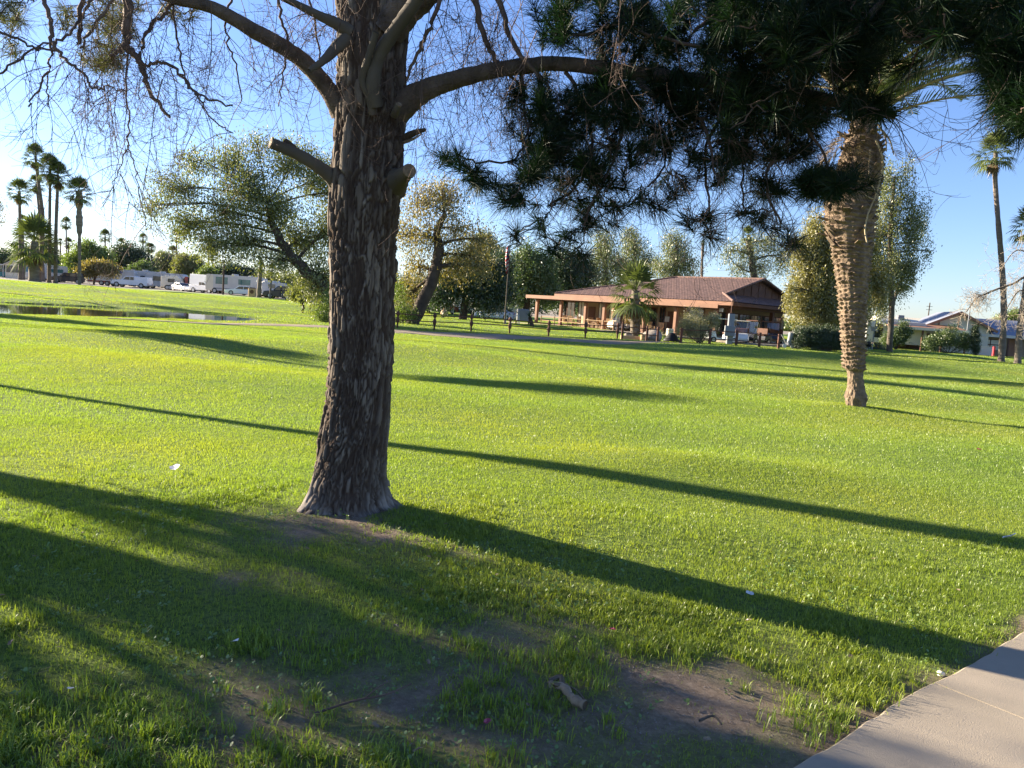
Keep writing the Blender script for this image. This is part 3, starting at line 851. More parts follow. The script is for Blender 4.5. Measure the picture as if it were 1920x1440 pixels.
right = [
 [(838, -40, 9, 5.1), (815, 30, 8, 5.1), (795, 75, 7, 5.1), (775, 115, 6, 5.12), (763, 150, 4, 5.15)],
 [(880, -30, 12, 5.2), (898, 40, 11, 5.2), (920, 95, 9, 5.2), (945, 132, 7, 5.2), (975, 160, 4, 5.2)],
 [(925, -30, 12, 5.0), (945, 30, 10, 5.0), (960, 80, 9, 5.0), (995, 125, 8, 5.0), (1030, 165, 5, 5.0)],
 [(1195, 150, 12, 4.9), (1225, 178, 11, 4.8), (1275, 205, 9, 4.7), (1318, 235, 7, 4.6), (1335, 290, 5, 4.5), (1345, 350, 3, 4.4)],
 [(975, 130, 8, 5.2), (985, 200, 5, 5.1), (985, 260, 4, 5.0), (960, 300, 4, 4.9), (905, 305, 4, 4.8), (860, 292, 3, 4.75)],
 [(1060, 135, 8, 5.1), (1100, 210, 6, 5.0), (1110, 300, 5, 4.9), (1075, 355, 4, 4.8), (1030, 385, 3, 4.7)],
 [(1120, 130, 7, 4.9), (1165, 220, 6, 4.8), (1150, 300, 5, 4.7), (1100, 400, 4, 4.6), (1095, 440, 3, 4.6)],
 [(1260, 150, 8, 4.9), (1255, 230, 6, 4.9), (1245, 310, 4, 4.8), (1215, 350, 4, 4.75)],
 [(1380, 165, 8, 4.8), (1330, 260, 6, 4.7), (1322, 330, 5, 4.65), (1335, 420, 3, 4.6)],
 [(1440, 172, 8, 4.7), (1480, 250, 6, 4.6), (1435, 330, 5, 4.5), (1465, 420, 4, 4.4)],
 [(1340, 150, 7, 4.8), (1400, 230, 5, 4.9), (1390, 330, 4, 4.9), (1395, 390, 3, 4.9)],
 [(1560, -60, 16, 4.4), (1500, 20, 12, 4.4), (1440, 60, 9, 4.4), (1340, 90, 7, 4.4), (1200, 60, 5, 4.5)],
 [(1700, -60, 16, 4.0), (1620, 40, 12, 4.0), (1540, 90, 8, 4.0), (1470, 130, 6, 4.1)],
 [(1900, -80, 20, 3.9), (1860, 10, 14, 3.8), (1790, 60, 9, 3.8), (1700, 80, 6, 3.8)],
 [(1960, -40, 18, 3.7), (1930, 60, 14, 3.6), (1910, 140, 9, 3.6), (1890, 210, 5, 3.5)],
 [(1250, -80, 14, 4.8), (1200, 10, 9, 4.8), (1120, 60, 7, 4.8), (1040, 60, 5, 4.9)],
 [(1420, -80, 14, 4.9), (1350, 20, 9, 4.8), (1300, 60, 6, 4.8)],
 [(1480, 200, 6, 4.5), (1530, 260, 5, 4.4), (1560, 330, 4, 4.3)],
]
paths = []
lowl = []
for set_ in (left, right):
    for p in set_:
        P, Rd = pth(p)
        SP = smooth_path(P, 5)
        SP[1:-1] += g.normal(0, 0.006, SP[1:-1].shape)
        rr = np.interp(np.linspace(0, len(Rd) - 1, len(SP)), np.arange(len(Rd)), Rd)
        lowl.append((SP, rr, set_ is left))
        paths.append((SP, rr))
V, Fq = tri_tubes(paths, 7)
link('branchlets', np_mesh('branchlets', V - PL, Fq, M['twig'], True), pine)

# hanging dead twigs: droop, then curl up at the ends
tw = []
def hang(p, d, L, r, lvl, gr):
    n = 7 if lvl < 2 else 5
    st = L / n
    P = [p]; d = d / np.linalg.norm(d)
    curl = gr.normal(0, 0.13, 3)
    pull = gr.uniform(0.14, 0.34) if lvl < 2 else gr.uniform(-0.30, 0.12)
    for i in range(n):
        d = d + curl + np.array([0, 0, -pull]) + gr.normal(0, 0.09, 3)
        if i > n * .6: d[2] += 0.10
        d /= np.linalg.norm(d)
        P.append(P[-1] + d * st)
        if lvl < 3:
            for _ in range(int(gr.random() < (0.66 if lvl < 2 else .42)) + int(lvl == 0 and gr.random() < .5)):
                s = gr.normal(0, 0.75, 3) + d * 0.9
                hang(P[-1], s, L * gr.uniform(.30, .62), max(r * .62, 0.0009), lvl + 1, gr)
    tw.append((np.array(P), np.linspace(r, max(r * .28, 0.0006), n + 1)))
gr = np.random.default_rng(11)
def from_path(SP, i0, cnt, L, r, down=0.5):
    for _ in range(cnt):
        i = gr.integers(i0, len(SP))
        d = gr.normal(0, 0.7, 3) + np.array([0, 0, -down])
        hang(SP[i].copy(), d, L * gr.uniform(.5, 1.25), r, 1, gr)
for SP, rr, isl in lowl:
    if isl: from_path(SP, 3, int(len(SP) / 4.4), 0.55, 0.0028)
    else: from_path(SP, 2, int(len(SP) / 3.2), 0.42, 0.0028)
from_path(limbs[0][0], 6, 17, 0.66, 0.0034, .7)
from_path(limbs[5][0], 12, 7, 0.5, 0.003, .7)
from_path(limbs[1][0], 8, 60, 0.55, 0.003, .7)
# twigs reaching into the picture from the unseen branches overhead
def curtain(px0, px1, py0, py1, d0, d1, cnt, L):
    for _ in range(cnt):
        p = np.array(W(gr.uniform(px0, px1), gr.uniform(py0, py1), gr.uniform(d0, d1)))
        hang(p, gr.normal(0, 0.4, 3) + np.array([0, 0, -1.]), L * gr.uniform(.6, 1.3), 0.0036, 0, gr)
curtain(10, 420, -60, 60, 4.4, 5.6, 10, 0.75)
curtain(60, 330, 90, 200, 4.5, 5.4, 8, 0.6)
curtain(420, 620, -60, 40, 5.0, 6.2, 7, 0.6)
curtain(800, 1050, -80, 60, 4.9, 6.0, 24, 0.85)
curtain(1000, 1550, -60, 200, 4.3, 6.0, 26, 0.8)
curtain(650, 700, -80, 0, 5.0, 5.3, 2, 0.6)
V, Fq = tri_tubes(tw, 3)
print('TWIGS', len(tw), len(Fq))
link('dead_twigs', np_mesh('dead_twigs', V - PL, Fq, M['twig']), pine)

# needle tufts, each joined to the branch work by its own twig
tuft = []
def T(px, py, rx, ry, n, d0=4.4, d1=5.6):
    for _ in range(n):
        a = gr.uniform(0, 2 * PI); q = math.sqrt(gr.random())
        tuft.append(np.array(W(px + rx * q * math.cos(a), py + ry * q * math.sin(a), gr.uniform(d0, d1))))
for (x, y) in [(838, 292), (868, 300), (880, 318), (905, 352), (897, 330), (930, 352), (952, 380), (965, 440), (1012, 418), (1060, 440), (1042, 470), (1102, 425), (1098, 475), (1110, 330), (1125, 318),
               (1140, 345), (1205, 372), (1178, 282), (1232, 392), (1292, 418), (1340, 445), (1280, 340), (1262, 362), (1395, 398), (1430, 405), (1470, 432), (1490, 462), (1440, 342), (1462, 360), (1560, 338),
               (1520, 358), (1382, 282), (1360, 315), (1575, 355), (1600, 325), (1230, 240), (1270, 225), (1185, 225), (1330, 210), (1318, 405), (1150, 395), (985, 330), (1010, 300)]:
    T(x, y, 12, 10, 2, 4.4, 4.9)
T(1010, 230, 60, 90, 30); T(1090, 230, 90, 90, 46); T(1030, 340, 90, 60, 24); T(1120, 370, 80, 60, 14)
T(1150, 50, 110, 80, 46); T(1060, 30, 70, 60, 18); T(1290, 40, 130, 80, 64); T(1430, 80, 110, 110, 84, 4.0, 5.4)
T(1260, 170, 170, 40, 70); T(1450, 240, 110, 60, 46); T(1560, 60, 110, 110, 85, 3.9, 5.0); T(1700, 20, 110, 50, 36, 3.7, 4.6)
T(1520, 200, 60, 30, 16); T(1530, 350, 60, 34, 12); T(1250, 250, 60, 50, 14); T(1400, 330, 70, 50, 14)
T(1640, 100, 90, 40, 10, 3.8, 4.4)
T(1800, 20, 110, 70, 56, 3.4, 4.4); T(1905, 60, 60, 130, 80, 3.4, 4.2); T(1925, 190, 60, 60, 40, 3.3, 3.9); T(1880, 130, 40, 60, 20, 3.4, 3.9); T(1990, 100, 80, 190, 60, 3.2, 4.0)
T(1230, 230, 260, 110, 80); T(1420, 180, 130, 90, 34, 4.0, 5.2); T(1520, 20, 260, 60, 70, 3.9, 5.2); T(1570, 348, 72, 14, 13, 4.0, 4.5); T(1620, 200, 50, 26, 14, 3.9, 4.4); T(1530, 340, 50, 14, 7, 4.0, 4.5)
nvis = len(tuft)
T(1300, -150, 500, 110, 110, 3.8, 6.5)
# sparse, paler tufts high on the left
dry0 = len(tuft)
T(220, 30, 60, 60, 26, 5.0, 5.8); T(30, 25, 40, 22, 9, 4.6, 5.2); T(120, 30, 30, 20, 5, 4.8, 5.4); T(195, 100, 42, 28, 16, 5.0, 5.6); T(20, 95, 16, 10, 3, 4.8, 5.2); T(330, 15, 50, 30, 6, 5.2, 5.6)
ND = np.array(tuft)
nodes_p = [SP[i] for SP, rr in limbs[:3] for i in range(4, len(SP))] + [SP[i] for SP, rr, _ in lowl for i in range(0, len(SP))]
NP_ = np.array(nodes_p)
order = np.argsort([np.min(np.linalg.norm(NP_ - t, axis=1)) for t in ND])
cap_ = np.zeros((len(NP_) + len(ND) * 6, 3)); cap_[:len(NP_)] = NP_; cnt = len(NP_)
bw = []; dirs = np.zeros((len(ND), 3))
for k in order:
    t = ND[k]
    dd = np.linalg.norm(cap_[:cnt] - t, axis=1) + gr.uniform(0, .05, cnt)
    dd[dd < 0.10] += 5
    i = int(np.argmin(dd)); a = cap_[i]; L = np.linalg.norm(t - a)
    side = gr.normal(0, 0.13 * L, 3); mid = (a + t) / 2 + side + np.array([0, 0, -0.16 * L])
    u = np.linspace(0, 1, 7)[:, None]
    P = (1 - u) ** 2 * a + 2 * u * (1 - u) * mid + u * u * t
    P[1:-1] += gr.normal(0, 0.008, P[1:-1].shape)
    bw.append((P, np.linspace(0.0042 + 0.0015 * L, 0.0030, 7)))
    dirs[k] = P[-1] - P[-2]
    cap_[cnt:cnt + 5] = P[1:6]; cnt += 5
V, Fq = tri_tubes(bw, 4)
link('needle_twigs', np_mesh('needle_twigs', V - PL, Fq, M['twig']), pine)
def needles(C, D, per, L, w, gr):
    n = len(C); D = D / np.linalg.norm(D, axis=1, keepdims=True)
    D = D + np.array([0, 0, 0.25]); D /= np.linalg.norm(D, axis=1, keepdims=True)
    A = np.cross(D, gr.normal(0, 1, (n, 3))); A /= np.linalg.norm(A, axis=1, keepdims=True); B = np.cross(D, A)
    C = np.repeat(C, per, 0); D = np.repeat(D, per, 0); A = np.repeat(A, per, 0); B = np.repeat(B, per, 0)
    m_ = len(C)
    s = gr.uniform(-0.10, 0.02, m_)[:, None]
    ang = np.abs(gr.normal(0.85, 0.42, m_)); az = gr.uniform(0, 2 * PI, m_)
    dv = D * np.cos(ang)[:, None] + (A * np.cos(az)[:, None] + B * np.sin(az)[:, None]) * np.sin(ang)[:, None]
    ln = (L * gr.uniform(.6, 1.15, m_))[:, None]
    o = C + D * s
    sd = np.cross(dv, gr.normal(0, 1, (m_, 3))); sd /= np.linalg.norm(sd, axis=1, keepdims=True); sd *= w / 2
    mid = o + dv * ln * .55
    tip = o + dv * ln + np.array([0, 0, -0.10]) * ln
    V = np.stack([o - sd, o + sd, mid + sd * .9, mid - sd * .9, tip + sd * .15, tip - sd * .15], 1).reshape(-1, 3)
    b = np.arange(m_)[:, None] * 6
    return V, np.concatenate([b + np.array([0, 1, 2, 3]), b + np.array([3, 2, 4, 5])], 0)
V, Fq = needles(ND[:dry0], dirs[:dry0], 100, 0.145, 0.0032, gr)
link('needles', np_mesh('needles', V - PL, Fq, M['pine_needle']), pine)
V, Fq = needles(ND[dry0:], dirs[dry0:], 70, 0.12, 0.0026, gr)
link('needles', np_mesh('dry_needles', V - PL, Fq, M['dry_needle']), pine)['label'] = 'sparse yellow-green needles high on the left'
# unseen rest of the crown, enlarged overhead to shade the foreground from the sky
hi = gr.normal(0, 1, (1100, 3)) * np.array([3.0, 3.2, 1.5]) + np.array([TREE[0] + .8, TREE[1] - 2.2, 7.6])
hi = hi[(hi[:, 2] > 5.4) & (hi[:, 2] > EYE + .75 * hi[:, 1])]
V, Fq = needles(hi, gr.normal(0, 1, hi.shape), 60, 0.26, 0.012, gr)
link('crown', np_mesh('crown', V - PL, Fq, M['pine_needle']), pine)
pb = [(np.array([[TREE[0] + .1, TREE[1], 5.0 + i * .4], list((np.array([TREE[0] + .2, TREE[1], 6.0 + i * .4]) + hi[i * 25]) / 2), list(hi[i * 25])]), np.array([.07, .04, .01])) for i in range(0, min(8, len(hi) // 25))]
V, Fq = tri_tubes(pb, 6)
link('crown_branches', np_mesh('crown_branches', V - PL, Fq, M['bark_dark'], True), pine)

# ------------------------------------------------------------------ date palm on the right
DP = G(1604, 761)
DD = DP.y
dpalm = empty('date_palm', DP, 'date palm with stout scaly trunk narrowing to a thin base, right of centre', 'palm tree')
PR = [(775, 1586, 1626), (762, 1587, 1623), (740, 1588, 1622), (715, 1590, 1619), (696, 1589, 1617), (690, 1584, 1620), (675, 1582, 1621), (650, 1580, 1621), (600, 1577, 1621), (550, 1573, 1624), (500, 1567, 1629),
      (460, 1561, 1632), (430, 1553, 1636), (400, 1549, 1638), (370, 1556, 1641), (340, 1566, 1648), (310, 1574, 1652), (285, 1582, 1652), (260, 1590, 1646), (235, 1597, 1640), (200, 1602, 1634)]
q = sorted([(W((l + r) / 2, py, DD).z, W((l + r) / 2, py, DD).x, (W(r, py, DD).x - W(l, py, DD).x) / 2) for py, l, r in PR])
qz = np.array([a[0] for a in q]); qx = np.array([a[1] for a in q]); qr = np.array([a[2] for a in q])
zv = np.arange(qz[0], qz[-1], 0.012); NT = 150
th = np.arange(NT) * 2 * PI / NT
TH, ZV = np.meshgrid(th, zv)
Rr = np.interp(ZV, qz, qr); Cx = np.interp(ZV, qz, qx)
low = S((ZV - (DP.z + .75)) / .06)
row = ZV / 0.085 + 0.3 * np.sin(TH * 2 + ZV) + 0.9 * (fbm(TH * 3, ZV * 2.5, 1, 3) - .5)
k = np.floor(row); fr = row - k
na = 15
dia = np.abs(((TH / (2 * PI) * na + k * 0.5 + .22 * np.sin(k * 3.1) + .5 * (fbm(TH * 2, ZV * 4, 1, 33) - .5)) % 1) - .5) * 2      # 0 centre of a leaf base
sc = np.clip(fr * 1.3 - 0.55 * dia ** 1.5, 0, 1) ** 1.2
irr = vnoise(k * 7.3 + np.floor(TH / (2 * PI) * na + k * .5) * 3.1, k, 1.0, 5)
hgt = 0.050 * sc * (0.25 + 1.3 * irr) * low + (1 - low) * 0.03 * (fbm(TH * 5, ZV * 14, 1, 7))
hgt += 0.02 * (fbm(TH * 12, ZV * 30, 1, 8) - .5)
Rr = Rr - 0.02 + hgt
Rr = Rr + 0.06 * np.exp(-((ZV - (DP.z + .18)) / .12) ** 2) * fbm(TH * 4, ZV * 8, 1, 2) + .03 * np.exp(-((ZV - (DP.z + .8)) / .06) ** 2)
V = np.stack([Cx + Rr * np.cos(TH), DD + Rr * np.sin(TH), ZV], -1).reshape(-1, 3) - np.array(DP)
idx = np.arange(len(zv) * NT).reshape(len(zv), NT); nx = np.roll(idx, -1, 1)
FQ = np.stack([idx[:-1], nx[:-1], nx[1:], idx[1:]], -1).reshape(-1, 4)
surf('datebark', (0.25, 0.18, 0.12), (0.10, 0.07, 0.048), 5, 0.95, 0.7, 30, (1, 1, 2))
link('trunk', np_mesh('trunk', V, FQ, M['datebark'], False), dpalm)
# old frond stubs bristling from the upper trunk
mb = MB()
for i in range(230):
    z = gr.uniform(np.interp(1, [0, 1], [0, 1]) * 0 + (W(1600, 500, DD).z), W(1600, 250, DD).z)
    a = gr.uniform(0, 2 * PI)
    r = float(np.interp(z, qz, qr)); cx_ = float(np.interp(z, qz, qx))
    lf = 0.5 + 0.5 * math.cos(a - PI * 1.05)
    up = (z - W(1600, 470, DD).z) / 1.5
    L = gr.uniform(.08, .20) * (0.5 + lf * .9) * (1 if up > 0 else .5)
    rad = Vector((math.cos(a), math.sin(a), 0)); d = (rad + Vector((0, 0, gr.uniform(.2, 1.3)))).normalized()
    o = Vector((cx_, DD, z)) + rad * (r - .02)
    tn = Vector((-math.sin(a), math.cos(a), 0)); nn = d.cross(tn)
    w = gr.uniform(.05, .09)
    vs_ = [o - tn * w, o + tn * w, o + tn * w * .8 + nn * .03, o - tn * w * .8 + nn * .03]
    vs_ += [v + d * L - (v - o) * .35 for v in vs_]
    mb.add(vs_, [(0, 1, 2, 3), (7, 6, 5, 4), (0, 4, 5, 1), (1, 5, 6, 2), (2, 6, 7, 3), (3, 7, 4, 0)])
mb.build('frond_stubs', M['datebark'], dpalm)

def pinnate(o, az, el, L, droop, nleaf, lw, ll, gr, spread=.9):
    """one feather frond: curved rachis with leaflets in a V"""
    n = 14
    P = [Vector(o)]; e = el
    for i in range(n):
        e -= droop / n * (0.5 + i / n)
        P.append(P[-1] + Vector((math.sin(az) * math.cos(e), math.cos(az) * math.cos(e), math.sin(e))) * (L / n))
    V = []; Fq = []
    SP = np.array([list(p) for p in P])
    for i in range(nleaf):
        t = 0.16 + .84 * i / nleaf
        f = t * n; k = min(int(f), n - 1); p = SP[k] * (1 - f + k) + SP[k + 1] * (f - k)
        d = SP[k + 1] - SP[k]; d /= np.linalg.norm(d)
        sd = np.cross(d, [0, 0, 1]); sd /= (np.linalg.norm(sd) + 1e-6); upv = np.cross(sd, d)
        l = ll * (math.sin(PI * min(1, t * .85 + .12)) * .8 + .25) * gr.uniform(.85, 1.1)
        for s in (-1, 1):
            v = d * (0.55 + .5 * t) + sd * s * spread + upv * gr.uniform(.15, .5)
            v /= np.linalg.norm(v)
            wv = np.cross(v, upv + gr.normal(0, .3, 3)); wv /= np.linalg.norm(wv); wv *= lw / 2
            tip = p + v * l + np.array([0, 0, -.08 * l]); md = p + v * l * .5
            b = len(V)
            V += [p - wv * .5, p + wv * .5, md + wv, md - wv, tip, tip - wv * .05]
            Fq += [(b, b + 1, b + 2, b + 3), (b + 3, b + 2, b + 4, b + 5)]
    return SP, V, Fq
top = Vector((float(qx[-1]), DD, float(qz[-1])))
FV = []; FFq = []; rach = []
for i in range(64):
    az = i * 2.39996 + gr.uniform(-.15, .15); el = R(gr.uniform(18, 82)); L = gr.uniform(2.7, 3.6)
    o = top + Vector((math.sin(az) * .16, math.cos(az) * .16, gr.uniform(-.35, .35)))
    SP, V, Fq = pinnate(o, az, el, L, gr.uniform(.5, 1.3), 60, 0.028, 0.50, gr)
    b = len(FV); FV += V; FFq += [tuple(x + b for x in f) for f in Fq]
    rach.append((SP, np.linspace(.028, .006, len(SP))))
link('fronds', np_mesh('fronds', np.array(FV) - np.array(DP), FFq, M['dateleaf']), dpalm)
# dry fruit stalks and dead fronds hanging below the crown
for (pts) in [[(1642, 262, 4), (1655, 300, 4), (1648, 345, 3.5), (1640, 372, 3)], [(1640, 372, 3), (1628, 400, 3), (1622, 430, 3), (1626, 455, 3)], [(1632, 280, 3), (1630, 330, 2.5), (1645, 366, 2.5)],
              [(1655, 350, 2.5), (1640, 372, 2.5), (1622, 366, 2)], [(1640, 385, 2.5), (1662, 378, 2), (1682, 392, 1.5), (1680, 408, 1.2)], [(1650, 240, 4), (1668, 262, 3), (1676, 290, 2)], [(1646, 232, 3), (1660, 258, 3), (1662, 284, 2)]]:
    P, Rd = pth([(a, b, c, DD - .55) for a, b, c in pts]); SP = smooth_path(P, 4)
    rach.append((SP, np.interp(np.linspace(0, len(Rd) - 1, len(SP)), np.arange(len(Rd)), Rd)))
V, Fq = tri_tubes(rach, 5)
surf('stalk', (0.42, 0.34, 0.22), (0.28, 0.21, 0.12), 3, .9)
link('stalks', np_mesh('stalks', V - np.array(DP), Fq, M['stalk'], True), dpalm)
DV = []; DF = []
for i in range(10):
    az = i * 2.39996; el = R(gr.uniform(-65, -20))
    SP, V, Fq = pinnate(top + Vector((math.sin(az) * .2, math.cos(az) * .2, -.5)), az, el, gr.uniform(.8, 1.4), .6, 30, 0.02, 0.3, gr)
    b = len(DV); DV += V; DF += [tuple(x + b for x in f) for f in Fq]
link('dead_fronds', np_mesh('dead_fronds', np.array(DV) - np.array(DP), DF, M['deadleaf']), dpalm)
# ------------------------------------------------------------------ broadleaf trees
def leaf_cloud(C, sig, per, size, gr, aspect=0.45, hangz=0.0):
    """C: cluster centres; returns leaf quads"""
    n = len(C); C = np.repeat(C, per, 0); m_ = len(C)
    P = C + gr.normal(0, 1, (m_, 3)) * np.asarray(sig)
    if hangz: P[:, 2] -= gr.exponential(hangz, m_)
    a = gr.normal(0, 1, (m_, 3)); 
    if hangz: a[:, 2] *= 2.5
    a /= np.linalg.norm(a, axis=1, keepdims=True)
    b = np.cross(a, gr.normal(0, 1, (m_, 3))); b /= np.linalg.norm(b, axis=1, keepdims=True)
    s = size * gr.uniform(.6, 1.3, (m_, 1)) / 2
    a = a * s; b = b * s * aspect
    V = np.stack([P - a, P + b, P + a, P - b], 1).reshape(-1, 3)
    return V, np.arange(m_)[:, None] * 4 + np.array([0, 1, 2, 3])

def tree(name, label, cat, D, trunk, blobs, leaf, bark='bark_dark', ncl=40, per=30, lsize=0.16, sig=0.35, hangz=0.0, group=None, seed=1, shell=0.45, base=None, twigs=True):
    """trunk: [(px, py, width_px)], first point = base; blobs: [(px, py, rx_px, ry_px, depth offset m)]"""
    gr = np.random.default_rng(seed)
    o = base if base is not None else GD(trunk[0][0], D)
    t = empty(name, o, label, cat, group)
    O = np.array(o)
    P = [np.array(o) - [0, 0, .1]] + [np.array(W(a, b, D)) for a, b, w in trunk[1:]]
    rr = [w * D / F / 2 for a, b, w in trunk]
    SP = smooth_path(P, 4); SR = np.interp(np.linspace(0, len(rr) - 1, len(SP)), np.arange(len(rr)), rr)
    SP[1:-1] += gr.normal(0, 0.04, SP[1:-1].shape)
    tr = [(SP, SR)]; V, Fq = tri_tubes(tr, 9)
    link('trunk', np_mesh('trunk', V - O, Fq, M[bark], True), t)
    V2 = []; br = []
    ncl = int(ncl * 1.7); per = int(per * 2.2); lsize = lsize * 1.05
    tot = sum(b[2] * b[3] for b in blobs)
    for b in blobs:
        c = np.array(W(b[0], b[1], D + b[4])); rx = b[2] * D / F; rz = b[3] * D / F; ry = (rx * .5 + rz * .5) * 0.9
        k = int(np.argmin(np.linalg.norm(SP[len(SP) // 3:] - c, axis=1) * 1.0 + (SP[len(SP) // 3:][:, 2] > c[2]) * 1.0)) + len(SP) // 3
        a = SP[k]; mid = a * .5 + c * .5 + np.array([0, 0, .12 * np.linalg.norm(c - a)]) + gr.normal(0, .15, 3)
        u = np.linspace(0, 1, 7)[:, None]
        Q = (1 - u) ** 2 * a + 2 * u * (1 - u) * mid + u * u * c
        r_ = max(.03, SR[k] * .38)
        br.append((Q, np.linspace(r_, r_ * .4, 7)))
        n = max(4, int(ncl * len(blobs) * b[2] * b[3] / tot))
        d = gr.normal(0, 1, (n, 3)); d /= np.linalg.norm(d, axis=1, keepdims=True)
        q = gr.random((n, 1)) ** shell
        cc = c + d * q * np.array([rx, ry, rz]) * gr.uniform(.82, 1.12, (n, 1))
        V2.append(cc)
        if twigs:
            for j in range(0, n, 3):
                e = cc[j]; m2 = (c + e) / 2 + gr.normal(0, .12, 3)
                i0 = Q[gr.integers(3, 7)]
                br.append((np.array([i0, m2, e]), np.array([r_ * .3, r_ * .2, .012])))
    V, Fq = tri_tubes(br, 5)
    link('branches', np_mesh('branches', V - O, Fq, M[bark], True), t)
    C = np.concatenate(V2)
    C = C[C[:, 2] > H(C[:, 0], C[:, 1]) + .3] if len(C) else C
    V, Fq = leaf_cloud(C, sig, per, lsize, gr, hangz=hangz)
    link('crown', np_mesh('crown', V - O, Fq, M[leaf]), t)
    return t

# mesquite-like tree behind the pine, left half
tree('mesquite_tree', 'wide spreading olive green tree just left of the thick pine trunk, by the pond path', 'tree', 50,
     [(668, 612, 30), (640, 570, 28), (600, 530, 24), (555, 490, 20), (520, 440, 15), (500, 380, 9)],
     [(330, 350, 60, 34, 0), (370, 300, 36, 30, 1), (290, 385, 30, 20, 0), (350, 420, 60, 36, 1), (440, 300, 44, 44, 0), (470, 350, 60, 50, -1), (420, 400, 60, 50, 0), (545, 300, 60, 50, 0), (600, 340, 50, 60, 1), (480, 265, 26, 20, 0),
      (520, 390, 70, 50, 0), (460, 450, 66, 44, 0), (400, 460, 40, 26, 0), (560, 450, 60, 50, 1), (600, 520, 46, 50, 0), (520, 488, 44, 26, 0), (600, 590, 26, 26, -1), (580, 545, 26, 20, 0), (620, 430, 50, 70, 1), (660, 360, 50, 60, 1)],
     'mesquite', ncl=36, per=27, lsize=0.15, sig=0.38, hangz=0.12, seed=2, shell=.6)
tree('ash_tree', 'tall yellow-green tree with a leaning forked trunk just right of the thick pine trunk', 'tree', 53,
     [(772, 607, 26), (795, 560, 24), (815, 510, 22), (822, 470, 20), (820, 430, 14), (835, 400, 9)],
     [(790, 380, 50, 40, 0), (840, 380, 44, 40, 0), (800, 440, 44, 40, 0), (860, 430, 44, 34, 0), (760, 440, 30, 44, 1), (900, 450, 40, 30, 0), (880, 480, 44, 34, 0), (780, 500, 40, 40, 1), (760, 560, 28, 34, 1), (830, 350, 28, 22, 0), (905, 500, 30, 30, 0), (850, 500, 50, 30, 1)],
     'ashleaf', ncl=26, per=17, lsize=0.16, sig=0.42, hangz=0.12, seed=4, shell=.7)
tree('shade_tree', 'dark rounded tree hanging low over the parked cars left of the flagpole', 'tree', 72,
     [(868, 590, 16), (872, 565, 14), (880, 540, 12), (885, 520, 9)],
     [(850, 530, 46, 34, 0), (900, 520, 46, 40, 0), (935, 530, 30, 34, 0), (870, 500, 46, 26, 0), (915, 560, 34, 20, 0), (825, 550, 26, 22, 0), (940, 495, 22, 20, 0)],
     'darkleaf', ncl=42, per=40, lsize=0.22, sig=0.5, hangz=0.2, seed=5)
tree('evergreen_tree', 'dense green tree with lime tips right behind the flagpole', 'tree', 88,
     [(985, 590, 14), (988, 560, 12), (985, 520, 10)],
     [(975, 530, 26, 44, 0), (1005, 510, 34, 44, 0), (985, 480, 20, 22, 0), (1020, 545, 30, 28, 0), (960, 555, 16, 20, 0)],
     'midleaf', ncl=46, per=40, lsize=0.24, sig=0.5, seed=6)
tree('evergreen_tree', 'dark green tree rising over the left end of the tiled clubhouse roof', 'tree', 96,
     [(1065, 590, 16), (1065, 560, 14), (1065, 510, 10)],
     [(1055, 520, 36, 40, 0), (1085, 525, 32, 32, 0), (1060, 490, 26, 22, 0), (1040, 545, 30, 26, 0), (1090, 505, 18, 18, 0)],
     'darkleaf', ncl=44, per=40, lsize=0.26, sig=0.5, seed=7)
fe = [(1135, 470, 'pale feathery tree behind the clubhouse roof, left of the fan palm', 110), (1190, 462, 'tall pale feathery tree directly behind the fan palm crown', 118), (1268, 470, 'pale feathery tree left of the bare palm stump behind the roof', 112)]
for i, (px, py, lab, D) in enumerate(fe):
    tree('eucalyptus_tree', lab, 'tree', D, [(px, 600, 12), (px + 3, 560, 10), (px, 500, 8), (px, 450, 5)],
         [(px, py, 30, 30, 0), (px - 22, py + 30, 24, 24, 0), (px + 22, py + 28, 26, 26, 0), (px, py + 55, 30, 24, 0), (px - 5, py - 25, 18, 18, 0)],
         'greyleaf', 'bark_grey', ncl=26, per=24, lsize=0.26, sig=0.55, hangz=.35, seed=20 + i, shell=.7, group='feathery trees behind the clubhouse')
tree('eucalyptus_tree', 'open pale tree with one thick leaning trunk above the right end of the clubhouse roof', 'tree', 96,
     [(1412, 600, 14), (1415, 540, 13), (1410, 490, 12), (1402, 450, 8)],
     [(1400, 470, 30, 26, 0), (1430, 500, 26, 26, 0), (1385, 500, 20, 20, 0), (1440, 450, 34, 26, 0), (1470, 480, 26, 34, 0), (1370, 470, 24, 20, 0)],
     'greyleaf', 'bark_grey', ncl=18, per=24, lsize=0.22, sig=0.5, hangz=.4, seed=26, shell=.7, group='feathery trees behind the clubhouse')
tree('willow_tree', 'drooping golden yellow tree beside the right end of the clubhouse', 'tree', 60,
     [(1585, 640, 16), (1580, 580, 14), (1570, 520, 12), (1550, 460, 8)],
     [(1520, 510, 40, 50, 0), (1560, 480, 44, 60, 0), (1505, 560, 30, 34, 0), (1550, 560, 50, 40, 0), (1600, 560, 40, 40, 0), (1590, 500, 40, 50, 0), (1530, 440, 30, 40, 0), (1580, 420, 36, 40, 0), (1500, 470, 22, 26, 0), (1545, 590, 40, 24, 0), (1480, 545, 14, 18, -1), (1620, 450, 34, 50, 1), (1640, 530, 34, 44, 1), (1610, 590, 30, 20, 1)],
     'yellowleaf', ncl=60, per=30, lsize=0.16, sig=(.16, .16, .6), hangz=0.3, seed=8, shell=.6)
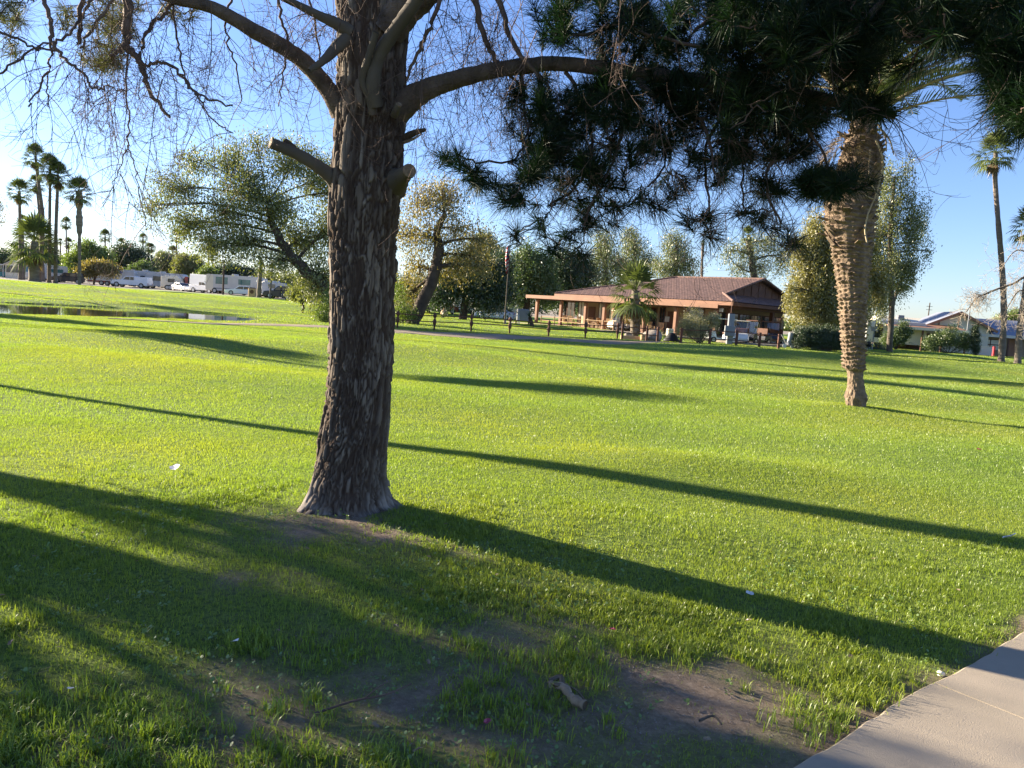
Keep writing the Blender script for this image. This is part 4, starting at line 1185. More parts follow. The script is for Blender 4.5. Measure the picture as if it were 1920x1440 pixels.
tree('eucalyptus_tree', 'tall grey-green tree with drooping foliage just right of the scaly date palm trunk', 'tree', 64,
     [(1668, 640, 11), (1672, 560, 10), (1668, 480, 9), (1672, 400, 7), (1678, 330, 4)],
     [(1672, 335, 30, 26, 0), (1700, 372, 30, 20, 0), (1730, 385, 14, 12, 0), (1665, 380, 30, 30, 0), (1695, 425, 32, 26, 0), (1728, 425, 16, 14, 1), (1738, 470, 12, 16, 0), (1712, 500, 18, 18, 0), (1655, 440, 34, 50, 1), (1715, 410, 20, 26, 0), (1640, 500, 30, 50, 1), (1680, 490, 34, 34, 0), (1700, 500, 20, 30, 0), (1650, 560, 30, 34, 1), (1620, 520, 30, 60, 1), (1690, 535, 14, 18, 0), (1610, 440, 34, 60, 2), (1630, 350, 30, 44, 2), (1715, 455, 16, 22, 0), (1700, 318, 16, 14, 0)],
     'mesquite', 'bark_grey', ncl=30, per=20, lsize=0.16, sig=(.22, .22, .60), hangz=0.3, seed=9, shell=.6)
# trees of the left background
lb = [
 ('broadleaf_tree', 'dark bushy tree at the far left edge behind the small gabled cabin', 'darkleaf', 160, [(8, 524, 8), (8, 500, 6)], [(5, 490, 26, 24, 0), (25, 502, 16, 14, 0)]),
 ('broadleaf_tree', 'dull green tree between the stout stumpy palm and the far left cabin', 'midleaf', 155, [(48, 524, 8), (48, 500, 6)], [(45, 478, 20, 26, 0), (58, 500, 16, 18, 0)]),
 ('broadleaf_tree', 'dull olive tree behind the row of tall palms', 'mesquite', 150, [(88, 524, 8), (88, 500, 6)], [(84, 470, 18, 30, 0), (96, 498, 14, 20, 0)]),
 ('broadleaf_tree', 'low dark tree behind the black car', 'darkleaf', 150, [(118, 526, 7), (118, 512, 5)], [(116, 505, 18, 13, 0), (132, 510, 10, 10, 0)]),
 ('palo_verde_tree', 'rounded lime green tree above the long white trailer', 'limeleaf', 140, [(152, 528, 7), (156, 505, 5)], [(140, 492, 22, 20, 0), (165, 472, 26, 20, 0), (190, 485, 22, 22, 0), (150, 505, 18, 12, 0)]),
 ('mesquite_tree', 'low brown twisted tree with a flat crown in front of the long white trailer', 'ashleaf', 128, [(176, 533, 4), (178, 520, 4), (190, 510, 3)], [(165, 506, 20, 6, 0), (200, 505, 20, 5, 0), (185, 500, 20, 5, 0)]),
 ('broadleaf_tree', 'broad dark green tree behind the white pickup', 'darkleaf', 165, [(245, 535, 8), (245, 505, 6)], [(228, 478, 20, 22, 0), (250, 482, 28, 26, 0), (272, 500, 22, 22, 0), (222, 500, 16, 20, 0)]),
 ('broadleaf_tree', 'small bright green tree right behind the white pickup cab', 'midleaf', 150, [(270, 535, 4), (270, 520, 3)], [(270, 505, 9, 9, 0), (252, 510, 8, 6, 0)]),
 ('broadleaf_tree', 'hazy grey-green tree above the striped motorhome', 'greyleaf', 175, [(320, 540, 6), (320, 520, 5)], [(312, 500, 18, 20, 0), (330, 510, 16, 14, 0), (305, 485, 12, 12, 0)]),
 ('broadleaf_tree', 'olive tree behind the white truck with a camper on its bed', 'mesquite', 170, [(352, 545, 6), (352, 520, 5)], [(345, 500, 18, 22, 0), (365, 505, 20, 22, 0), (335, 515, 12, 10, 0)]),
 ('broadleaf_tree', 'lime green shrub-like tree between the camper truck and the beige motorhome', 'limeleaf', 150, [(385, 548, 5), (385, 530, 4)], [(382, 522, 12, 8, 0), (392, 515, 10, 12, 0)]),
 ('broadleaf_tree', 'dark olive tree rising behind the beige motorhome', 'darkleaf', 165, [(430, 548, 6), (430, 520, 5)], [(405, 515, 18, 16, 0), (435, 510, 20, 14, 0), (465, 515, 20, 14, 0)]),
 ('broadleaf_tree', 'brownish tree behind the cars under the spreading olive tree', 'mesquite', 130, [(520, 560, 6), (520, 540, 5)], [(500, 530, 20, 16, 0), (535, 535, 24, 20, 0), (570, 545, 24, 20, 0)]),
 ('broadleaf_tree', 'small tree with a thin straight trunk on the bank right of the pond', 'mesquite', 62, [(568, 598, 5), (568, 575, 4.5), (567, 560, 4)], [(560, 550, 18, 12, 0), (580, 548, 18, 14, 0), (570, 536, 16, 12, 0)]),
 ('broadleaf_tree', 'distant dark tree to the right of the pine trunk, behind the red car', 'darkleaf', 100, [(790, 585, 8), (790, 560, 6)], [(780, 545, 30, 26, 0), (815, 540, 26, 22, 0), (750, 540, 26, 30, 0)]),
 ('broadleaf_tree', 'grey-green tree high behind the rounded dark tree and the flagpole', 'greyleaf', 105, [(910, 590, 8), (912, 540, 7), (915, 480, 5)], [(905, 460, 26, 26, 0), (925, 480, 24, 20, 0), (885, 480, 20, 20, 0), (940, 510, 18, 26, 0)]),
 ('broadleaf_tree', 'low pale green tree behind the blue-grey roofed house', 'limeleaf', 130, [(1890, 668, 5), (1890, 640, 4)], [(1880, 604, 16, 8, 0), (1900, 596, 16, 9, 0), (1915, 600, 12, 10, 0)]),
 ('broadleaf_tree', 'dark tree between the clubhouse end and the golden tree', 'darkleaf', 92, [(1520, 640, 6), (1520, 620, 5)], [(1520, 600, 22, 20, 0), (1545, 605, 20, 18, 0)]),
]
for i, (nm, lab, lf, D, tk, bl) in enumerate(lb):
    tree(nm, lab, 'tree', D, tk, bl, lf, ncl=34, per=34, lsize=0.0024 * D, sig=0.0036 * D, hangz=0.05, group='trees behind the parked vehicles' if i < 13 else None, seed=40 + i, twigs=D < 100)
# bare-branched tree leaning in from the right edge
bt = empty('bare_tree', GD(1980, 42), 'bare pale tree whose leafless branch reaches in from the right edge', 'tree')
bp_ = []
g5 = np.random.default_rng(55)
def P42(pts):
    SP = smooth_path([W(a, b, 42) for a, b, c in pts], 5); return (SP, np.interp(np.linspace(0, len(pts) - 1, len(SP)), np.arange(len(pts)), [c * 42 / F / 2 for a, b, c in pts]))
main = [P42([(1975, 690, 16), (1970, 600, 13), (1965, 520, 9), (1960, 480, 5)]), P42([(1970, 560, 6), (1930, 520, 4.5), (1900, 532, 4), (1870, 542, 3.5), (1850, 550, 3), (1830, 560, 2), (1812, 585, 1.4)]), P42([(1856, 549, 2), (1842, 553, 1.6), (1828, 550, 1)]), P42([(1968, 520, 5), (1935, 480, 3), (1905, 470, 2), (1880, 500, 1)]),
        P42([(1966, 600, 5), (1935, 560, 3), (1912, 545, 2.5), (1890, 575, 1.5), (1878, 600, 1)]), P42([(1970, 620, 4), (1940, 600, 2.5), (1915, 590, 2)])]
V, Fq = tri_tubes(main, 7); link('trunk', np_mesh('trunk', V - np.array(bt.location), Fq, M['bark_grey'], True), bt)
tw = []
for SP, rr in main[1:]:
    for _ in range(26):
        hang(SP[g5.integers(3, len(SP))].copy(), g5.normal(0, .8, 3) + np.array([0, 0, -.3]), g5.uniform(.5, 1.3), .012, 1, g5)
surf('paletwig', (0.42, 0.35, 0.27), (0.30, 0.24, 0.18), 3, .9)
V, Fq = tri_tubes([(p, np.maximum(r, .006)) for p, r in tw], 3); link('twigs', np_mesh('twigs', V - np.array(bt.location), Fq, M['paletwig']), bt)
# its near twin's twigs at the far left edge are the leaves of a tree just out of view
tree('broadleaf_tree', 'pinkish brown twiggy crown poking in at the far left edge, left of the tallest palms', 'tree', 60, [(-60, 560, 14), (-55, 480, 10), (-45, 420, 6)], [(-30, 400, 26, 20, 0), (0, 385, 12, 12, 0), (-5, 415, 14, 8, 0), (-60, 380, 40, 40, 0)], 'ashleaf', ncl=20, per=26, lsize=.12, sig=.3, seed=77)

# ------------------------------------------------------------------ fan palms
def fan_palm_mesh(gr, nfr=40, R_=1.75, dead=14, lw=0.10):
    def fan(o, az, el, L, V, Fq, droop=.35):
        d = np.array([math.sin(az) * math.cos(el), math.cos(az) * math.cos(el), math.sin(el)])
        side = np.array([math.cos(az), -math.sin(az), 0]); up = np.cross(side, d)
        c = o + d * L * .45 - np.array([0, 0, 1]) * droop * .12 * L
        b = len(V); w = .012 * L / 1.2
        V += [o - side * w, o + side * w, c + side * w, c - side * w]; Fq.append((b, b + 1, b + 2, b + 3))
        n = 13
        for k in range(n):
            a = (k / (n - 1) - .5) * 2.5
            v = d * math.cos(a) + side * math.sin(a) + up * (.12 * math.cos(a * 2) - .1)
            l = L * (.62 - .12 * abs(a)) * gr.uniform(.85, 1.1)
            tip = c + v * l + np.array([0, 0, -droop * l * gr.uniform(.35, .8)])
            md = c + v * l * .55
            s2 = np.cross(v, up); s2 /= np.linalg.norm(s2); hw = lw * .5 * L / 1.7
            b = len(V); V += [c, md + s2 * hw, tip, md - s2 * hw]; Fq.append((b, b + 1, b + 2, b + 3))
    V = []; Fq = []
    for i in range(nfr):
        az = i * 2.39996 + gr.uniform(-.2, .2); el = R(88) - R(132) * (i / nfr) ** 1.15
        fan(np.array([0, 0, -.25 * i / nfr]), az, el + gr.uniform(-.1, .1), R_ * gr.uniform(.9, 1.12), V, Fq, .10 + .55 * i / nfr)
    V2 = []; F2 = []
    for i in range(dead):
        az = i * 2.39996; fan(np.array([0, 0, -.3 - .4 * i / dead]), az, R(-55) - gr.uniform(0, .5), R_ * .7 * gr.uniform(.7, 1), V2, F2, .4)
    return np.array(V), np.array(Fq), np.array(V2), np.array(F2)
gp = np.random.default_rng(31)
PV = []
for k in range(3):
    a, b, c, d = fan_palm_mesh(gp)
    PV.append((np_mesh('fronds', a, b, M['palmleaf']), np_mesh('dead_fronds', c, d, M['deadleaf'])))
def fan_palm(label, D, base_px, top, w0, w1, scale=1.0, var=0, mids=(), group=None, skirt=False, dead=True, mat='palmtrunk'):
    """top = (px, py) of the crown centre; w0, w1 trunk widths in px"""
    o = GD(base_px, D)
    t = empty('fan_palm', o, label, 'palm tree', group)
    pts = [Vector(o) - Vector((0, 0, .1))] + [W(a, b, D) for a, b in mids] + [W(top[0], top[1], D)]
    SP = smooth_path(pts, 20 if skirt else 8); n = len(SP)
    rr = np.linspace(w0, w1, n) * D / F / 2
    rr *= 1 + 0.06 * gp.normal(0, 1, n)
    rr[0] *= 1.25
    if skirt:
        u = np.linspace(0, 1, n); rr *= 1 + .95 * S((u - .50) / .04) * (1 + .3 * gp.normal(0, 1, n))
    V, Fq = tri_tubes([(SP, rr)], 10)
    link('trunk', np_mesh('trunk', V - np.array(o), Fq, M[mat], True), t)
    for k, nm in ((0, 'fronds'), (1, 'dead_fronds')):
        if k == 1 and not dead: continue
        c = link(nm, PV[var][k], t); c.location = Vector(SP[-1]) - Vector(o); c.scale = (scale,) * 3; c.rotation_euler = (0, 0, gp.uniform(0, 6))
    return t
G1 = 'tall fan palms beyond the pond'
fan_palm('tallest palm, with the highest crown of the cluster beyond the pond', 110, 72, (66, 292), 9, 4, 1.15, 0, [(80, 420), (72, 340)], G1)
fan_palm('palm with an open round crown, leftmost of the tall cluster beyond the pond', 112, 38, (36, 358), 6.5, 5, 1.15, 1, [(38, 440)], G1)
fan_palm('slender palm with small low crown just behind the tallest palm', 122, 44, (42, 412), 5, 4, .55, 2, [], G1)
fan_palm('palm crossing behind the tallest palm, its crown half hidden', 118, 81, (68, 344), 7, 4, .9, 2, [(76, 420)], G1)
fan_palm('second tallest palm, crown touching its neighbour on the right', 108, 92, (94, 314), 7, 4, 1.2, 0, [(93, 430)], G1)
fan_palm('straight palm with slim trunk, between the second tallest and the shaggy trunked palm', 108, 104, (109, 328), 7, 5, 1.2, 1, [(105, 430)], G1)
fan_palm('palm with shaggy thick upper trunk, standing apart right of the cluster', 106, 149, (148, 358), 6, 5.5, 1.25, 2, [(149, 440)], G1, skirt=True)
fan_palm('short stout palm with very thick pale trunk in the middle of the cluster', 106, 64, (65, 452), 20, 12, 2.3, 0, [(64, 480)], G1)
G2 = 'small distant fan palms on the horizon'
sm = [(124, 418, 200, 'small distant palm standing highest between the cluster and the shaggy trunked palm', .9), (113, 452, 240, 'tiny withered palm just right of the slim palm', .5), (128, 455, 230, 'small drooping palm below the higher distant palm', .9), (197, 442, 190, 'small palm above the lime green tree', .95), (228, 456, 200, 'small palm poking out of the top of the broad dark tree', .8),
      (268, 447, 190, 'small palm standing alone at the right side of the broad dark tree', .75), (279, 464, 230, 'left one of two tiny palms side by side', .8), (284, 465, 230, 'right one of two tiny palms side by side', .8), (302, 484, 180, 'bushy small palm at the hazy grey-green tree', 1.0), (331, 443, 180, 'small palm seen below the tips of the hanging twigs', 1.0), (324, 472, 200, 'short dark palm below the twig tips', .9),
      (391, 458, 180, 'small palm with ochre crown, left of the spreading olive tree', 1.1), (399, 480, 210, 'thin palm half hidden by the spreading olive tree', .8), (368, 490, 200, 'low palm among the hazy trees', 1.0), (340, 488, 210, 'low grey palm left of the hazy trees', 1.0)]
for i, (x, y, D, lab, sc_) in enumerate(sm):
    fan_palm(lab, D, x + 1, (x, y), 3.2, 2.4, sc_ * 1.15, i % 3, [], G2, dead=i % 2 == 0)
fan_palm('single tall curving palm trunk at the right with its crown under the pine needles', 62, 1877, (1867, 285), 12, 7, 1.05, 1, [(1882, 600), (1880, 520), (1872, 420), (1866, 340)])
fan_palm('pale leaning palm trunk at the right edge of the picture', 60, 1908, (1935, 420), 12, 8, 1.0, 0, [(1912, 620), (1925, 520)])
fan_palm('palm crown half hidden in the grey-green tree right of the date palm', 78, 1668, (1692, 520), 9, 7, .9, 2, [(1672, 580)])
fan_palm('stubby palm top sticking up behind the clubhouse roof ridge', 120, 1317, (1318, 455), 4, 5, .28, 0, [(1316, 520)], dead=True)
fan_palm('leaning palm trunk with reddish stem behind the clubhouse roof', 110, 1418, (1403, 440), 9, 7, .8, 1, [(1412, 490)], dead=False)
fp = fan_palm('bushy green fan palm with shaggy trunk in front of the clubhouse patio', 56, 1190, (1192, 545), 15, 15, 1.35, 0, [(1190, 600), (1191, 570)])
# rough boot pattern of its trunk
mb = MB()
for i in range(120):
    z = gp.uniform(.1, 2.9); a = gp.uniform(0, 2 * PI); c = fp.location + Vector((0.0, 0, z)); r = .30
    rad = Vector((math.cos(a), math.sin(a), 0)); tn = Vector((-math.sin(a), math.cos(a), 0))
    o = c + rad * r; w = .07
    vs_ = [o - tn * w - rad * .05, o + tn * w - rad * .05, o + tn * w * .5 + rad * .10 + Vector((0, 0, .16)), o - tn * w * .5 + rad * .10 + Vector((0, 0, .16)), o + rad * .02 + Vector((0, 0, .2))]
    mb.add(vs_, [(0, 1, 2, 3), (3, 2, 4), (1, 0, 4), (0, 3, 4), (2, 1, 4)])
mb.build('leaf_bases', M['datebark'], fp)

# ------------------------------------------------------------------ unseen neighbours whose shadows cross the lawn (they stand just left of the picture)
def shadow_tree(name, label, x, y, r, h, blobs, leaf, seed, size=.16, per=40, prof=None):
    gr = np.random.default_rng(seed)
    o = Vector((x, y, float(H(x, y)))); t = empty(name, o, label, 'tree')
    SP = smooth_path([Vector((0, 0, -.1)), Vector((.05, 0, h * .5)), Vector((-.1, .05, h))], 6)
    V, Fq = tri_tubes([(SP, np.interp(np.linspace(0, 1, len(SP)), prof[0], prof[1]) if prof else np.linspace(r * 1.1, r * .7, len(SP)))], 12); link('trunk', np_mesh('trunk', V, Fq, M['bark_dark'], True), t)
    C = []
    for (bx, by, bz, br_, n) in blobs:
        d = gr.normal(0, 1, (n, 3)); d /= np.linalg.norm(d, axis=1, keepdims=True)
        C.append(np.array([bx, by, bz]) + d * gr.random((n, 1)) ** .6 * br_)
    C = np.concatenate(C); V, Fq = leaf_cloud(C, .22, per, size, gr)
    link('crown', np_mesh('crown', V, Fq, M[leaf]), t)
    br = [(np.array([[0, 0, h * .7], list(c * .5 + np.array([0, 0, h * .4])), list(c)]), np.array([.07, .04, .015])) for c in C[::6]]
    V, Fq = tri_tubes(br, 5); link('branches', np_mesh('branches', V, Fq, M['bark_dark'], True), t)
sa, ca = math.sin(SUN_AZ), math.cos(SUN_AZ)
def back(p, t, off=0.0):      # a place t metres towards the sun from ground point p
    return (p.x + sa * t + ca * off, p.y + ca * t - sa * off)
if True:
    x, y = back(G(150, 1075), 7.5); shadow_tree('ash_tree', 'thick trunked tree just outside the left edge, nearest the camera', x, y, .33, 7, [(0, 0, 8.2, 2.4, 60)], 'midleaf', 91)
    x, y = back(G(60, 1360), 7.0, -.30); shadow_tree('citrus_tree', 'low leafy tree just outside the lower left corner', x, y, .12, 1.9, [(0, 0, 2.3, .75, 30), (.1, -.6, 2.4, .6, 22), (.1, -.9, 2.0, .6, 16), (-.3, .4, 1.7, .5, 10), (.2, -1.2, 2.3, .5, 8)], 'midleaf', 92, .12, 30)
    x, y = back(G(900, 1300), 13); shadow_tree('pepper_tree', 'open crowned tree outside the left edge behind the nearest trunk', x, y, .14, 3.6, [(0, 0, 4.1, 1.0, 22), (.3, -.9, 3.9, .8, 14), (-.6, -.6, 4.6, .9, 20), (.5, -.7, 3.6, .6, 14), (-.2, -1.6, 4.2, .9, 24)], 'midleaf', 93, .12, 24)
    x, y = back(G(820, 1075), 15); shadow_tree('pepper_tree', 'airy small tree outside the left edge between the nearest trunk and the palm', x, y, .07, 3.6, [(0, 0, 4.3, .42, 10), (.1, -.5, 4.2, .4, 9), (.1, -1.0, 4.2, .4, 8)], 'midleaf', 95, .12, 24)
    x, y = back(G(560, 1000), 9.5, .05); shadow_tree('young_tree', 'slim young tree outside the left edge with sparse low leaves', x, y, .04, 2.6, [(0, 0, 2.9, .33, 7), (.1, -.5, 2.9, .3, 6), (.1, -.25, 2.4, .3, 5)], 'midleaf', 96, .10, 22)
    x, y = back(G(1040, 1150), 14, 0); shadow_tree('young_tree', 'thin young tree outside the left edge, taller than the other slim one', x, y, .035, 3.8, [(0, 0, 4.2, .36, 10), (.1, -.45, 4.15, .34, 10), (.1, .3, 4.3, .3, 5), (0, -.8, 4.0, .3, 7)], 'midleaf', 97, .10, 24)
    q = G(590, 815); x, y = back(q, 11.5); shadow_tree('skirted_palm', 'palm with a dead frond skirt outside the left edge casting the long narrow shadow', x, y, .12, 10, [(0, 0, 10.2, 1.0, 20)], 'palmleaf', 94, .5, 40, ([0, .25, .35, .6, .8, 1], [.13, .10, .13, .30, .40, .25]))
    for i, (px, py, t_, r, cr_, n_) in enumerate([(1300, 690, 42, .15, 1.1, 24), (1000, 725, 30, .08, .6, 12), (300, 632, 17, .08, .5, 12), (1700, 705, 55, .18, 1.2, 30), (420, 645, 26, .12, .6, 14), (-20, 590, 12, .2, 1.2, 40)]):
        q = G(px, py)
        while True:
            x, y = back(q, t_)
            if x / y < -.76 - (cr_ + 1.2) / y: break
            t_ += 1.0
        zc_ = .296 * t_ + cr_ * .4
        shadow_tree('shade_tree', ['tall broad tree beyond the left edge shading the middle of the lawn', 'slim young tree beyond the left edge, second nearest the pine', 'small round tree beyond the left edge near the pond', 'tallest tree beyond the left edge whose shade reaches the date palm', 'middle sized tree beyond the left edge by the pond', 'round tree on the pond bank just beyond the left edge'][i], x, y, r, zc_, [(0, 0, zc_, cr_, n_), (.4, 0, zc_ + cr_, cr_, n_)], 'midleaf', 120 + i, .3, 40)
# ------------------------------------------------------------------ clubhouse
class Fr:
    def __init__(s, o, ang):        # ang: direction of local +a axis measured from +X
        s.o = Vector(o); s.X = Vector((math.cos(ang), math.sin(ang), 0)); s.Y = Vector((-math.sin(ang), math.cos(ang), 0)); s.Z = Vector((0, 0, 1))
    def p(s, a, b, z): return s.o + s.X * a + s.Y * b + s.Z * z
    def bx(s, mb, a0, a1, b0, b1, z0, z1, bev=0):
        mb.box(s.p((a0 + a1) / 2, (b0 + b1) / 2, (z0 + z1) / 2), (abs(a1 - a0), abs(b1 - b0), abs(z1 - z0)), (s.X, s.Y, s.Z), bev)

C1 = Vector((18.1, 66.0, 0)); 
e1 = Vector((-0.683, 0.730, 0))
GZ = float(H(18, 66)) 
class FB(Fr):
    def __init__(s): s.o = Vector((C1.x, C1.y, GZ)); s.X = e1; s.Y = Vector((0.730, 0.683, 0)); s.Z = Vector((0, 0, 1))
fb = FB()
club = empty('clubhouse', fb.p(8, 6, 0), 'long low clubhouse with reddish tile roof and orange-brown patio fascia', 'building')
EH, RH = 3.25, 5.75
LEN, WID = 19.5, 16.2
mb = MB(); fb.bx(mb, -6, 26, -4.5, WID + 4, -0.5, 0.06); mb.build('slab', M['concrete'], club)

def wall_px(px, b):      # facade coordinate a whose column falls at image column px
    lo, hi = -12.0, 40.0
    def col(a):
        v = fb.p(a, b, 1.6) - CAM; return 960 + F * v.dot(cr) / v.dot(cf)
    for _ in range(40):
        mid = (lo + hi) / 2
        if col(mid) > px: lo = mid
        else: hi = mid
    return lo
# walls (butted pieces)
BW = 2.2
mb = MB(); fb.bx(mb, 3.2, LEN - .6, BW, BW + .2, 0.06, 3.2); fb.bx(mb, LEN - .6, LEN - .4, BW, WID - 1, .06, 3.2); fb.bx(mb, 3.0, 3.2, BW, WID - 1, 0.06, 3.2); fb.bx(mb, 3.2, LEN - .6, WID - 1.2, WID - 1, .06, 3.2)
mb.build('wall', M['stucco'], club)
def window(a0, a1, z0, z1, mat, b=BW, side=False, nm='window', mull=1):
    f = MB(); t = .09
    if not side:
        fb.bx(f, a0 - t, a1 + t, b - .05, b - .005, z1, z1 + t); fb.bx(f, a0 - t, a1 + t, b - .05, b - .005, z0 - t, z0)
        fb.bx(f, a0 - t, a0, b - .05, b - .005, z0, z1); fb.bx(f, a1, a1 + t, b - .05, b - .005, z0, z1)
        for k in range(mull):
            am = a0 + (a1 - a0) * (k + 1) / (mull + 1); fb.bx(f, am - .03, am + .03, b - .052, b - .035, z0, z1)
    else:
        fb.bx(f, 2.95, 2.995, a0 - t, a1 + t, z1, z1 + t); fb.bx(f, 2.95, 2.995, a0 - t, a1 + t, z0 - t, z0)
        fb.bx(f, 2.95, 2.995, a0 - t, a0, z0, z1); fb.bx(f, 2.95, 2.995, a1, a1 + t, z0, z1)
        for k in range(mull):
            am = a0 + (a1 - a0) * (k + 1) / (mull + 1); fb.bx(f, 2.95, 2.985, am - .03, am + .03, z0, z1)
    w = f.build(nm, M['darktrim'], club)
    g_ = MB()
    if not side: fb.bx(g_, a0, a1, b - .03, b - .01, z0, z1)
    else: fb.bx(g_, 2.965, 2.985, a0, a1, z0, z1)
    p = g_.build('pane', M[mat], w); 
    return w
for (p0, p1, z0, z1, mt) in [(1063, 1078, .9, 2.5, 'glass'), (1084, 1096, .3, 2.6, 'curtain'), (1122, 1134, .3, 2.6, 'curtain'), (1142, 1166, .3, 2.6, 'curtain'), (1170, 1180, .8, 2.5, 'glass'), (1215, 1232, .8, 2.4, 'glass'), (1236, 1248, .3, 2.5, 'glass'), (1290, 1320, .6, 2.5, 'glass')]:
    a1_, a0_ = wall_px(p0, BW), wall_px(p1, BW); window(a0_ + .1, a1_ - .1, z0, z1, mt, nm='window')
for (p0, p1) in [(1104, 1116), (1252, 1262)]:
    a1_, a0_ = wall_px(p0, BW), wall_px(p1, BW); d_ = MB(); fb.bx(d_, a0_, a1_, BW - .06, BW - .004, .06, 2.2); d_.build('door', M['darktrim'], club)
for k in range(6): window(2.6 + k * 2.05, 4.3 + k * 2.05, .35, 2.35, 'glass', side=True, mull=2)
# patio roof: flat deck, fascia board, beam, columns
PB = -1.9
AE = wall_px(985, PB) 
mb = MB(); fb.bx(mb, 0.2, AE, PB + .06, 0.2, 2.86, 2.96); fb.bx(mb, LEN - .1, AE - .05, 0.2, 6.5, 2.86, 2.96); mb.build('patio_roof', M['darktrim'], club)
mb = MB(); fb.bx(mb, 0.0, AE, PB, PB + .06, 2.66, 3.0); fb.bx(mb, AE, AE + .06, PB, 6.5, 2.66, 3.0); mb.build('fascia', M['trim'], club)
mb = MB(); fb.bx(mb, .4, AE - .8, PB + .7, PB + .9, 2.55, 2.859); mb.build('beam', M['darktrim'], club)
for px in (1007, 1052, 1098, 1133, 1150, 1207, 1267, 1341):
    a_ = wall_px(px, PB + .8); mb = MB(); fb.bx(mb, a_ - .15, a_ + .15, PB + .65, PB + .95, .06, 2.55, .02); fb.bx(mb, a_ - .2, a_ + .2, PB + .6, PB + 1.0, .06, .2)
    mb.build('column', M['trim'], club)
# end porch columns and beam
for b_ in (0.6, 8.0, 15.4):
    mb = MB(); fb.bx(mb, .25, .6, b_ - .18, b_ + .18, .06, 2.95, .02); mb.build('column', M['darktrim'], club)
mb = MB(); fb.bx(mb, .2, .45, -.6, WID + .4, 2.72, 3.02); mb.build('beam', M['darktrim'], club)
# main roof: clay tiles as real barrel waves
TW_, TL_ = 0.30, 0.42
def tile_plane(A, Bv, Cv, Dv=None, name='roof', up=0.0):
    """A-B along the eave, C (and D) along the ridge; planar, tiles run up the slope"""
    A, Bv, Cv = Vector(A), Vector(Bv), Vector(Cv); Dv = Vector(Dv) if Dv is not None else Cv
    Xe = (Bv - A).normalized(); nrm = Xe.cross(Cv - A).normalized(); 
    if nrm.z < 0: nrm = -nrm
    Yu = nrm.cross(Xe); 
    if Yu.z < 0: Yu = -Yu
    def uv(p): d = p - A; return d.dot(Xe), d.dot(Yu)
    uB = uv(Bv)[0]; uC, vC = uv(Cv); uD, vD = uv(Dv)       # A(0,0) B(uB,0) C(uC,vC) D(uD,vC): trapezoid A-B-C-D
    nv = max(2, int(vC / (TL_ / 3))); V = []; Fq = []
    nu = int(abs(uB) / 0.05)
    for j in range(nv + 1):
        v = vC * j / nv
        l = 0 + (uD - 0) * j / nv; r = uB + (uC - uB) * j / nv
        fr_ = (v / TL_) % 1.0
        for i in range(nu + 1):
            u = uB * i / nu
            uu = min(max(u, min(l, r)), max(l, r))
            h = 0.045 * abs(math.sin(PI * uu / TW_)) + 0.035 * (1 - fr_) + 0.01 * float(((int(uu / TW_) * 7 + int(v / TL_) * 13) % 5) / 5)
            p = A + Xe * uu + Yu * v + nrm * (h + up)
            V.append(tuple(p))
    for j in range(nv):
        for i in range(nu):
            k = j * (nu + 1) + i
            Fq.append((k, k + 1, k + nu + 2, k + nu + 1))
    return np.array(V), np.array(Fq)
ov = 0.7
GA = 2.1       # the little gable stands back from the end
zg = EH + (RH - EH) * (GA + ov) / (WID / 2 + ov)
def sl(b): return EH + (RH - EH) * (b + ov) / (WID / 2 + ov)
LH = LEN + ov - (WID / 2 + ov)
planes = []
E00 = fb.p(-ov, -ov, EH); E10 = fb.p(LEN + ov, -ov, EH); E01 = fb.p(-ov, WID + ov, EH); E11 = fb.p(LEN + ov, WID + ov, EH)
Rr0 = fb.p(GA - .5, WID / 2, RH); Rr1 = fb.p(LH, WID / 2, RH)
# front slope: hip corner cut at the right end up to the gable foot
g0 = fb.p(GA, GA, zg); g1 = fb.p(GA, WID - GA, zg)
parts = [tile_plane(fb.p(GA - .5, -ov, EH), E10, Rr1, Rr0), tile_plane(E11, fb.p(GA - .5, WID + ov, EH), Rr0, Rr1), tile_plane(E10, E11, Rr1)]
tri1 = tile_plane(E00, fb.p(GA - .5, -ov, EH), fb.p(GA - .5, GA - .5, sl(GA - .5)), fb.p(GA - .5, GA - .5, sl(GA - .5)))
tri2 = tile_plane(fb.p(GA - .5, WID + ov, EH), E01, fb.p(GA - .5, WID - GA + .5, sl(GA - .5)))
skirt = tile_plane(E01, E00, fb.p(GA, GA, zg), fb.p(GA, WID - GA, zg))
V, Fq = join(parts + [tri1, tri2, skirt])
roof = link('roof', np_mesh('roof', V - np.array(club.location), Fq, M['rooftile'], False), club)
# ridge and hip caps
mb = MB()
def cap(p, q): 
    n = max(2, int((q - p).length / .45))
    for i in range(n):
        a = p.lerp(q, i / n); b = p.lerp(q, (i + 1.08) / n); mb.tube([a + Vector((0, 0, .05)), b + Vector((0, 0, .09))], [.12, .10], 8)
cap(Rr0, Rr1); cap(E10, Rr1); cap(E00, fb.p(GA, GA, zg)); cap(fb.p(GA - .5, GA - .5, sl(GA - .5)), Rr0); cap(fb.p(GA - .5, WID - GA + .5, sl(GA - .5)), Rr0); cap(E01, fb.p(GA, WID - GA, zg))
cp = mb.build('ridge_caps', M['rooftile'], roof)
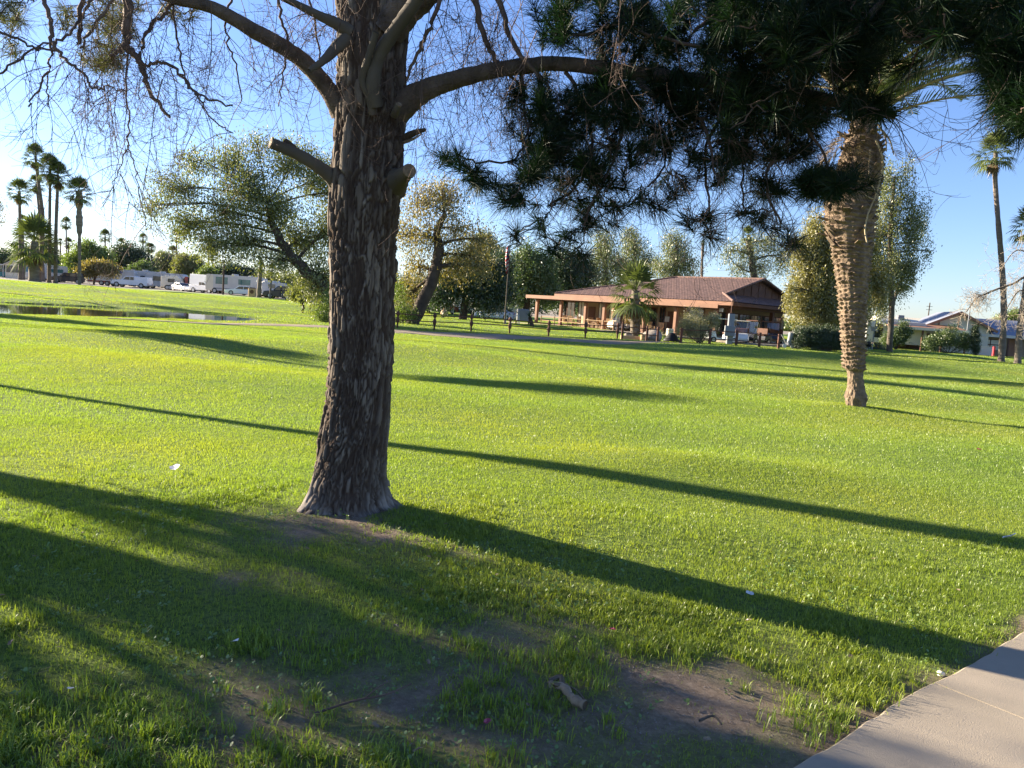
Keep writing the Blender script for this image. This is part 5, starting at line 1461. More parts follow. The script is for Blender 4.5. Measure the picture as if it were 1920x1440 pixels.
# gable panel, rafters and main fascia
mb = MB(); pan = [fb.p(GA, GA, zg), fb.p(GA, WID - GA, zg), fb.p(GA, WID / 2, RH - .1)]
mb.add(pan + [v + fb.X * .12 for v in pan], [(0, 1, 2), (5, 4, 3), (0, 3, 4, 1), (1, 4, 5, 2), (2, 5, 3, 0)]); mb.build('gable_panel', M['darktrim'], club)
mb = MB()
for k in range(9):
    b_ = GA + .9 + k * (WID - 2 * GA - 1.8) / 8; ztop = RH - .15 - abs(b_ - WID / 2) * (RH - zg) / (WID / 2 - GA); fb.bx(mb, GA - .05, GA - .01, b_ - .04, b_ + .04, zg + .1, ztop)
mb.build('gable_battens', M['darktrim'], club)
mb = MB(); fb.bx(mb, -ov - .02, LEN + ov + .02, -ov - .06, -ov - .01, EH - .28, EH + .02); mb.build('fascia', M['trim'], club)
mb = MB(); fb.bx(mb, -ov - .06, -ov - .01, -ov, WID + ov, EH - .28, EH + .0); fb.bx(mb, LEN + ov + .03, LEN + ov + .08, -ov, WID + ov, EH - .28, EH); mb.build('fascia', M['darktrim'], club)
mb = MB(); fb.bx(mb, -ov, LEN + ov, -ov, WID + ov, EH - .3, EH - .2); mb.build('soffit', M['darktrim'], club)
# small wall items
mb = MB(); fb.bx(mb, wall_px(1256, BW), wall_px(1256, BW) + .5, BW - .09, BW - .06, 1.2, 1.7); mb.build('notice_board', M['white'], club)
mb = MB(); a_ = .3; fb.bx(mb, a_, a_ + .3, -.65, -.5, 2.4, 2.7); mb.build('wall_lamp', M['lampglass'], club)

def place(name, label, cat, p, group=None): return empty(name, p, label, cat, group)
def gp_(p): return Vector((p.x, p.y, float(H(p.x, p.y))))
SLABZ = GZ + .06
def cyl(mb, p, r0_, r1_, h, n=12): mb.tube([p, p + Vector((0, 0, h))], [r0_, r1_], n, smooth=False)

# patio chairs and tables
def chair_at(p, rz, lab):
    t = place('patio_chair', lab, 'chair', p, 'tan chairs on the clubhouse patio'); t.rotation_euler = (0, 0, rz)
    return t
seat = MB(); seat.box((0, 0, .43), (.52, .5, .06), bev=.02)
seat_m = seat.build('seat', M['tan'], None, mesh_only=True)
bk = MB()
for k in range(4): bk.box((-.19 + .127 * k, .25 , .75), (.10, .03, .60))
bk.box((0, .27, 1.0), (.54, .04, .08)); bk_m = bk.build('backrest', M['tan'], None, mesh_only=True)
lg = MB(); lg.box((0, 0, .2), (.05, .05, .4)); lg_m = lg.build('leg', M['tan'], None, mesh_only=True)
arm = MB(); arm.box((0, 0, .62), (.07, .5, .04)); arm.box((0, -.2, .52), (.05, .05, .2)); arm_m = arm.build('arm', M['tan'], None, mesh_only=True)
cl = ['left end of the patio nearest the railing', 'beside the first table, facing the lawn', 'between the first and second patio tables', 'behind the first table against the wall', 'pushed up to the middle table from the left', 'pushed up to the middle table from the right', 'behind the middle table', 'next to the white curtained window', 'right end of the patio near the parked cart', 'just right of the shaggy fan palm', 'below the notice board', 'behind the pale flowering shrub']
for i, (px, b_, rz) in enumerate([(1060, -.3, .4), (1072, -.9, 2.6), (1085, -.4, -.5), (1070, .6, .1), (1098, -.8, 2.0), (1118, -.7, -2.2), (1110, .5, .2), (1128, .2, .9), (1140, -.6, -.6), (1222, -.2, .3), (1240, -.4, -.4), (1283, .2, .2)]):
    a_ = wall_px(px, b_); p = fb.p(a_, b_, .06)
    t = chair_at(p, rz, 'tan wooden chair ' + cl[i])
    link('seat', seat_m, t); link('backrest', bk_m, t)
    for sx in (-.22, .22):
        for sy in (-.2, .22): link('leg', lg_m, t, (sx, sy, 0))
    for sx in (-.27, .27): link('arm', arm_m, t, (sx, 0, 0))
for i, (px, b_, lab) in enumerate([(1076, -.2, 'round patio table near the left columns'), (1108, -.3, 'round patio table in the middle of the patio'), (1134, .3, 'round patio table nearest the parked golf cart')]):
    a_ = wall_px(px, b_); p = fb.p(a_, b_, .06); t = place('patio_table', lab, 'table', p, 'patio tables')
    mb = MB(); mb.tube([p + Vector((0, 0, .71)), p + Vector((0, 0, .75))], .5, 20, smooth=False); mb.build('table_top', M['tan'], t)
    mb = MB(); cyl(mb, p, .04, .04, .71, 8); mb.build('pedestal', M['darktrim'], t); mb = MB(); cyl(mb, p, .28, .24, .04, 14); mb.build('foot', M['darktrim'], t)

# low patio railing (pale posts) and the dark rail fence along the path
def rail_fence(name, label, pts, h, rails, mat, post_r=.06, bulb=False, z0s=None, mid=None):
    t = place(name, label, 'fence', pts[0])
    for p in pts:
        mb = MB()
        if bulb:
            mb.tube([p + Vector((0, 0, z)) for z in (-.1, .30, .36, .48, .60, .66, .74, .80, .88, .96, 1.02, 1.06)], [.055, .055, .10, .115, .10, .06, .055, .10, .115, .10, .06, .01], 10)
        else: mb.box(p + Vector((0, 0, h / 2)), (post_r * 2, post_r * 2, h + .1), bev=.01)
        mb.build('post', M[mat], t)
    for i in range(len(pts) - 1):
        for z in rails:
            mb = MB(); mb.tube([pts[i] + Vector((0, 0, z)), pts[i + 1] + Vector((0, 0, z))], .032, 6); mb.build('rail', M[mat], t)
    return t
fpts = [GD(px, d) for px, d in ((672, 46.0), (745, 46.5), (814, 46.8), (883, 47.2), (955, 47.8), (1028, 48.5), (1097, 49.5), (1157, 50.5))]
rail_fence('rail_fence', 'dark brown fence of turned posts and two thin rails beside the dirt path', fpts, 1.0, (.50, .86), 'wood_fence', bulb=True)
fp2 = [GD(px, d) for px, d in ((1166, 51.0), (1212, 51.5), (1232, 52.2))]
rail_fence('rail_fence', 'short dark rail fence in front of the shaggy fan palm', fp2, 1.0, (.45, .85), 'wood_fence', .07)
fp3 = [GD(px, d) for px, d in ((1276, 53.5), (1330, 54), (1380, 54.5), (1423, 55), (1459, 55.5))]
rail_fence('rail_fence', 'dark rail fence in front of the parked golf carts', fp3, 1.0, (.35, .92), 'wood_fence', .08)
a_s = [wall_px(px, -3.2) for px in (1016, 1041, 1066, 1098, 1132, 1152)]
rail_fence('patio_railing', 'low pale pinkish railing along the clubhouse patio edge', [fb.p(a, -3.2, .06) for a in a_s], .85, (.42, .80), 'tan', .05)

# grey utility cabinet on a post
p = GD(1364, 56); t = place('utility_cabinet', 'grey electrical cabinet on a post by the golf cart fence', 'utility box', p)
mb = MB(); mb.box(p + Vector((0.1, 0, 1.15)), (.42, .3, 2.2), bev=.02); mb.build('post', M['grey'], t)
mb = MB(); mb.box(p + Vector((0, -.25, 1.0)), (.75, .2, .75), bev=.02); mb.build('cabinet_door', M['grey'], t)
mb = MB(); mb.tube([p + Vector((.05, 0, 2.3)), p + Vector((.05, 0, 3.2))], .03, 6); mb.build('conduit', M['darktrim'], t)

# golf carts
def golf_cart(label, p, rz, body='whitepaint', roofm='cream', group='golf carts at the clubhouse', sc_=1.0):
    t = place('golf_cart', label, 'golf cart', p, group); t.rotation_euler = (0, 0, rz)
    X, Y, Z = Vector((1, 0, 0)), Vector((0, 1, 0)), Vector((0, 0, 1))
    def B(nm, mat, fn, par=None):
        mb = MB(); fn(mb); return mb.build(nm, M[mat], par or t, world=False)
    B('body', body, lambda m: m.prism([(-1.15, .28), (1.15, .28), (1.2, .5), (1.05, .82), (.72, .92), (.6, .40), (-.25, .36), (-.30, .66), (-1.1, .72), (-1.2, .5)], Vector((0, 0, 0)), X, Z, Y, 1.15))
    B('seat', 'darktrim', lambda m: (m.box((-.45, 0, .78), (.5, 1.05, .14), bev=.04), m.box((-.68, 0, 1.05), (.12, 1.05, .5), bev=.04)))
    B('roof', roofm, lambda m: m.box((-.05, 0, 1.86), (1.75, 1.2, .07), bev=.03))
    B('roof_posts', 'blackstuff', lambda m: [m.tube([Vector((x0, y, z0_)), Vector((x1, y, 1.84))], .02, 5) for y in (-.5, .5) for x0, x1, z0_ in ((.78, .62, .9), (-.95, -.8, .7))])
    B('windshield', 'clearglass', lambda m: m.prism([(-.5, -.42), (.5, -.42), (.5, .42), (-.5, .42)], Vector((.70, 0, 1.37)), Y, Vector((-.17, 0, .985)), Vector((.985, 0, .17)), .012))
    B('steering_wheel', 'blackstuff', lambda m: m.tube([Vector((.35 , .27 + .15 * math.cos(a), 1.02 + .15 * math.sin(a))) for a in [2 * PI * k / 12 for k in range(13)]], .015, 5))
    for x in (-.78, .82):
        for y in (-.5, .5):
            w = B('wheel', 'rubber', lambda m: m.tube([Vector((x, y - .09, .23)), Vector((x, y + .09, .23))], .23, 16, smooth=False))
            B('hub', 'cream', lambda m: m.tube([Vector((x, y - .10, .23)), Vector((x, y + .10, .23))], .13, 12, smooth=False), w)
    return t
golf_cart('beige roofed golf cart parked on the patio behind the shaggy fan palm', fb.p(wall_px(1166, -.8), -.8, .06), R(200), 'cream')
golf_cart('white golf cart with tan hub behind the grey utility cabinet', GD(1352, 60), R(185))
golf_cart('golf cart with cream roof parked in front of the dark end windows', GD(1388, 61), R(250), 'whitepaint')
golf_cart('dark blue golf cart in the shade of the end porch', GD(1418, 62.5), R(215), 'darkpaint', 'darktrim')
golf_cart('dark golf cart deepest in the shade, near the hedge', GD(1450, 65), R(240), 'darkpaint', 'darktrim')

# push cart with a grey bag at the hedge
p = GD(1478, 57); t = place('bag_cart', 'grey two wheeled bag cart at the left end of the dark hedge', 'cart', p)
mb = MB(); mb.tube([p + Vector((0, 0, .25)), p + Vector((.12, 0, 1.15))], [.16, .2], 12); mb.build('bag', M['grey'], t)
mb = MB(); mb.tube([p + Vector((-.15, 0, .2)), p + Vector((-.45, 0, .75)), p + Vector((-.62, 0, .95))], .02, 6); mb.build('handle', M['white'], t)
for s in (-.3, .3):
    mb = MB(); mb.tube([p + Vector((s, -.03, .15)), p + Vector((s, .03, .15))], .15, 14, smooth=False); mb.build('wheel', M['greymetal'], t)

# shrubs, hedge, agaves
def shrub(name, label, D, blobs, leaf, ncl=40, per=40, size=.09, sig=.14, seed=0, stems=True, base_px=None, group=None, hangz=0):
    gr = np.random.default_rng(seed)
    px = base_px or sum(b[0] for b in blobs) / len(blobs)
    o = GD(px, D); t = empty(name, o, label, 'plant', group); O = np.array(o); C = []
    for b in blobs:
        c = np.array(W(b[0], b[1], D)); rx = b[2] * D / F; rz = b[3] * D / F
        d = gr.normal(0, 1, (ncl, 3)); d /= np.linalg.norm(d, axis=1, keepdims=True)
        C.append(c + d * gr.random((ncl, 1)) ** .4 * np.array([rx, min(rx, 1.2), rz]))
    C = np.concatenate(C); C[:, 2] = np.maximum(C[:, 2], H(C[:, 0], C[:, 1]) + .12)
    V, Fq = leaf_cloud(C, sig, per, size, gr, hangz=hangz)
    V[:, 2] = np.maximum(V[:, 2], H(V[:, 0], V[:, 1]) + .01)
    link('foliage', np_mesh('foliage', V - O, Fq, M[leaf]), t)
    if stems:
        V, Fq = tri_tubes([(np.array([O + gr.normal(0, .06, 3) * [1, 1, 0] - [0, 0, .05], (O + c) / 2 + gr.normal(0, .05, 3), c]), np.array([.03, .02, .008])) for c in C[::12]], 5)
        link('stems', np_mesh('stems', V - O, Fq, M['bark_grey']), t)
    return t
shrub('flowering_shrub', 'large pale rounded shrub with greyish blossoms in front of the clubhouse', 55, [(1300, 600, 22, 24), (1325, 612, 18, 24), (1285, 618, 16, 18), (1310, 625, 24, 16), (1338, 600, 8, 10)], 'paleflower', 60, 60, .08, .15, 3)
for i in range(8):
    pass
shrub('hedge', 'long dark clipped hedge between the cart fence and the date palm', 57, [(1500, 634, 16, 20), (1525, 633, 18, 22), (1550, 634, 18, 22), (1575, 636, 16, 20), (1595, 640, 14, 17)], 'darkleaf', 150, 90, .09, .15, 4)
shrub('oleander_shrub', 'green long leaved shrub left of the dark carport opening', 78, [(1680, 632, 20, 18), (1665, 640, 12, 12), (1695, 620, 12, 20)], 'midleaf', 60, 50, .16, .2, 5)
shrub('oleander_shrub', 'wide green shrub in front of the gabled house', 76, [(1765, 636, 22, 20), (1745, 645, 14, 14), (1790, 632, 24, 22), (1810, 640, 14, 16)], 'midleaf', 60, 50, .15, .2, 6)
shrub('cypress_shrub', 'dark narrow pointed shrub at the right side of the gabled house', 75, [(1828, 620, 5, 12), (1829, 635, 8, 16), (1830, 650, 9, 14)], 'darkleaf', 60, 50, .10, .1, 7)
shrub('oleander_shrub', 'low dark shrubs between the date palm trunk and the grey signboard', 72, [(1625, 650, 14, 10), (1650, 652, 16, 9)], 'darkleaf', 50, 40, .1, .15, 8)
shrub('leafy_shrub', 'light green bushy growth at the foot of the leaning yellow-green tree', 52, [(748, 560, 18, 36), (760, 590, 20, 14)], 'limeleaf', 60, 36, .12, .2, 9)
shrub('leafy_shrub', 'light green drooping growth touching the left side of the thick pine trunk', 48, [(605, 590, 16, 18), (620, 560, 16, 24)], 'limeleaf', 50, 34, .12, .2, 10)
shrub('leafy_shrub', 'dark shrub between the white canopy and the pale blue car', 84, [(905, 578, 9, 11), (915, 572, 6, 10)], 'darkleaf', 40, 30, .14, .2, 11)
shrub('leafy_shrub', 'bright shrub growing behind the right part of the hedge', 62, [(1540, 612, 14, 9), (1560, 606, 12, 9)], 'limeleaf', 50, 40, .1, .15, 12)
def agave(label, p, n, L, w, mat='palmleaf', name='agave', up=.9):
    t = place(name, label, 'plant', p); V = []; Fq = []
    for i in range(n):
        az = i * 2.39996; el = R(80) - R(70) * (i / n) * up
        d = np.array([math.sin(az) * math.cos(el), math.cos(az) * math.cos(el), math.sin(el)]); sd = np.array([math.cos(az), -math.sin(az), 0])
        b = len(V); l = L * (0.8 + .3 * random.random())
        V += [-sd * w * .5, sd * w * .5, d * l * .5 + sd * w, d * l * .5 - sd * w, d * l - np.array([0, 0, .05])]; Fq += [(b, b + 1, b + 2, b + 3), (b + 3, b + 2, b + 4, b + 4)]
    V = np.array(V)
    me = bpy.data.meshes.new('leaves'); me.from_pydata([tuple(v) for v in V], [], [f if f[3] != f[2] else f[:3] for f in Fq]); me.materials.append(M[mat]); link('leaves', me, t)
    return t
agave('spiky grey-green agave behind the boulder beside the shaggy fan palm', GD(1232, 57), 34, 1.1, .045, 'greyleaf')
agave('small spiky plant at the foot of the shaggy fan palm', GD(1246, 56), 24, .6, .03, 'midleaf')
yt = agave('dark sago palm with a short leaning stem at the left end of the patio', GD(992, 68), 44, .8, .03, 'darkleaf', 'sago_palm', 1.3)
for ch in yt.children: ch.location = (0, 0, .75)
mb = MB(); mb.tube([yt.location + Vector((.3, 0, -.05)), yt.location + Vector((0, 0, .78))], [.2, .16], 8); mb.build('trunk', M['bark_dark'], yt)
def rock(name, label, p, s, seed, mat='rock'):
    import bmesh
    bm = bmesh.new(); bmesh.ops.create_icosphere(bm, subdivisions=3, radius=1); r_ = random.Random(seed); ph = [r_.uniform(0, 6) for _ in range(6)]
    for v in bm.verts:
        c = v.co; f = 1 + .14 * math.sin(3 * c.x + ph[0]) + .12 * math.sin(4 * c.y + ph[1]) + .1 * math.sin(5 * c.z + ph[2]); v.co = Vector((c.x * s[0], c.y * s[1], max(c.z, -.3) * s[2])) * f
    me = bpy.data.meshes.new(name); bm.to_mesh(me); bm.free(); me.materials.append(M[mat]); me.polygons.foreach_set('use_smooth', [True] * len(me.polygons))
    o = link(name, me, None, p); return tag(o, label, 'rock')
rock('boulder', 'large grey boulder just right of the shaggy fan palm', GD(1222, 54) + Vector((0, 0, .2)), (.62, .5, .75), 2)
rock('boulder', 'low dark boulder left of the pale shrub', GD(1258, 56) + Vector((0, 0, .1)), (.6, .5, .45), 3, 'blackstuff')
rock('boulder', 'small boulder behind the short rail fence, left of the shaggy fan palm', GD(1178, 55) + Vector((0, 0, .1)), (.3, .3, .4), 5)
rock('boulder', 'grey boulder on the grass under the spreading olive tree, left of the pine', GD(583, 95) + Vector((0, 0, .2)), (1.0, .7, .8), 6)
rock('boulder', 'tan boulder near the red car under the trees', GD(832, 84) + Vector((0, 0, .2)), (.4, .35, .75), 8, 'tan')
p = GD(1190, 53.5); t = MB(); f2 = Fr(p, 0.0); f2.bx(t, -1.0, .9, -.15, .15, -.1, .28, .03); o_ = t.build('planter_wall', M['tan']); o_.data.transform(Matrix.Translation(-p)); o_.location = p; tag(o_, 'low tan planter wall in front of the shaggy fan palm', 'planter')
def barrel(label, p, r, h, mat='tan'):
    t = place('barrel_planter', label, 'planter', p, 'barrel planters by the clubhouse')
    mb = MB(); mb.tube([p, p + Vector((0, 0, h * .5)), p + Vector((0, 0, h))], [r * .85, r, r * .88], 16); mb.build('barrel', M[mat], t)
    mb = MB(); mb.tube([p + Vector((0, 0, h * .25)), p + Vector((0, 0, h * .3))], r * 1.0, 16); mb.tube([p + Vector((0, 0, h * .75)), p + Vector((0, 0, h * .8))], r * 1.0, 16); mb.build('hoop', M['darktrim'], t)
barrel('yellowish barrel planter between the boulders and the pale shrub', GD(1255, 60), .3, .75, 'cream')
barrel('small tan barrel planter in front of the short rail fence', GD(1205, 53), .2, .45)

# ------------------------------------------------------------------ flagpole
p = GD(946, 66); t = place('flagpole', 'thin flagpole with a limp folded striped flag in front of the trees', 'flagpole', p)
top = W(957, 445, 66)
mb = MB(); mb.tube([p, Vector((p.x, p.y, top.z))], [.07, .035], 10); mb.build('pole', M['bark_grey'], t)
mb = MB(); mb.tube([Vector((p.x, p.y, top.z - .02)), Vector((p.x, p.y, top.z + .12))], [.05, .07], 8); mb.build('finial', M['tan'], t)
zf0, zf1 = W(951, 458, 66).z, W(950, 508, 66).z
V = []; Fq = {0: [], 1: [], 2: []}; nu_, nv_ = 26, 30
for j in range(nv_ + 1):
    v = j / nv_; z = zf0 + (zf1 - zf0) * v
    for i in range(nu_ + 1):
        u = i / nu_; wdt = .50 * (0.55 + .3 * math.sin(v * 3 + .5)); 
        V.append((p.x - .05 - wdt * (0.5 * u + .12 * math.sin(u * 13 + v * 4)) , p.y + .12 * math.sin(u * 19 + v * 2) , z - .25 * u))
for j in range(nv_):
    for i in range(nu_):
        k = j * (nu_ + 1) + i; f = (k, k + 1, k + nu_ + 2, k + nu_ + 1)
        m_i = 2 if (j < 14 and i < 11) else (0 if int(j / nv_ * 13) % 2 == 0 else 1)
        Fq[m_i].append(f)
me = bpy.data.meshes.new('flag'); me.from_pydata([tuple(Vector(v) - p) for v in V], [], Fq[0] + Fq[1] + Fq[2])
for nm in ('redcloth', 'whitecloth', 'bluecloth'): me.materials.append(M[nm])
me.polygons.foreach_set('material_index', [0] * len(Fq[0]) + [1] * len(Fq[1]) + [2] * len(Fq[2])); link('flag', me, t)

# ------------------------------------------------------------------ vehicles
def vehicle(name, label, cat, p, rz, prof, wid, mat, glass_side, wheels, glass_front=None, glass_rear=None, top=None, lights=True, group=None, extra=None, gm_='glass', wr=.33, door=None):
    t = place(name, label, cat, p, group); t.rotation_euler = (0, 0, rz)
    X, Y, Z = Vector((1, 0, 0)), Vector((0, 1, 0)), Vector((0, 0, 1)); O = Vector((0, 0, 0))
    mb = MB(); mb.prism(prof, O, X, Z, Y, wid)
    if top: mb.prism(top, O, X, Z, Y, wid * .88)
    body = mb.build('body', M[mat], t, world=False)
    bv = body.modifiers.new('bevel', 'BEVEL'); bv.width = .05; bv.segments = 2
    for poly in glass_side:
        for s in (-1, 1):
            mb = MB(); y = s * ((wid * .44 if top else wid / 2) + .012); mb.prism(poly, Vector((0, y, 0)), X, Z, Y, .02); mb.build('window', M[gm_], t, world=False)
    for gf, nm in ((glass_front, 'windshield'), (glass_rear, 'rear_window')):
        if gf:
            (x0, z0_), (x1, z1_) = gf; d = Vector((x1 - x0, 0, z1_ - z0_)); L = d.length; d.normalize(); n_ = Vector((d.z, 0, -d.x)); 
            if (n_.x > 0) != (nm == 'windshield'): n_ = -n_
            w_ = wid * (.40 if top else .44)
            mb = MB(); mb.prism([(-w_, L * .06), (w_, L * .06), (w_ * .93, L * .94), (-w_ * .93, L * .94)], Vector((x0, 0, z0_)) + n_ * .015, Y, d, n_, .02); mb.build(nm, M[gm_], t, world=False)
    for x in wheels:
        for s in (-1, 1):
            mb = MB(); y = s * (wid / 2 - .10); mb.tube([Vector((x, y - .12, wr)), Vector((x, y + .12, wr))], wr, 18, smooth=False); w = mb.build('tyre', M['rubber'], t, world=False)
            mb = MB(); mb.tube([Vector((x, y - .125, wr)), Vector((x, y + .125, wr))], wr * .6, 14, smooth=False); mb.build('rim', M['greymetal'], w, world=False)
    if lights:
        xf = max(q[0] for q in prof); xr = min(q[0] for q in prof)
        for s in (-1, 1):
            mb = MB(); mb.box((xf - .01, s * wid * .38, .72), (.06, .26, .14)); mb.build('headlight', M['lampglass'], t, world=False)
            mb = MB(); mb.box((xr + .01, s * wid * .40, .80), (.06, .2, .18)); mb.build('tail_light', M['redpaint'], t, world=False)
    if extra:
        for nm, mt, boxes in extra:
            mb = MB()
            for b in boxes: mb.box(b[0], b[1], bev=.02)
            mb.build(nm, M[mt], t, world=False)
    return t
sedan_p = [(-2.25, .25), (2.25, .25), (2.3, .5), (2.2, .72), (1.2, .88), (-1.7, .92), (-2.25, .85), (-2.3, .5)]
sedan_t = [(1.1, .86), (.35, 1.36), (-.95, 1.38), (-1.75, .90)]
def sedan(label, p, rz, mat, group=None, name='car'):
    return vehicle(name, label, 'car', p, rz, sedan_p, 1.8, mat, [[(.85, .93), (.30, 1.28), (-.25, 1.30), (-.25, .93)], [(-.33, .93), (-.33, 1.30), (-.9, 1.30), (-1.4, .95)]], (1.4, -1.4), ((1.1, .9), (.38, 1.36)), ((-1.72, .92), (-.97, 1.37)), sedan_t, group=group)
suv_p = [(-2.4, .3), (2.4, .3), (2.45, .6), (2.3, .95), (1.2, 1.1), (-2.35, 1.12), (-2.45, .6)]
suv_t = [(1.15, 1.08), (.5, 1.72), (-2.1, 1.74), (-2.35, 1.1)]
def suv(label, p, rz, mat, group=None, name='suv'):
    return vehicle(name, label, 'car', p, rz, suv_p, 1.95, mat, [[(.9, 1.15), (.42, 1.62), (-.3, 1.64), (-.3, 1.15)], [(-.38, 1.15), (-.38, 1.64), (-1.2, 1.64), (-1.2, 1.15)], [(-1.28, 1.15), (-1.28, 1.64), (-2.0, 1.62), (-2.15, 1.15)]], (1.5, -1.5), ((1.15, 1.12), (.52, 1.7)), ((-2.33, 1.12), (-2.1, 1.72)), suv_t, group=group, wr=.38)
GV_ = 'vehicles parked beyond the pond'
vehicle('pickup_truck', 'white pickup with a capped bed, facing left in front of the long trailer', 'truck', GD(247, 126), PI, [(-3.0, .45), (3.0, .45), (3.02, .8), (2.9, 1.08), (1.5, 1.2), (-3.0, 1.2)], 2.0, 'whitepaint',
        [[(1.0, 1.25), (.55, 1.72), (-.05, 1.74), (-.05, 1.25)], [(-.15, 1.25), (-.15, 1.74), (-.75, 1.74), (-.75, 1.25)]], (2.0, -2.0), ((1.35, 1.2), (.65, 1.8)), None, [(1.4, 1.18), (.65, 1.84), (-.85, 1.86), (-1.0, 1.82), (-2.9, 1.84), (-3.0, 1.18)], group=GV_, wr=.42,
        extra=[('bumper', 'greymetal', [((3.03, 0, .58), (.08, 1.9, .2)), ((-3.03, 0, .58), (.08, 1.9, .2))])])
suv('black car with a glossy hood under the low trees, left of the shaggy trunked palm', GD(127, 126), R(205), 'darkpaint', GV_)
def rv(name, label, p, rz, L, Hh, mat, wins, nose=0.4, gm_='glass', stripes=(), motor=True, group=GV_, wid=2.45, ac=True, cat='motorhome', z0_=.45):
    Hh *= .92
    prof = [(-L / 2, z0_), (L / 2, z0_), (L / 2 + (nose * .2 if motor else 0), 1.2), (L / 2 - nose * .5, Hh - .25), (L / 2 - nose, Hh), (-L / 2 + .15, Hh), (-L / 2, Hh - .2)]
    polys = [[(a, z0), (a, z1), (b, z1), (b, z0)] for a, b, z0, z1 in wins]
    ex = [('stripe', mt, [(((a + b) / 2, s * (wid / 2 + .008), (z0 + z1) / 2), (b - a, .012, z1 - z0)) for s in (-1, 1)]) for a, b, z0, z1, mt in stripes]
    if ac: ex.append(('roof_unit', 'white', [((0, 0, Hh + .12), (.8, .7, .26)), ((-L * .3, 0, Hh + .08), (.5, .5, .16))]))
    ex.append(('door', 'cream', [((L * .18, -wid / 2 - .012, z0_ + 1.05), (.7, .02, 1.8))]))
    return vehicle(name, label, cat, p, rz, prof, wid, mat, polys, (L * .32, -L * .25) if motor else (-L * .08, -L * .2), ((L / 2 + .02, 1.35), (L / 2 - nose * .45, Hh - .45)) if motor else None, None, None, lights=motor, group=group, extra=ex, gm_=gm_, wr=.42)
rv('travel_trailer', 'long plain white trailer with one small window, behind the twisted low tree', GD(214, 134), R(4), 8.0, 3.0, 'white', [(-1.3, -.8, 1.7, 2.1)], .3, stripes=((-3.9, 3.9, .55, .8, 'redpaint'),), motor=False, cat='trailer')
rv('travel_trailer', 'pale grey trailer with a ribbed roof behind the white pickup', GD(272, 146), R(2), 7.5, 3.3, 'white', [(-2, -1, 1.7, 2.3), (1, 2, 1.7, 2.3)], .5, stripes=((-3.7, 3.7, .9, 1.15, 'grey'),), motor=False, cat='trailer')
rv('motorhome', 'motorhome seen head-on with a large bluish windshield between the palm trunks', GD(88, 134), R(-95), 7.5, 3.1, 'white', [(-2.5, -1, 1.6, 2.2), (0, 1.6, 1.6, 2.2)], .3, 'tealglass', wid=2.35)
rv('motorhome', 'white motorhome with dark sweeping stripes just right of the white pickup', GD(305, 136), R(3), 8.6, 3.1, 'white', [(-3.4, -2.6, 1.5, 2.1), (-1.2, .1, 1.4, 2.2), (2.2, 3.2, 1.5, 2.1)], .7, stripes=((-4, -1.6, .9, 1.3, 'swoosh'), (.6, 2.6, .8, 1.15, 'swoosh'), (2.6, 4.1, .6, .8, 'redpaint')))
rv('travel_trailer', 'small round cream trailer at the nose of the dark striped motorhome', GD(325, 130), R(10), 3.4, 2.5, 'cream', [(-.6, .5, 1.3, 1.9)], .8, motor=False, cat='trailer')
sedan('white car parked right of the small cream trailer', GD(342, 127), R(-40), 'whitepaint', GV_)
rv('utility_trailer', 'dark trailer with red uprights between the white car and the camper truck', GD(362, 132), R(15), 2.8, 2.6, 'blackstuff', [], .2, stripes=((-1.2, -.7, .5, 2.5, 'redpaint'), (.8, 1.2, .5, 2.5, 'redpaint')), motor=False, cat='trailer', ac=False)
vehicle('camper_truck', 'white truck with a tall white camper box on its bed, facing right', 'truck', GD(386, 124), R(-28), [(-2.8, .45), (2.8, .45), (2.85, .8), (2.7, 1.08), (1.4, 1.2), (-2.8, 1.2)], 2.0, 'whitepaint',
        [[(.9, 1.25), (.5, 1.68), (0, 1.70), (0, 1.25)], [(-.1, 1.25), (-.1, 1.70), (-.6, 1.70), (-.6, 1.25)]], (1.9, -1.8), ((1.3, 1.2), (.65, 1.8)), None, [(1.3, 1.18), (.6, 1.84), (.9, 1.95), (.9, 2.9), (-2.8, 2.95), (-2.9, 1.18)], group=GV_, wr=.42,
        extra=[('bumper', 'blackstuff', [((2.86, 0, .58), (.08, 1.9, .24))])])
rv('motorhome', 'large motorhome with beige patterned nose and big teal side windows behind the utility pole', GD(440, 122), R(172), 8.6, 3.2, 'white', [(.6, 2.6, 1.5, 2.6), (-3.2, -1.2, 1.6, 2.4)], .25, 'tealglass', stripes=((3.0, 4.2, .5, 2.9, 'cream'), (-4.2, 2.9, .7, .9, 'grey')))
sedan('small white car in front of the teal windowed motorhome', GD(452, 112), R(200), 'whitepaint', GV_)
rv('travel_trailer', 'white trailer behind the tan bin under the spreading olive tree', GD(494, 125), R(-10), 5.0, 2.9, 'white', [(-1, 0, 1.5, 2.1)], .4, motor=False, cat='trailer')
rv('travel_trailer', 'white boxy trailer half hidden behind the olive tree leaves, right of the others', GD(512, 118), R(30), 4.0, 2.6, 'white', [(-1, 0, 1.5, 2.1)], .4, motor=False, cat='trailer')
suv('dark suv in shade under the spreading olive tree, left one', GD(530, 104), R(185), 'darkpaint', GV_)
suv('dark suv in shade under the spreading olive tree, right one next to the boulder', GD(566, 100), R(170), 'darkpaint', GV_)
suv('teal car under the flat carport at the far left edge', GD(-2, 140), R(200), 'tealpaint', GV_)
p = GD(473, 108); t = place('storage_bin', 'tan upright bin with a rounded dark opening, right of the small white car', 'bin', p)
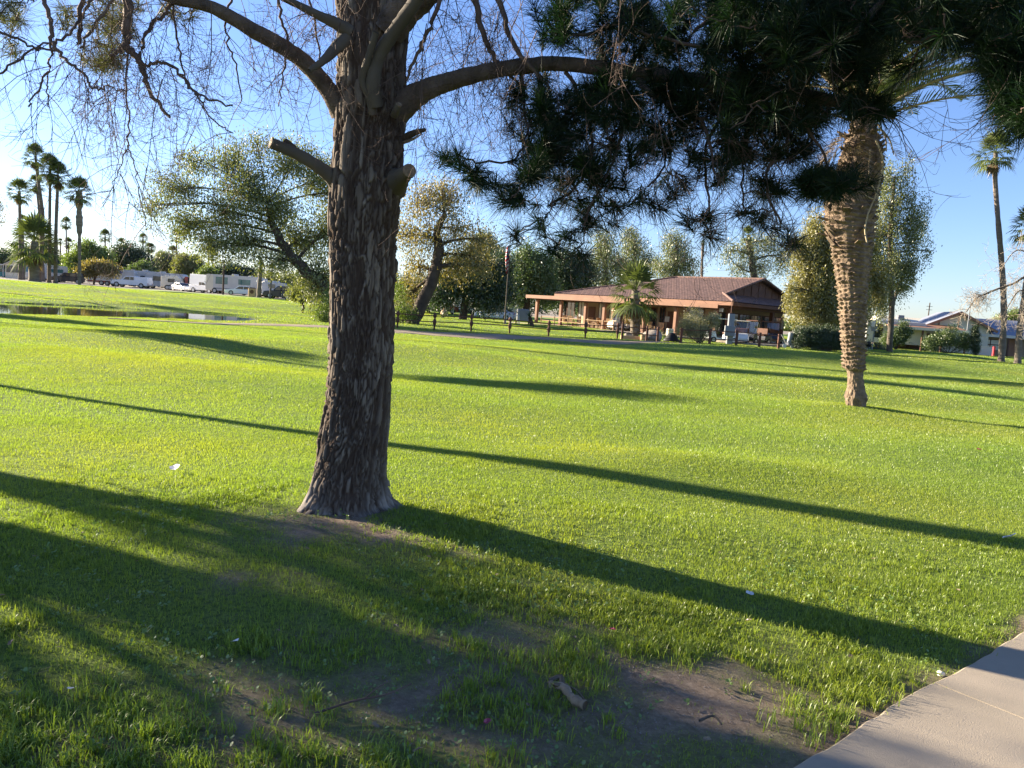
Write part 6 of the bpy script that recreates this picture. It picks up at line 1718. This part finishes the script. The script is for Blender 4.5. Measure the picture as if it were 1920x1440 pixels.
mb = MB(); mb.box(p + Vector((0, 0, .62)), (1.0, .8, 1.25), bev=.08); mb.build('body', M['tan'], t); mb = MB(); mb.tube([p + Vector((.05, -.42, .75)), p + Vector((.05, -.38, .75))], .28, 14, smooth=False); mb.build('opening', M['darktrim'], t); mb = MB(); mb.box(p + Vector((0, 0, 1.3)), (.7, .6, .12), bev=.04); mb.build('lid', M['darktrim'], t)
G3 = 'cars parked under the trees near the flagpole'
sedan('pale blue-white car just left of the flagpole', GD(931, 84), R(160), 'bluepaint', G3)
sedan('dark red car in shade behind the fence, left of the tan boulder', GD(826, 92), R(185), 'redpaint', G3)
suv('black suv behind the fence, left of the dark red car', GD(803, 90), R(190), 'darkpaint', G3)
suv('black suv under the white canopy', GD(888, 92), R(250), 'darkpaint', G3)
rv('travel_trailer', 'pale trailer behind the dark red car', GD(825, 104), R(3), 7, 2.9, 'cream', [(-2.6, -1.8, 1.5, 2.1), (-1.2, -.4, 1.5, 2.1), (.8, 1.8, 1.5, 2.1)], .3, motor=False, group=G3, cat='trailer')
rv('travel_trailer', 'low pale trailer behind the pale blue car', GD(932, 98), R(0), 5.5, 2.7, 'cream', [(-1.5, -.5, 1.4, 2.0)], .3, motor=False, group=G3, cat='trailer')
p = GD(884, 90); t = place('canopy_tent', 'white peaked canopy over the black suv', 'canopy', p)
mb = MB(); a = [p + Vector((sx * 2.0, sy * 1.6, 2.0)) for sx, sy in ((-1, -1), (1, -1), (1, 1), (-1, 1))] + [p + Vector((0, 0, 2.7))]; mb.add(a + [v - Vector((0, 0, .25)) for v in a[:4]], [(0, 1, 4), (1, 2, 4), (2, 3, 4), (3, 0, 4), (5, 6, 1, 0), (6, 7, 2, 1), (7, 8, 3, 2), (8, 5, 0, 3)]); mb.build('cover', M['whitecloth'], t)
for v in a[:4]:
    mb = MB(); mb.tube([Vector((v.x * .99 + p.x * .01, v.y * .99 + p.y * .01, p.z)), Vector((v.x * .99 + p.x * .01, v.y * .99 + p.y * .01, v.z))], .03, 5); mb.build('leg', M['greymetal'], t)
p = GD(968, 72); t = place('sign_board', 'white leaning two sided board with dark sketch marks near the flagpole', 'sign', p)
for s in (-1, 1):
    mb = MB(); mb.box(p + Vector((s * .22, 0, .68)), (.05, .9, 1.36), (Vector((math.cos(.16 * s), 0, math.sin(.16 * s))), Vector((0, 1, 0)), Vector((-math.sin(.16 * s), 0, math.cos(.16 * s)))), bev=.01); o_ = mb.build('panel', M['white'], t)
mb = MB(); 
for k in range(3): mb.tube([p + Vector((-.28 - .02 * k, -.3, .35 + .25 * k)), p + Vector((-.26, .2, .5 + .25 * k))], .025, 5)
mb.build('marks', M['swoosh'], t)
p = GD(979, 74); t = place('enclosed_trailer', 'grey-blue covered cart between the white board and the sago palm', 'trailer', p)
mb = MB(); mb.box(p + Vector((0, 0, .85)), (1.2, 1.6, 1.2), bev=.1); mb.build('body', M['grey'], t)
for s in (-.6, .6):
    mb = MB(); mb.tube([p + Vector((s - .06, -.3, .26)), p + Vector((s + .06, -.3, .26))], .26, 12, smooth=False); mb.build('wheel', M['rubber'], t)
rail_fence('hitch_rail', 'short white rail in front of the leaning board', [GD(948, 69), GD(958, 69), GD(971, 69.5)], .8, (.75,), 'white', .04)

# cabin and carport at the far left
p = GD(24, 138); fc = Fr(p, R(-3)); t = place('cabin', 'small pale cabin with a low gable front and large windows, at the far left', 'building', p)
mb = MB(); fc.bx(mb, -1.4, 1.4, 0, 5, 0, 2.5); pan = [fc.p(-1.4, 0, 2.5), fc.p(1.4, 0, 2.5), fc.p(0, 0, 3.15)]; mb.add(pan + [v + fc.Y * 5 for v in pan], [(0, 1, 2), (5, 4, 3)]); mb.build('wall', M['cream'], t)
mb = MB()
for s in (-1, 1):
    q = [fc.p(s * 1.65, -.25, 2.42), fc.p(0, -.25, 3.2), fc.p(0, 5.2, 3.2), fc.p(s * 1.65, 5.2, 2.42)]; mb.add(q + [v + Vector((0, 0, .1)) for v in q], [(3, 2, 1, 0), (4, 5, 6, 7), (0, 1, 5, 4), (1, 2, 6, 5), (2, 3, 7, 6), (3, 0, 4, 7)])
mb.build('roof', M['white'], t)
for a0, a1_ in ((-1.2, -.5), (-.4, .35), (.45, 1.2)):
    mb = MB(); fc.bx(mb, a0, a1_, -.04, -.005, 1.1, 2.3); w = mb.build('window', M['glass'], t)
mb = MB(); fc.bx(mb, -.5, -.1, -.03, -.005, 2.65, 2.85); mb.build('vent', M['glass'], t)
p = GD(-6, 138); fc = Fr(p, R(-3)); t = place('carport', 'flat white carport roof at the far left edge beside the cabin', 'carport', p)
mb = MB(); fc.bx(mb, -3, 1.2, 0, 5, 2.35, 2.5); mb.build('roof', M['white'], t)
for a_ in (-2.9, 1.1):
    for b_ in (.1, 4.9): mb = MB(); fc.bx(mb, a_ - .05, a_ + .05, b_ - .05, b_ + .05, 0, 2.35); mb.build('post', M['white'], t)
p = GD(226, 130); t = place('balloon', 'round blue ball on a stick above the long white trailer', 'ornament', p)
mb = MB(); q_ = W(226, 511, 130); mb.tube([q_ + Vector((0, 0, z)) for z in (-.3, -.2, 0, .2, .3)], [.02, .22, .3, .22, .02], 14); mb.build('ball', M['bluecloth'], t); mb = MB(); mb.tube([p, q_ - Vector((0, 0, .28))], .03, 5); mb.build('stick', M['grey'], t)

# utility pole on the left, lamp post and far pylon on the right
p = GD(418, 118); q_ = W(420, 488, 118); t = place('utility_pole', 'dark wooden utility pole in front of the beige nosed motorhome', 'pole', p)
mb = MB(); mb.tube([p, Vector((p.x, p.y, q_.z))], [.16, .12], 10); mb.build('pole', M['bark_dark'], t); mb = MB(); mb.box((p.x - .35, p.y, q_.z - .35), (1.7, .14, .16)); mb.build('crossarm', M['bark_dark'], t); mb = MB(); mb.tube([Vector((p.x - .5, p.y, q_.z - .2)), Vector((p.x - .5, p.y, q_.z + .1))], .08, 8); mb.build('insulator', M['grey'], t)
p = GD(1808, 82); q_ = W(1815, 557, 82); t = place('lamp_post', 'slim grey lamp post with a short arm in front of the gabled house', 'street lamp', p)
mb = MB(); mb.tube([p, Vector((p.x, p.y, q_.z))], [.07, .05], 8); mb.build('pole', M['grey'], t); mb = MB(); mb.tube([Vector((p.x, p.y, q_.z - .05)), Vector((p.x - .35, p.y, q_.z))], .03, 6); mb.build('arm', M['grey'], t); mb = MB(); mb.box((p.x - .5, p.y, q_.z), (.4, .18, .08), bev=.02); mb.build('lamp_head', M['grey'], t)
p = GD(1735, 210); q_ = W(1735, 567, 210); t = place('utility_pole', 'tiny distant utility pole rising over the pale roofs at the right', 'pole', p)
mb = MB(); mb.tube([p, Vector((p.x, p.y, q_.z))], [.17, .13], 6); mb.build('pole', M['bark_dark'], t)
for z in (1.0, 1.9): mb = MB(); mb.box((p.x, p.y, q_.z - z), (1.6, .1, .1)); mb.build('crossarm', M['bark_dark'], t)
# two slender trunks among the parked vehicles
for px, D, tp, lab in ((485, 104, 500, 'thick grey palm trunk beside the tan bin, its top lost in the olive tree'), (506, 100, 505, 'thin dark trunk right of the thick grey one under the olive tree')):
    fan_palm(lab, D, px, (px + 4, tp), 9 if px < 500 else 4, 7 if px < 500 else 3, .5, 0, [], None, dead=False)

# ------------------------------------------------------------------ houses on the right
p = GD(1790, 84); fh = Fr(p, R(-14)); hs = place('gabled_house', 'pale house with an orange trimmed gable and blue-grey roof, right side', 'building', p)
hw = 3.1
mb = MB(); fh.bx(mb, -hw, hw, 0, 8, -.3, 2.75); pan = [fh.p(-hw, 0, 2.75), fh.p(hw, 0, 2.75), fh.p(0, 0, 4.25)]; mb.add(pan + [v + fh.Y * 8 for v in pan], [(0, 1, 2), (5, 4, 3)]); mb.build('wall', M['cream'], hs)
mb = MB()
for s in (-1, 1):
    q = [fh.p(s * (hw + .6), -.6, 2.52), fh.p(0, -.6, 4.38), fh.p(0, 8.5, 4.38), fh.p(s * (hw + .6), 8.5, 2.52)]; mb.add(q + [v + Vector((0, 0, .12)) for v in q], [(3, 2, 1, 0), (4, 5, 6, 7), (0, 1, 5, 4), (1, 2, 6, 5), (2, 3, 7, 6), (3, 0, 4, 7)])
mb.build('roof', M['blueroof'], hs)
for s in (-1, 1):
    mb = MB(); d = (fh.p(0, 0, 4.38) - fh.p(s * (hw + .6), 0, 2.52)); c = (fh.p(0, -.63, 4.36) + fh.p(s * (hw + .6), -.63, 2.50)) / 2; L = d.length; d.normalize(); mb.box(c, (L, .05, .26), (d, fh.Y, d.cross(fh.Y))); mb.build('barge_board', M['trim'], hs)
mb = MB(); fh.bx(mb, -2.2, -.6, -.03, -.004, .9, 2.2); mb.build('window', M['curtain'], hs)
for a_ in (-1.9, 0, 1.9): mb = MB(); fh.bx(mb, a_ - .06, a_ + .06, -.05, -.02, 2.75, 4.2 - abs(a_) * .48); mb.build('post', M['trim'], hs)
# its long wing to the right
p2 = GD(1875, 84); fw = Fr(p2, R(-10)); w2 = place('long_house', 'long low house with blue-grey roof and brown framed windows at the right edge', 'building', p2)
mb = MB(); fw.bx(mb, -3.0, 14, 0, 7, -.4, 2.3); mb.build('wall', M['stucco'], w2)
mb = MB(); q = [fw.p(-3.4, -1.0, 2.25), fw.p(14, -1.0, 2.25), fw.p(14, 4, 4.0), fw.p(-3.4, 4, 4.0), fw.p(14, 8, 2.4), fw.p(-3.4, 8, 2.4)]; mb.add(q + [v - Vector((0, 0, .14)) for v in q], [(0, 1, 2, 3), (3, 2, 4, 5), (6, 9, 8, 7), (9, 11, 10, 8), (0, 6, 7, 1), (0, 3, 9, 6), (3, 5, 11, 9), (1, 7, 8, 2), (2, 8, 10, 4)]); mb.build('roof', M['blueroof'], w2)
mb = MB(); fw.bx(mb, -3.4, 14, -1.06, -1.01, 1.98, 2.27); mb.build('fascia', M['white'], w2)
for a0, a1_ in ((-2.7, -1.2), (-1.1, .0)):
    mb = MB(); fw.bx(mb, a0 - .1, a1_ + .1, -.05, -.004, .5, 1.75); w = mb.build('window', M['darktrim'], w2)
    for z0_, z1_ in ((.58, 1.1), (1.2, 1.67)): mb = MB(); fw.bx(mb, a0, a1_, -.07, -.052, z0_, z1_); mb.build('pane', M['curtain'], w)
mb = MB(); fw.bx(mb, .6, 1.5, -.05, -.004, -.1, 1.9); mb.build('door', M['trim'], w2)
for a_ in (-3.1, .3, 2.2, 4.2): mb = MB(); fw.bx(mb, a_ - .07, a_ + .07, -.95, -.8, -.4, 1.98); mb.build('column', M['darktrim'], w2)
for i in range(3): mb = MB(); fw.bx(mb, 2.6 + i * 2, 3.8 + i * 2, -.05, -.004, .4, 1.7); mb.build('window', M['glass'], w2)
p3 = GD(1850, 79); ff = Fr(p3, R(-8)); t = place('low_wall', 'low white garden wall in front of the brown framed windows', 'wall', p3)
mb = MB(); ff.bx(mb, -1.0, .6, -.06, .06, -.2, .85, .02); mb.build('panel', M['white'], t); mb = MB(); ff.bx(mb, -1.05, .65, -.08, .08, .85, .92); mb.build('coping', M['cream'], t)
p3 = GD(1862, 77); ff = Fr(p3, 0); t = place('marker_post', 'short bright red post at the right end of the low white wall', 'post', p3)
mb = MB(); ff.bx(mb, -.1, .1, -.1, .1, -.1, .92, .03); mb.build('post', M['redcloth'], t); mb = MB(); ff.bx(mb, -.12, .12, -.12, .12, .92, .98, .02); mb.build('cap', M['redpaint'], t)
# carport with red roof and cream fascia
p = GD(1722, 82); fk = Fr(p, R(-10)); t = place('carport', 'open carport with reddish roof and cream fascia beside the gabled house', 'carport', p)
mb = MB(); q = [fk.p(-3.4, -1.5, 2.32), fk.p(4.2, -1.5, 2.32), fk.p(4.2, 3.5, 2.9), fk.p(-3.4, 3.5, 2.9)]; mb.add(q + [v - Vector((0, 0, .1)) for v in q], [(0, 1, 2, 3), (7, 6, 5, 4), (0, 4, 5, 1), (1, 5, 6, 2), (2, 6, 7, 3), (3, 7, 4, 0)]); mb.build('roof', M['trim'], t)
mb = MB(); fk.bx(mb, -3.45, 4.25, -1.56, -1.51, 2.1, 2.38); mb.build('fascia', M['cream'], t)
for a_ in (-3.2, -.2, 1.7, 4.0): mb = MB(); fk.bx(mb, a_ - .08, a_ + .08, -1.4, -1.24, -.2, 2.2); mb.build('post', M['darktrim'], t)
mb = MB(); fk.bx(mb, -3.2, 4.0, 3.2, 3.35, -.2, 2.75); mb.build('back_wall', M['trim'], t)
mb = MB(); 
for k in range(5): fk.bx(mb, -.6, 2.0, 2.0, 2.3, .1 + k * .36, .4 + k * .36)
mb.build('shelves', M['darktrim'], t)
p = GD(1742, 90); fl = Fr(p, R(-8)); t = place('mobile_home', 'long low mobile home with pale yellow roof behind the carport', 'building', p)
mb = MB(); fl.bx(mb, -5.5, 4, 0, 4, -.3, 2.9); mb.build('wall', M['stucco'], t)
mb = MB(); q = [fl.p(-5.8, -.3, 2.9), fl.p(4.2, -.3, 2.9), fl.p(4.2, 2, 3.5), fl.p(-5.8, 2, 3.5), fl.p(4.2, 4.3, 2.9), fl.p(-5.8, 4.3, 2.9)]; mb.add(q, [(0, 1, 2, 3), (3, 2, 4, 5), (0, 3, 5), (1, 4, 2), (0, 5, 4, 1)]); mb.build('roof', M['cream'], t)
mb = MB(); fl.bx(mb, -1.8, -.7, -.04, -.004, 1.9, 2.5); fl.bx(mb, .6, 1.4, -.04, -.004, 1.9, 2.5); mb.build('window', M['glass'], t)
mb = MB(); fl.bx(mb, -3.6, -2.9, .6, 1.4, 3.1, 3.7, .05); mb.build('roof_unit', M['grey'], t)
rv('travel_trailer', 'white trailer with a dark doorway and roof air conditioner, right of the date palm trunk', GD(1672, 84), R(-12), 6.0, 3.1, 'white', [(-2.2, -1.4, 1.0, 2.5), (.8, 1.6, 1.6, 2.2)], .3, motor=False, group=None, cat='trailer')
p = GD(1635, 68); t = place('sign_post', 'small blank grey signboard on a post right of the date palm trunk', 'sign', p)
mb = MB(); mb.tube([p, p + Vector((0, 0, 1.9))], .05, 8); mb.build('post', M['grey'], t); mb = MB(); mb.box(p + Vector((0, -.06, 1.85)), (.6, .06, .38), bev=.01); mb.build('board', M['grey'], t)
p = GD(1627, 66); t = place('barbecue_kettle', 'dark round kettle on short legs right of the date palm trunk', 'grill', p)
mb = MB(); mb.tube([p + Vector((0, 0, z)) for z in (.25, .32, .5, .68, .75)], [.03, .22, .29, .22, .03], 14); mb.build('kettle', M['blackstuff'], t)
for a in (0, 2.1, 4.2): mb = MB(); mb.tube([p + Vector((.2 * math.cos(a), .2 * math.sin(a), 0)), p + Vector((.1 * math.cos(a), .1 * math.sin(a), .35))], .015, 5); mb.build('leg', M['greymetal'], t)

# ------------------------------------------------------------------ tree belt far behind everything
gr = np.random.default_rng(99)
C = []
x_ = -150.0
while x_ < 165:
    y_ = 205 + gr.uniform(-10, 14); left_ = x_ < 35
    hgt_ = gr.uniform(4.5, 9) if left_ else gr.uniform(1.5, 3.0)
    w_ = gr.uniform(4, 8); n = 46
    d = gr.normal(0, 1, (n, 3)); d /= np.linalg.norm(d, axis=1, keepdims=True)
    C.append(np.array([x_, y_, .6 + hgt_ * .48]) + d * gr.random((n, 1)) ** .5 * np.array([w_ * .6, 3, hgt_ * .5]))
    x_ += w_ * .55
C = np.concatenate(C); C[:, 2] = np.maximum(C[:, 2], .9)
V, Fq = leaf_cloud(C, .7, 26, .75, gr)
tag(link('far_trees', np_mesh('far_trees', V, Fq, M['midleaf'])), 'hazy belt of trees far behind the parked vehicles and houses', 'trees', kind='stuff')

# ------------------------------------------------------------------ small things lying in the foreground grass
def lay(px, py, up=.02): 
    q = G(px, py); return q + Vector((0, 0, up))
# bark-stripped stick
q0 = lay(1032, 1296, .03); q1 = lay(1096, 1338, .035); t = place('stick', 'broken piece of tan branch lying on the bare patch', 'stick', q0)
SP = smooth_path([q0, q0.lerp(q1, .3) + Vector((.012, 0, .012)), q0.lerp(q1, .7) + Vector((-.008, 0, .0)), q1], 8)
V, Fq = tri_tubes([(SP, np.linspace(.017, .021, len(SP)) * (1 + .12 * gr.normal(0, 1, len(SP))))], 10); link('stem', np_mesh('stem', V - np.array(q0), Fq, M['cutwood'], True), t)
V, Fq = tri_tubes([(smooth_path([lay(1028, 1292, .03), lay(1045, 1306, .05), lay(1062, 1302, .04)], 4), np.full(9, .009)), (smooth_path([lay(1060, 1298, .03), lay(1078, 1310, .04), lay(1094, 1324, .03)], 4), np.full(9, .004)), (smooth_path([lay(1030, 1290, .03), lay(1050, 1290, .05), lay(1052, 1300, .03)], 4), np.full(9, .012))], 6)
link('splinters', np_mesh('splinters', V - np.array(q0), Fq, M['deadleaf'], True), t)
q0 = lay(590, 1352, .03); t = place('twig', 'long thin bare twig lying in the grass left of the broken branch', 'twig', q0)
SP = smooth_path([q0, lay(660, 1338, .05), lay(720, 1330, .06), lay(770, 1304, .05)], 6); V, Fq = tri_tubes([(SP, np.linspace(.005, .0025, len(SP)))], 6); link('stem', np_mesh('stem', V - np.array(q0), Fq, M['twig'], True), t)
V, Fq = tri_tubes([(smooth_path([SP[8], SP[8] + np.array([.05, .07, .02]), SP[8] + np.array([.08, .14, .01])], 4), np.linspace(.003, .0015, 9))], 5); link('side_shoot', np_mesh('side_shoot', V - np.array(q0), Fq, M['twig'], True), t)
q0 = lay(1310, 1365, .03); t = place('twig', 'short grey twig on the bare earth near the sidewalk', 'twig', q0)
V, Fq = tri_tubes([(smooth_path([q0, lay(1335, 1360, .04), lay(1352, 1372, .03)], 5), np.linspace(.006, .004, 11))], 6); link('stem', np_mesh('stem', V - np.array(q0), Fq, M['bark_grey'], True), t)
rock('pebble', 'pale pebble at the grass edge of the sidewalk', lay(1764, 1268, .012), (.020, .017, .014), 12, 'cream')
def scrap(label, q, s, mat, seed, name='fallen_leaf', cat='leaf', group=None):
    r_ = random.Random(seed); import bmesh
    bm = bmesh.new(); n = 9; a0 = r_.uniform(0, 6); vs_ = []
    for i in range(n):
        a = 2 * PI * i / n; rr_ = s * (1 + .25 * r_.random()) * (1 if name == 'paper_scrap' else (.35 + .65 * abs(math.cos(a)) ** 1.3)); vs_.append(bm.verts.new((rr_ * math.cos(a) * math.cos(a0) - rr_ * math.sin(a) * math.sin(a0), rr_ * math.cos(a) * math.sin(a0) + rr_ * math.sin(a) * math.cos(a0), .3 * s * r_.random() + .2 * s * abs(math.sin(a)))))
    c = bm.verts.new((0, 0, 0))
    for i in range(n): bm.faces.new((vs_[i], vs_[(i + 1) % n], c))
    me = bpy.data.meshes.new(name); bm.to_mesh(me); bm.free(); me.materials.append(M[mat])
    o = link(name, me, None, q); o.rotation_euler = (r_.uniform(-.4, .4), r_.uniform(-.4, .4), 0); return tag(o, label, cat, group)
for i, (px, py, s, lab) in enumerate([(328, 887, .04, 'white paper scrap in the sunlit grass left of the pine'), (1892, 1017, .045, 'white paper scrap in the long shadow at the right edge'), (440, 1221, .018, 'small white scrap in the dark band of shade, lower left'), (1404, 1127, .022, 'small white scrap at the lower edge of the pine shadow'), (134, 1312, .014, 'pale scrap near the lower left corner')]):
    scrap(lab, lay(px, py, .045), s, 'whitecloth', i, 'paper_scrap', 'litter')
for i, (px, py, lab) in enumerate([(1147, 1195, 'red petal right of the bare earth'), (912, 1372, 'magenta petal below the broken branch'), (1835, 848, 'red petal far out in the sunlit lawn at the right')]):
    scrap(lab, lay(px, py, .04), .018 if i < 2 else .03, 'petal', 20 + i, 'flower_petal', 'petal')
GL = 'pale dry leaves scattered in the foreground grass'
k = 0
while k < 46:
    px, py = gr.uniform(0, 1800), gr.uniform(960, 1435); q = G(px, py)
    if sw_side(q.x, q.y) > -.1: continue
    scrap('small curled dry leaf lying in the foreground grass', q + Vector((0, 0, .03)), gr.uniform(.009, .018), 'litter', 50 + k, group=GL); k += 1
# soil crumbs and fine litter on the bare patches: uncountable
n = 30000
x = gr.uniform(-2.6, 2.6, n); y = gr.uniform(1.9, 5.6, n); kp = (soil(x, y) > gr.uniform(.15, .7, n)) & (sw_side(x, y) < .03); x, y = x[kp], y[kp]; n = len(x)
z = H(x, y) + .004; s = (.0012 + .0045 * gr.random(n) ** 2.5)[:, None]
d1 = gr.normal(0, 1, (n, 3)); d1[:, 2] *= .4; d1 /= np.linalg.norm(d1, axis=1, keepdims=True); d2 = np.cross(d1, [0, 0, 1.0]); c = np.stack([x, y, z], -1)
up_ = np.array([0, 0, 1.0])
V = np.stack([c - d1 * s, c + d2 * s * .8, c + d1 * s, c - d2 * s * .8, c + up_ * s * 1.1], 1).reshape(-1, 3)
b = np.arange(n)[:, None] * 5
Fq = np.concatenate([b + np.array(q) for q in ((0, 1, 4), (1, 2, 4), (2, 3, 4), (3, 0, 4))])
tag(link('soil_crumbs', np_mesh('soil_crumbs', V, Fq, M['rock'])), 'grit and soil crumbs strewn over the bare earth', 'gravel', kind='stuff')
# broad-leaved weeds growing through the worn lawn
nw = 900
V = []; Fq = []
i = 0
while i < nw:
    x, y = gr.uniform(-2.6, 2.6), gr.uniform(2.0, 5.2)
    if sw_side(x, y) > -.03 or float(fbm(x, y, 2.2, 60)) < .5: continue
    i += 1; z = float(H(x, y)); nl = gr.integers(4, 8); st_ = gr.uniform(.01, .03)
    for j in range(nl):
        a = gr.uniform(0, 2 * PI); L = gr.uniform(.007, .02); el = gr.uniform(.1, .9); d = np.array([math.cos(a) * math.cos(el), math.sin(a) * math.cos(el), math.sin(el)]); sd = np.array([-math.sin(a), math.cos(a), 0]) * L * .42
        o = np.array([x, y, z + st_ * gr.uniform(.2, 1.2)]) + d * L * .4; bb = len(V)
        V += [o, o + d * L * .35 - sd, o + d * L * .8 - sd * .7, o + d * L, o + d * L * .8 + sd * .7, o + d * L * .35 + sd]; Fq += [(bb, bb + 1, bb + 2, bb + 3), (bb, bb + 3, bb + 4, bb + 5)]
tag(link('lawn_weeds', np_mesh('lawn_weeds', V, Fq, M['weed'])), 'small broad leaved weeds growing in the worn foreground lawn', 'weeds', kind='stuff')

# dry straw lying in the worn lawn
n = 9000
y = np.sqrt(gr.uniform(1.9 ** 2, 6.5 ** 2, n)); x = gr.uniform(-1, 1, n) * (.74 * y + .3)
kp = (gr.random(n) < .25 + soil(x, y) * 1.2) & (sw_side(x, y) < .06); x, y = x[kp], y[kp]; n = len(x)
z = H(x, y) + gr.uniform(.003, .018, n) * (1 - soil(x, y)); a = gr.uniform(0, 2 * PI, n); L = gr.uniform(.02, .07, n)[:, None] / 2
d = np.stack([np.cos(a), np.sin(a), gr.normal(0, .18, n)], -1); sd = np.stack([-np.sin(a), np.cos(a), a * 0], -1) * .0011; c = np.stack([x, y, z], -1)
V = np.stack([c - d * L - sd, c - d * L + sd, c + d * L + sd, c + d * L - sd], 1).reshape(-1, 3)
tag(link('dry_straw', np_mesh('dry_straw', V, np.arange(n)[:, None] * 4 + np.array([0, 1, 2, 3]), M['deadleaf'])), 'dry straw and dead blades lying among the foreground grass', 'straw', kind='stuff')
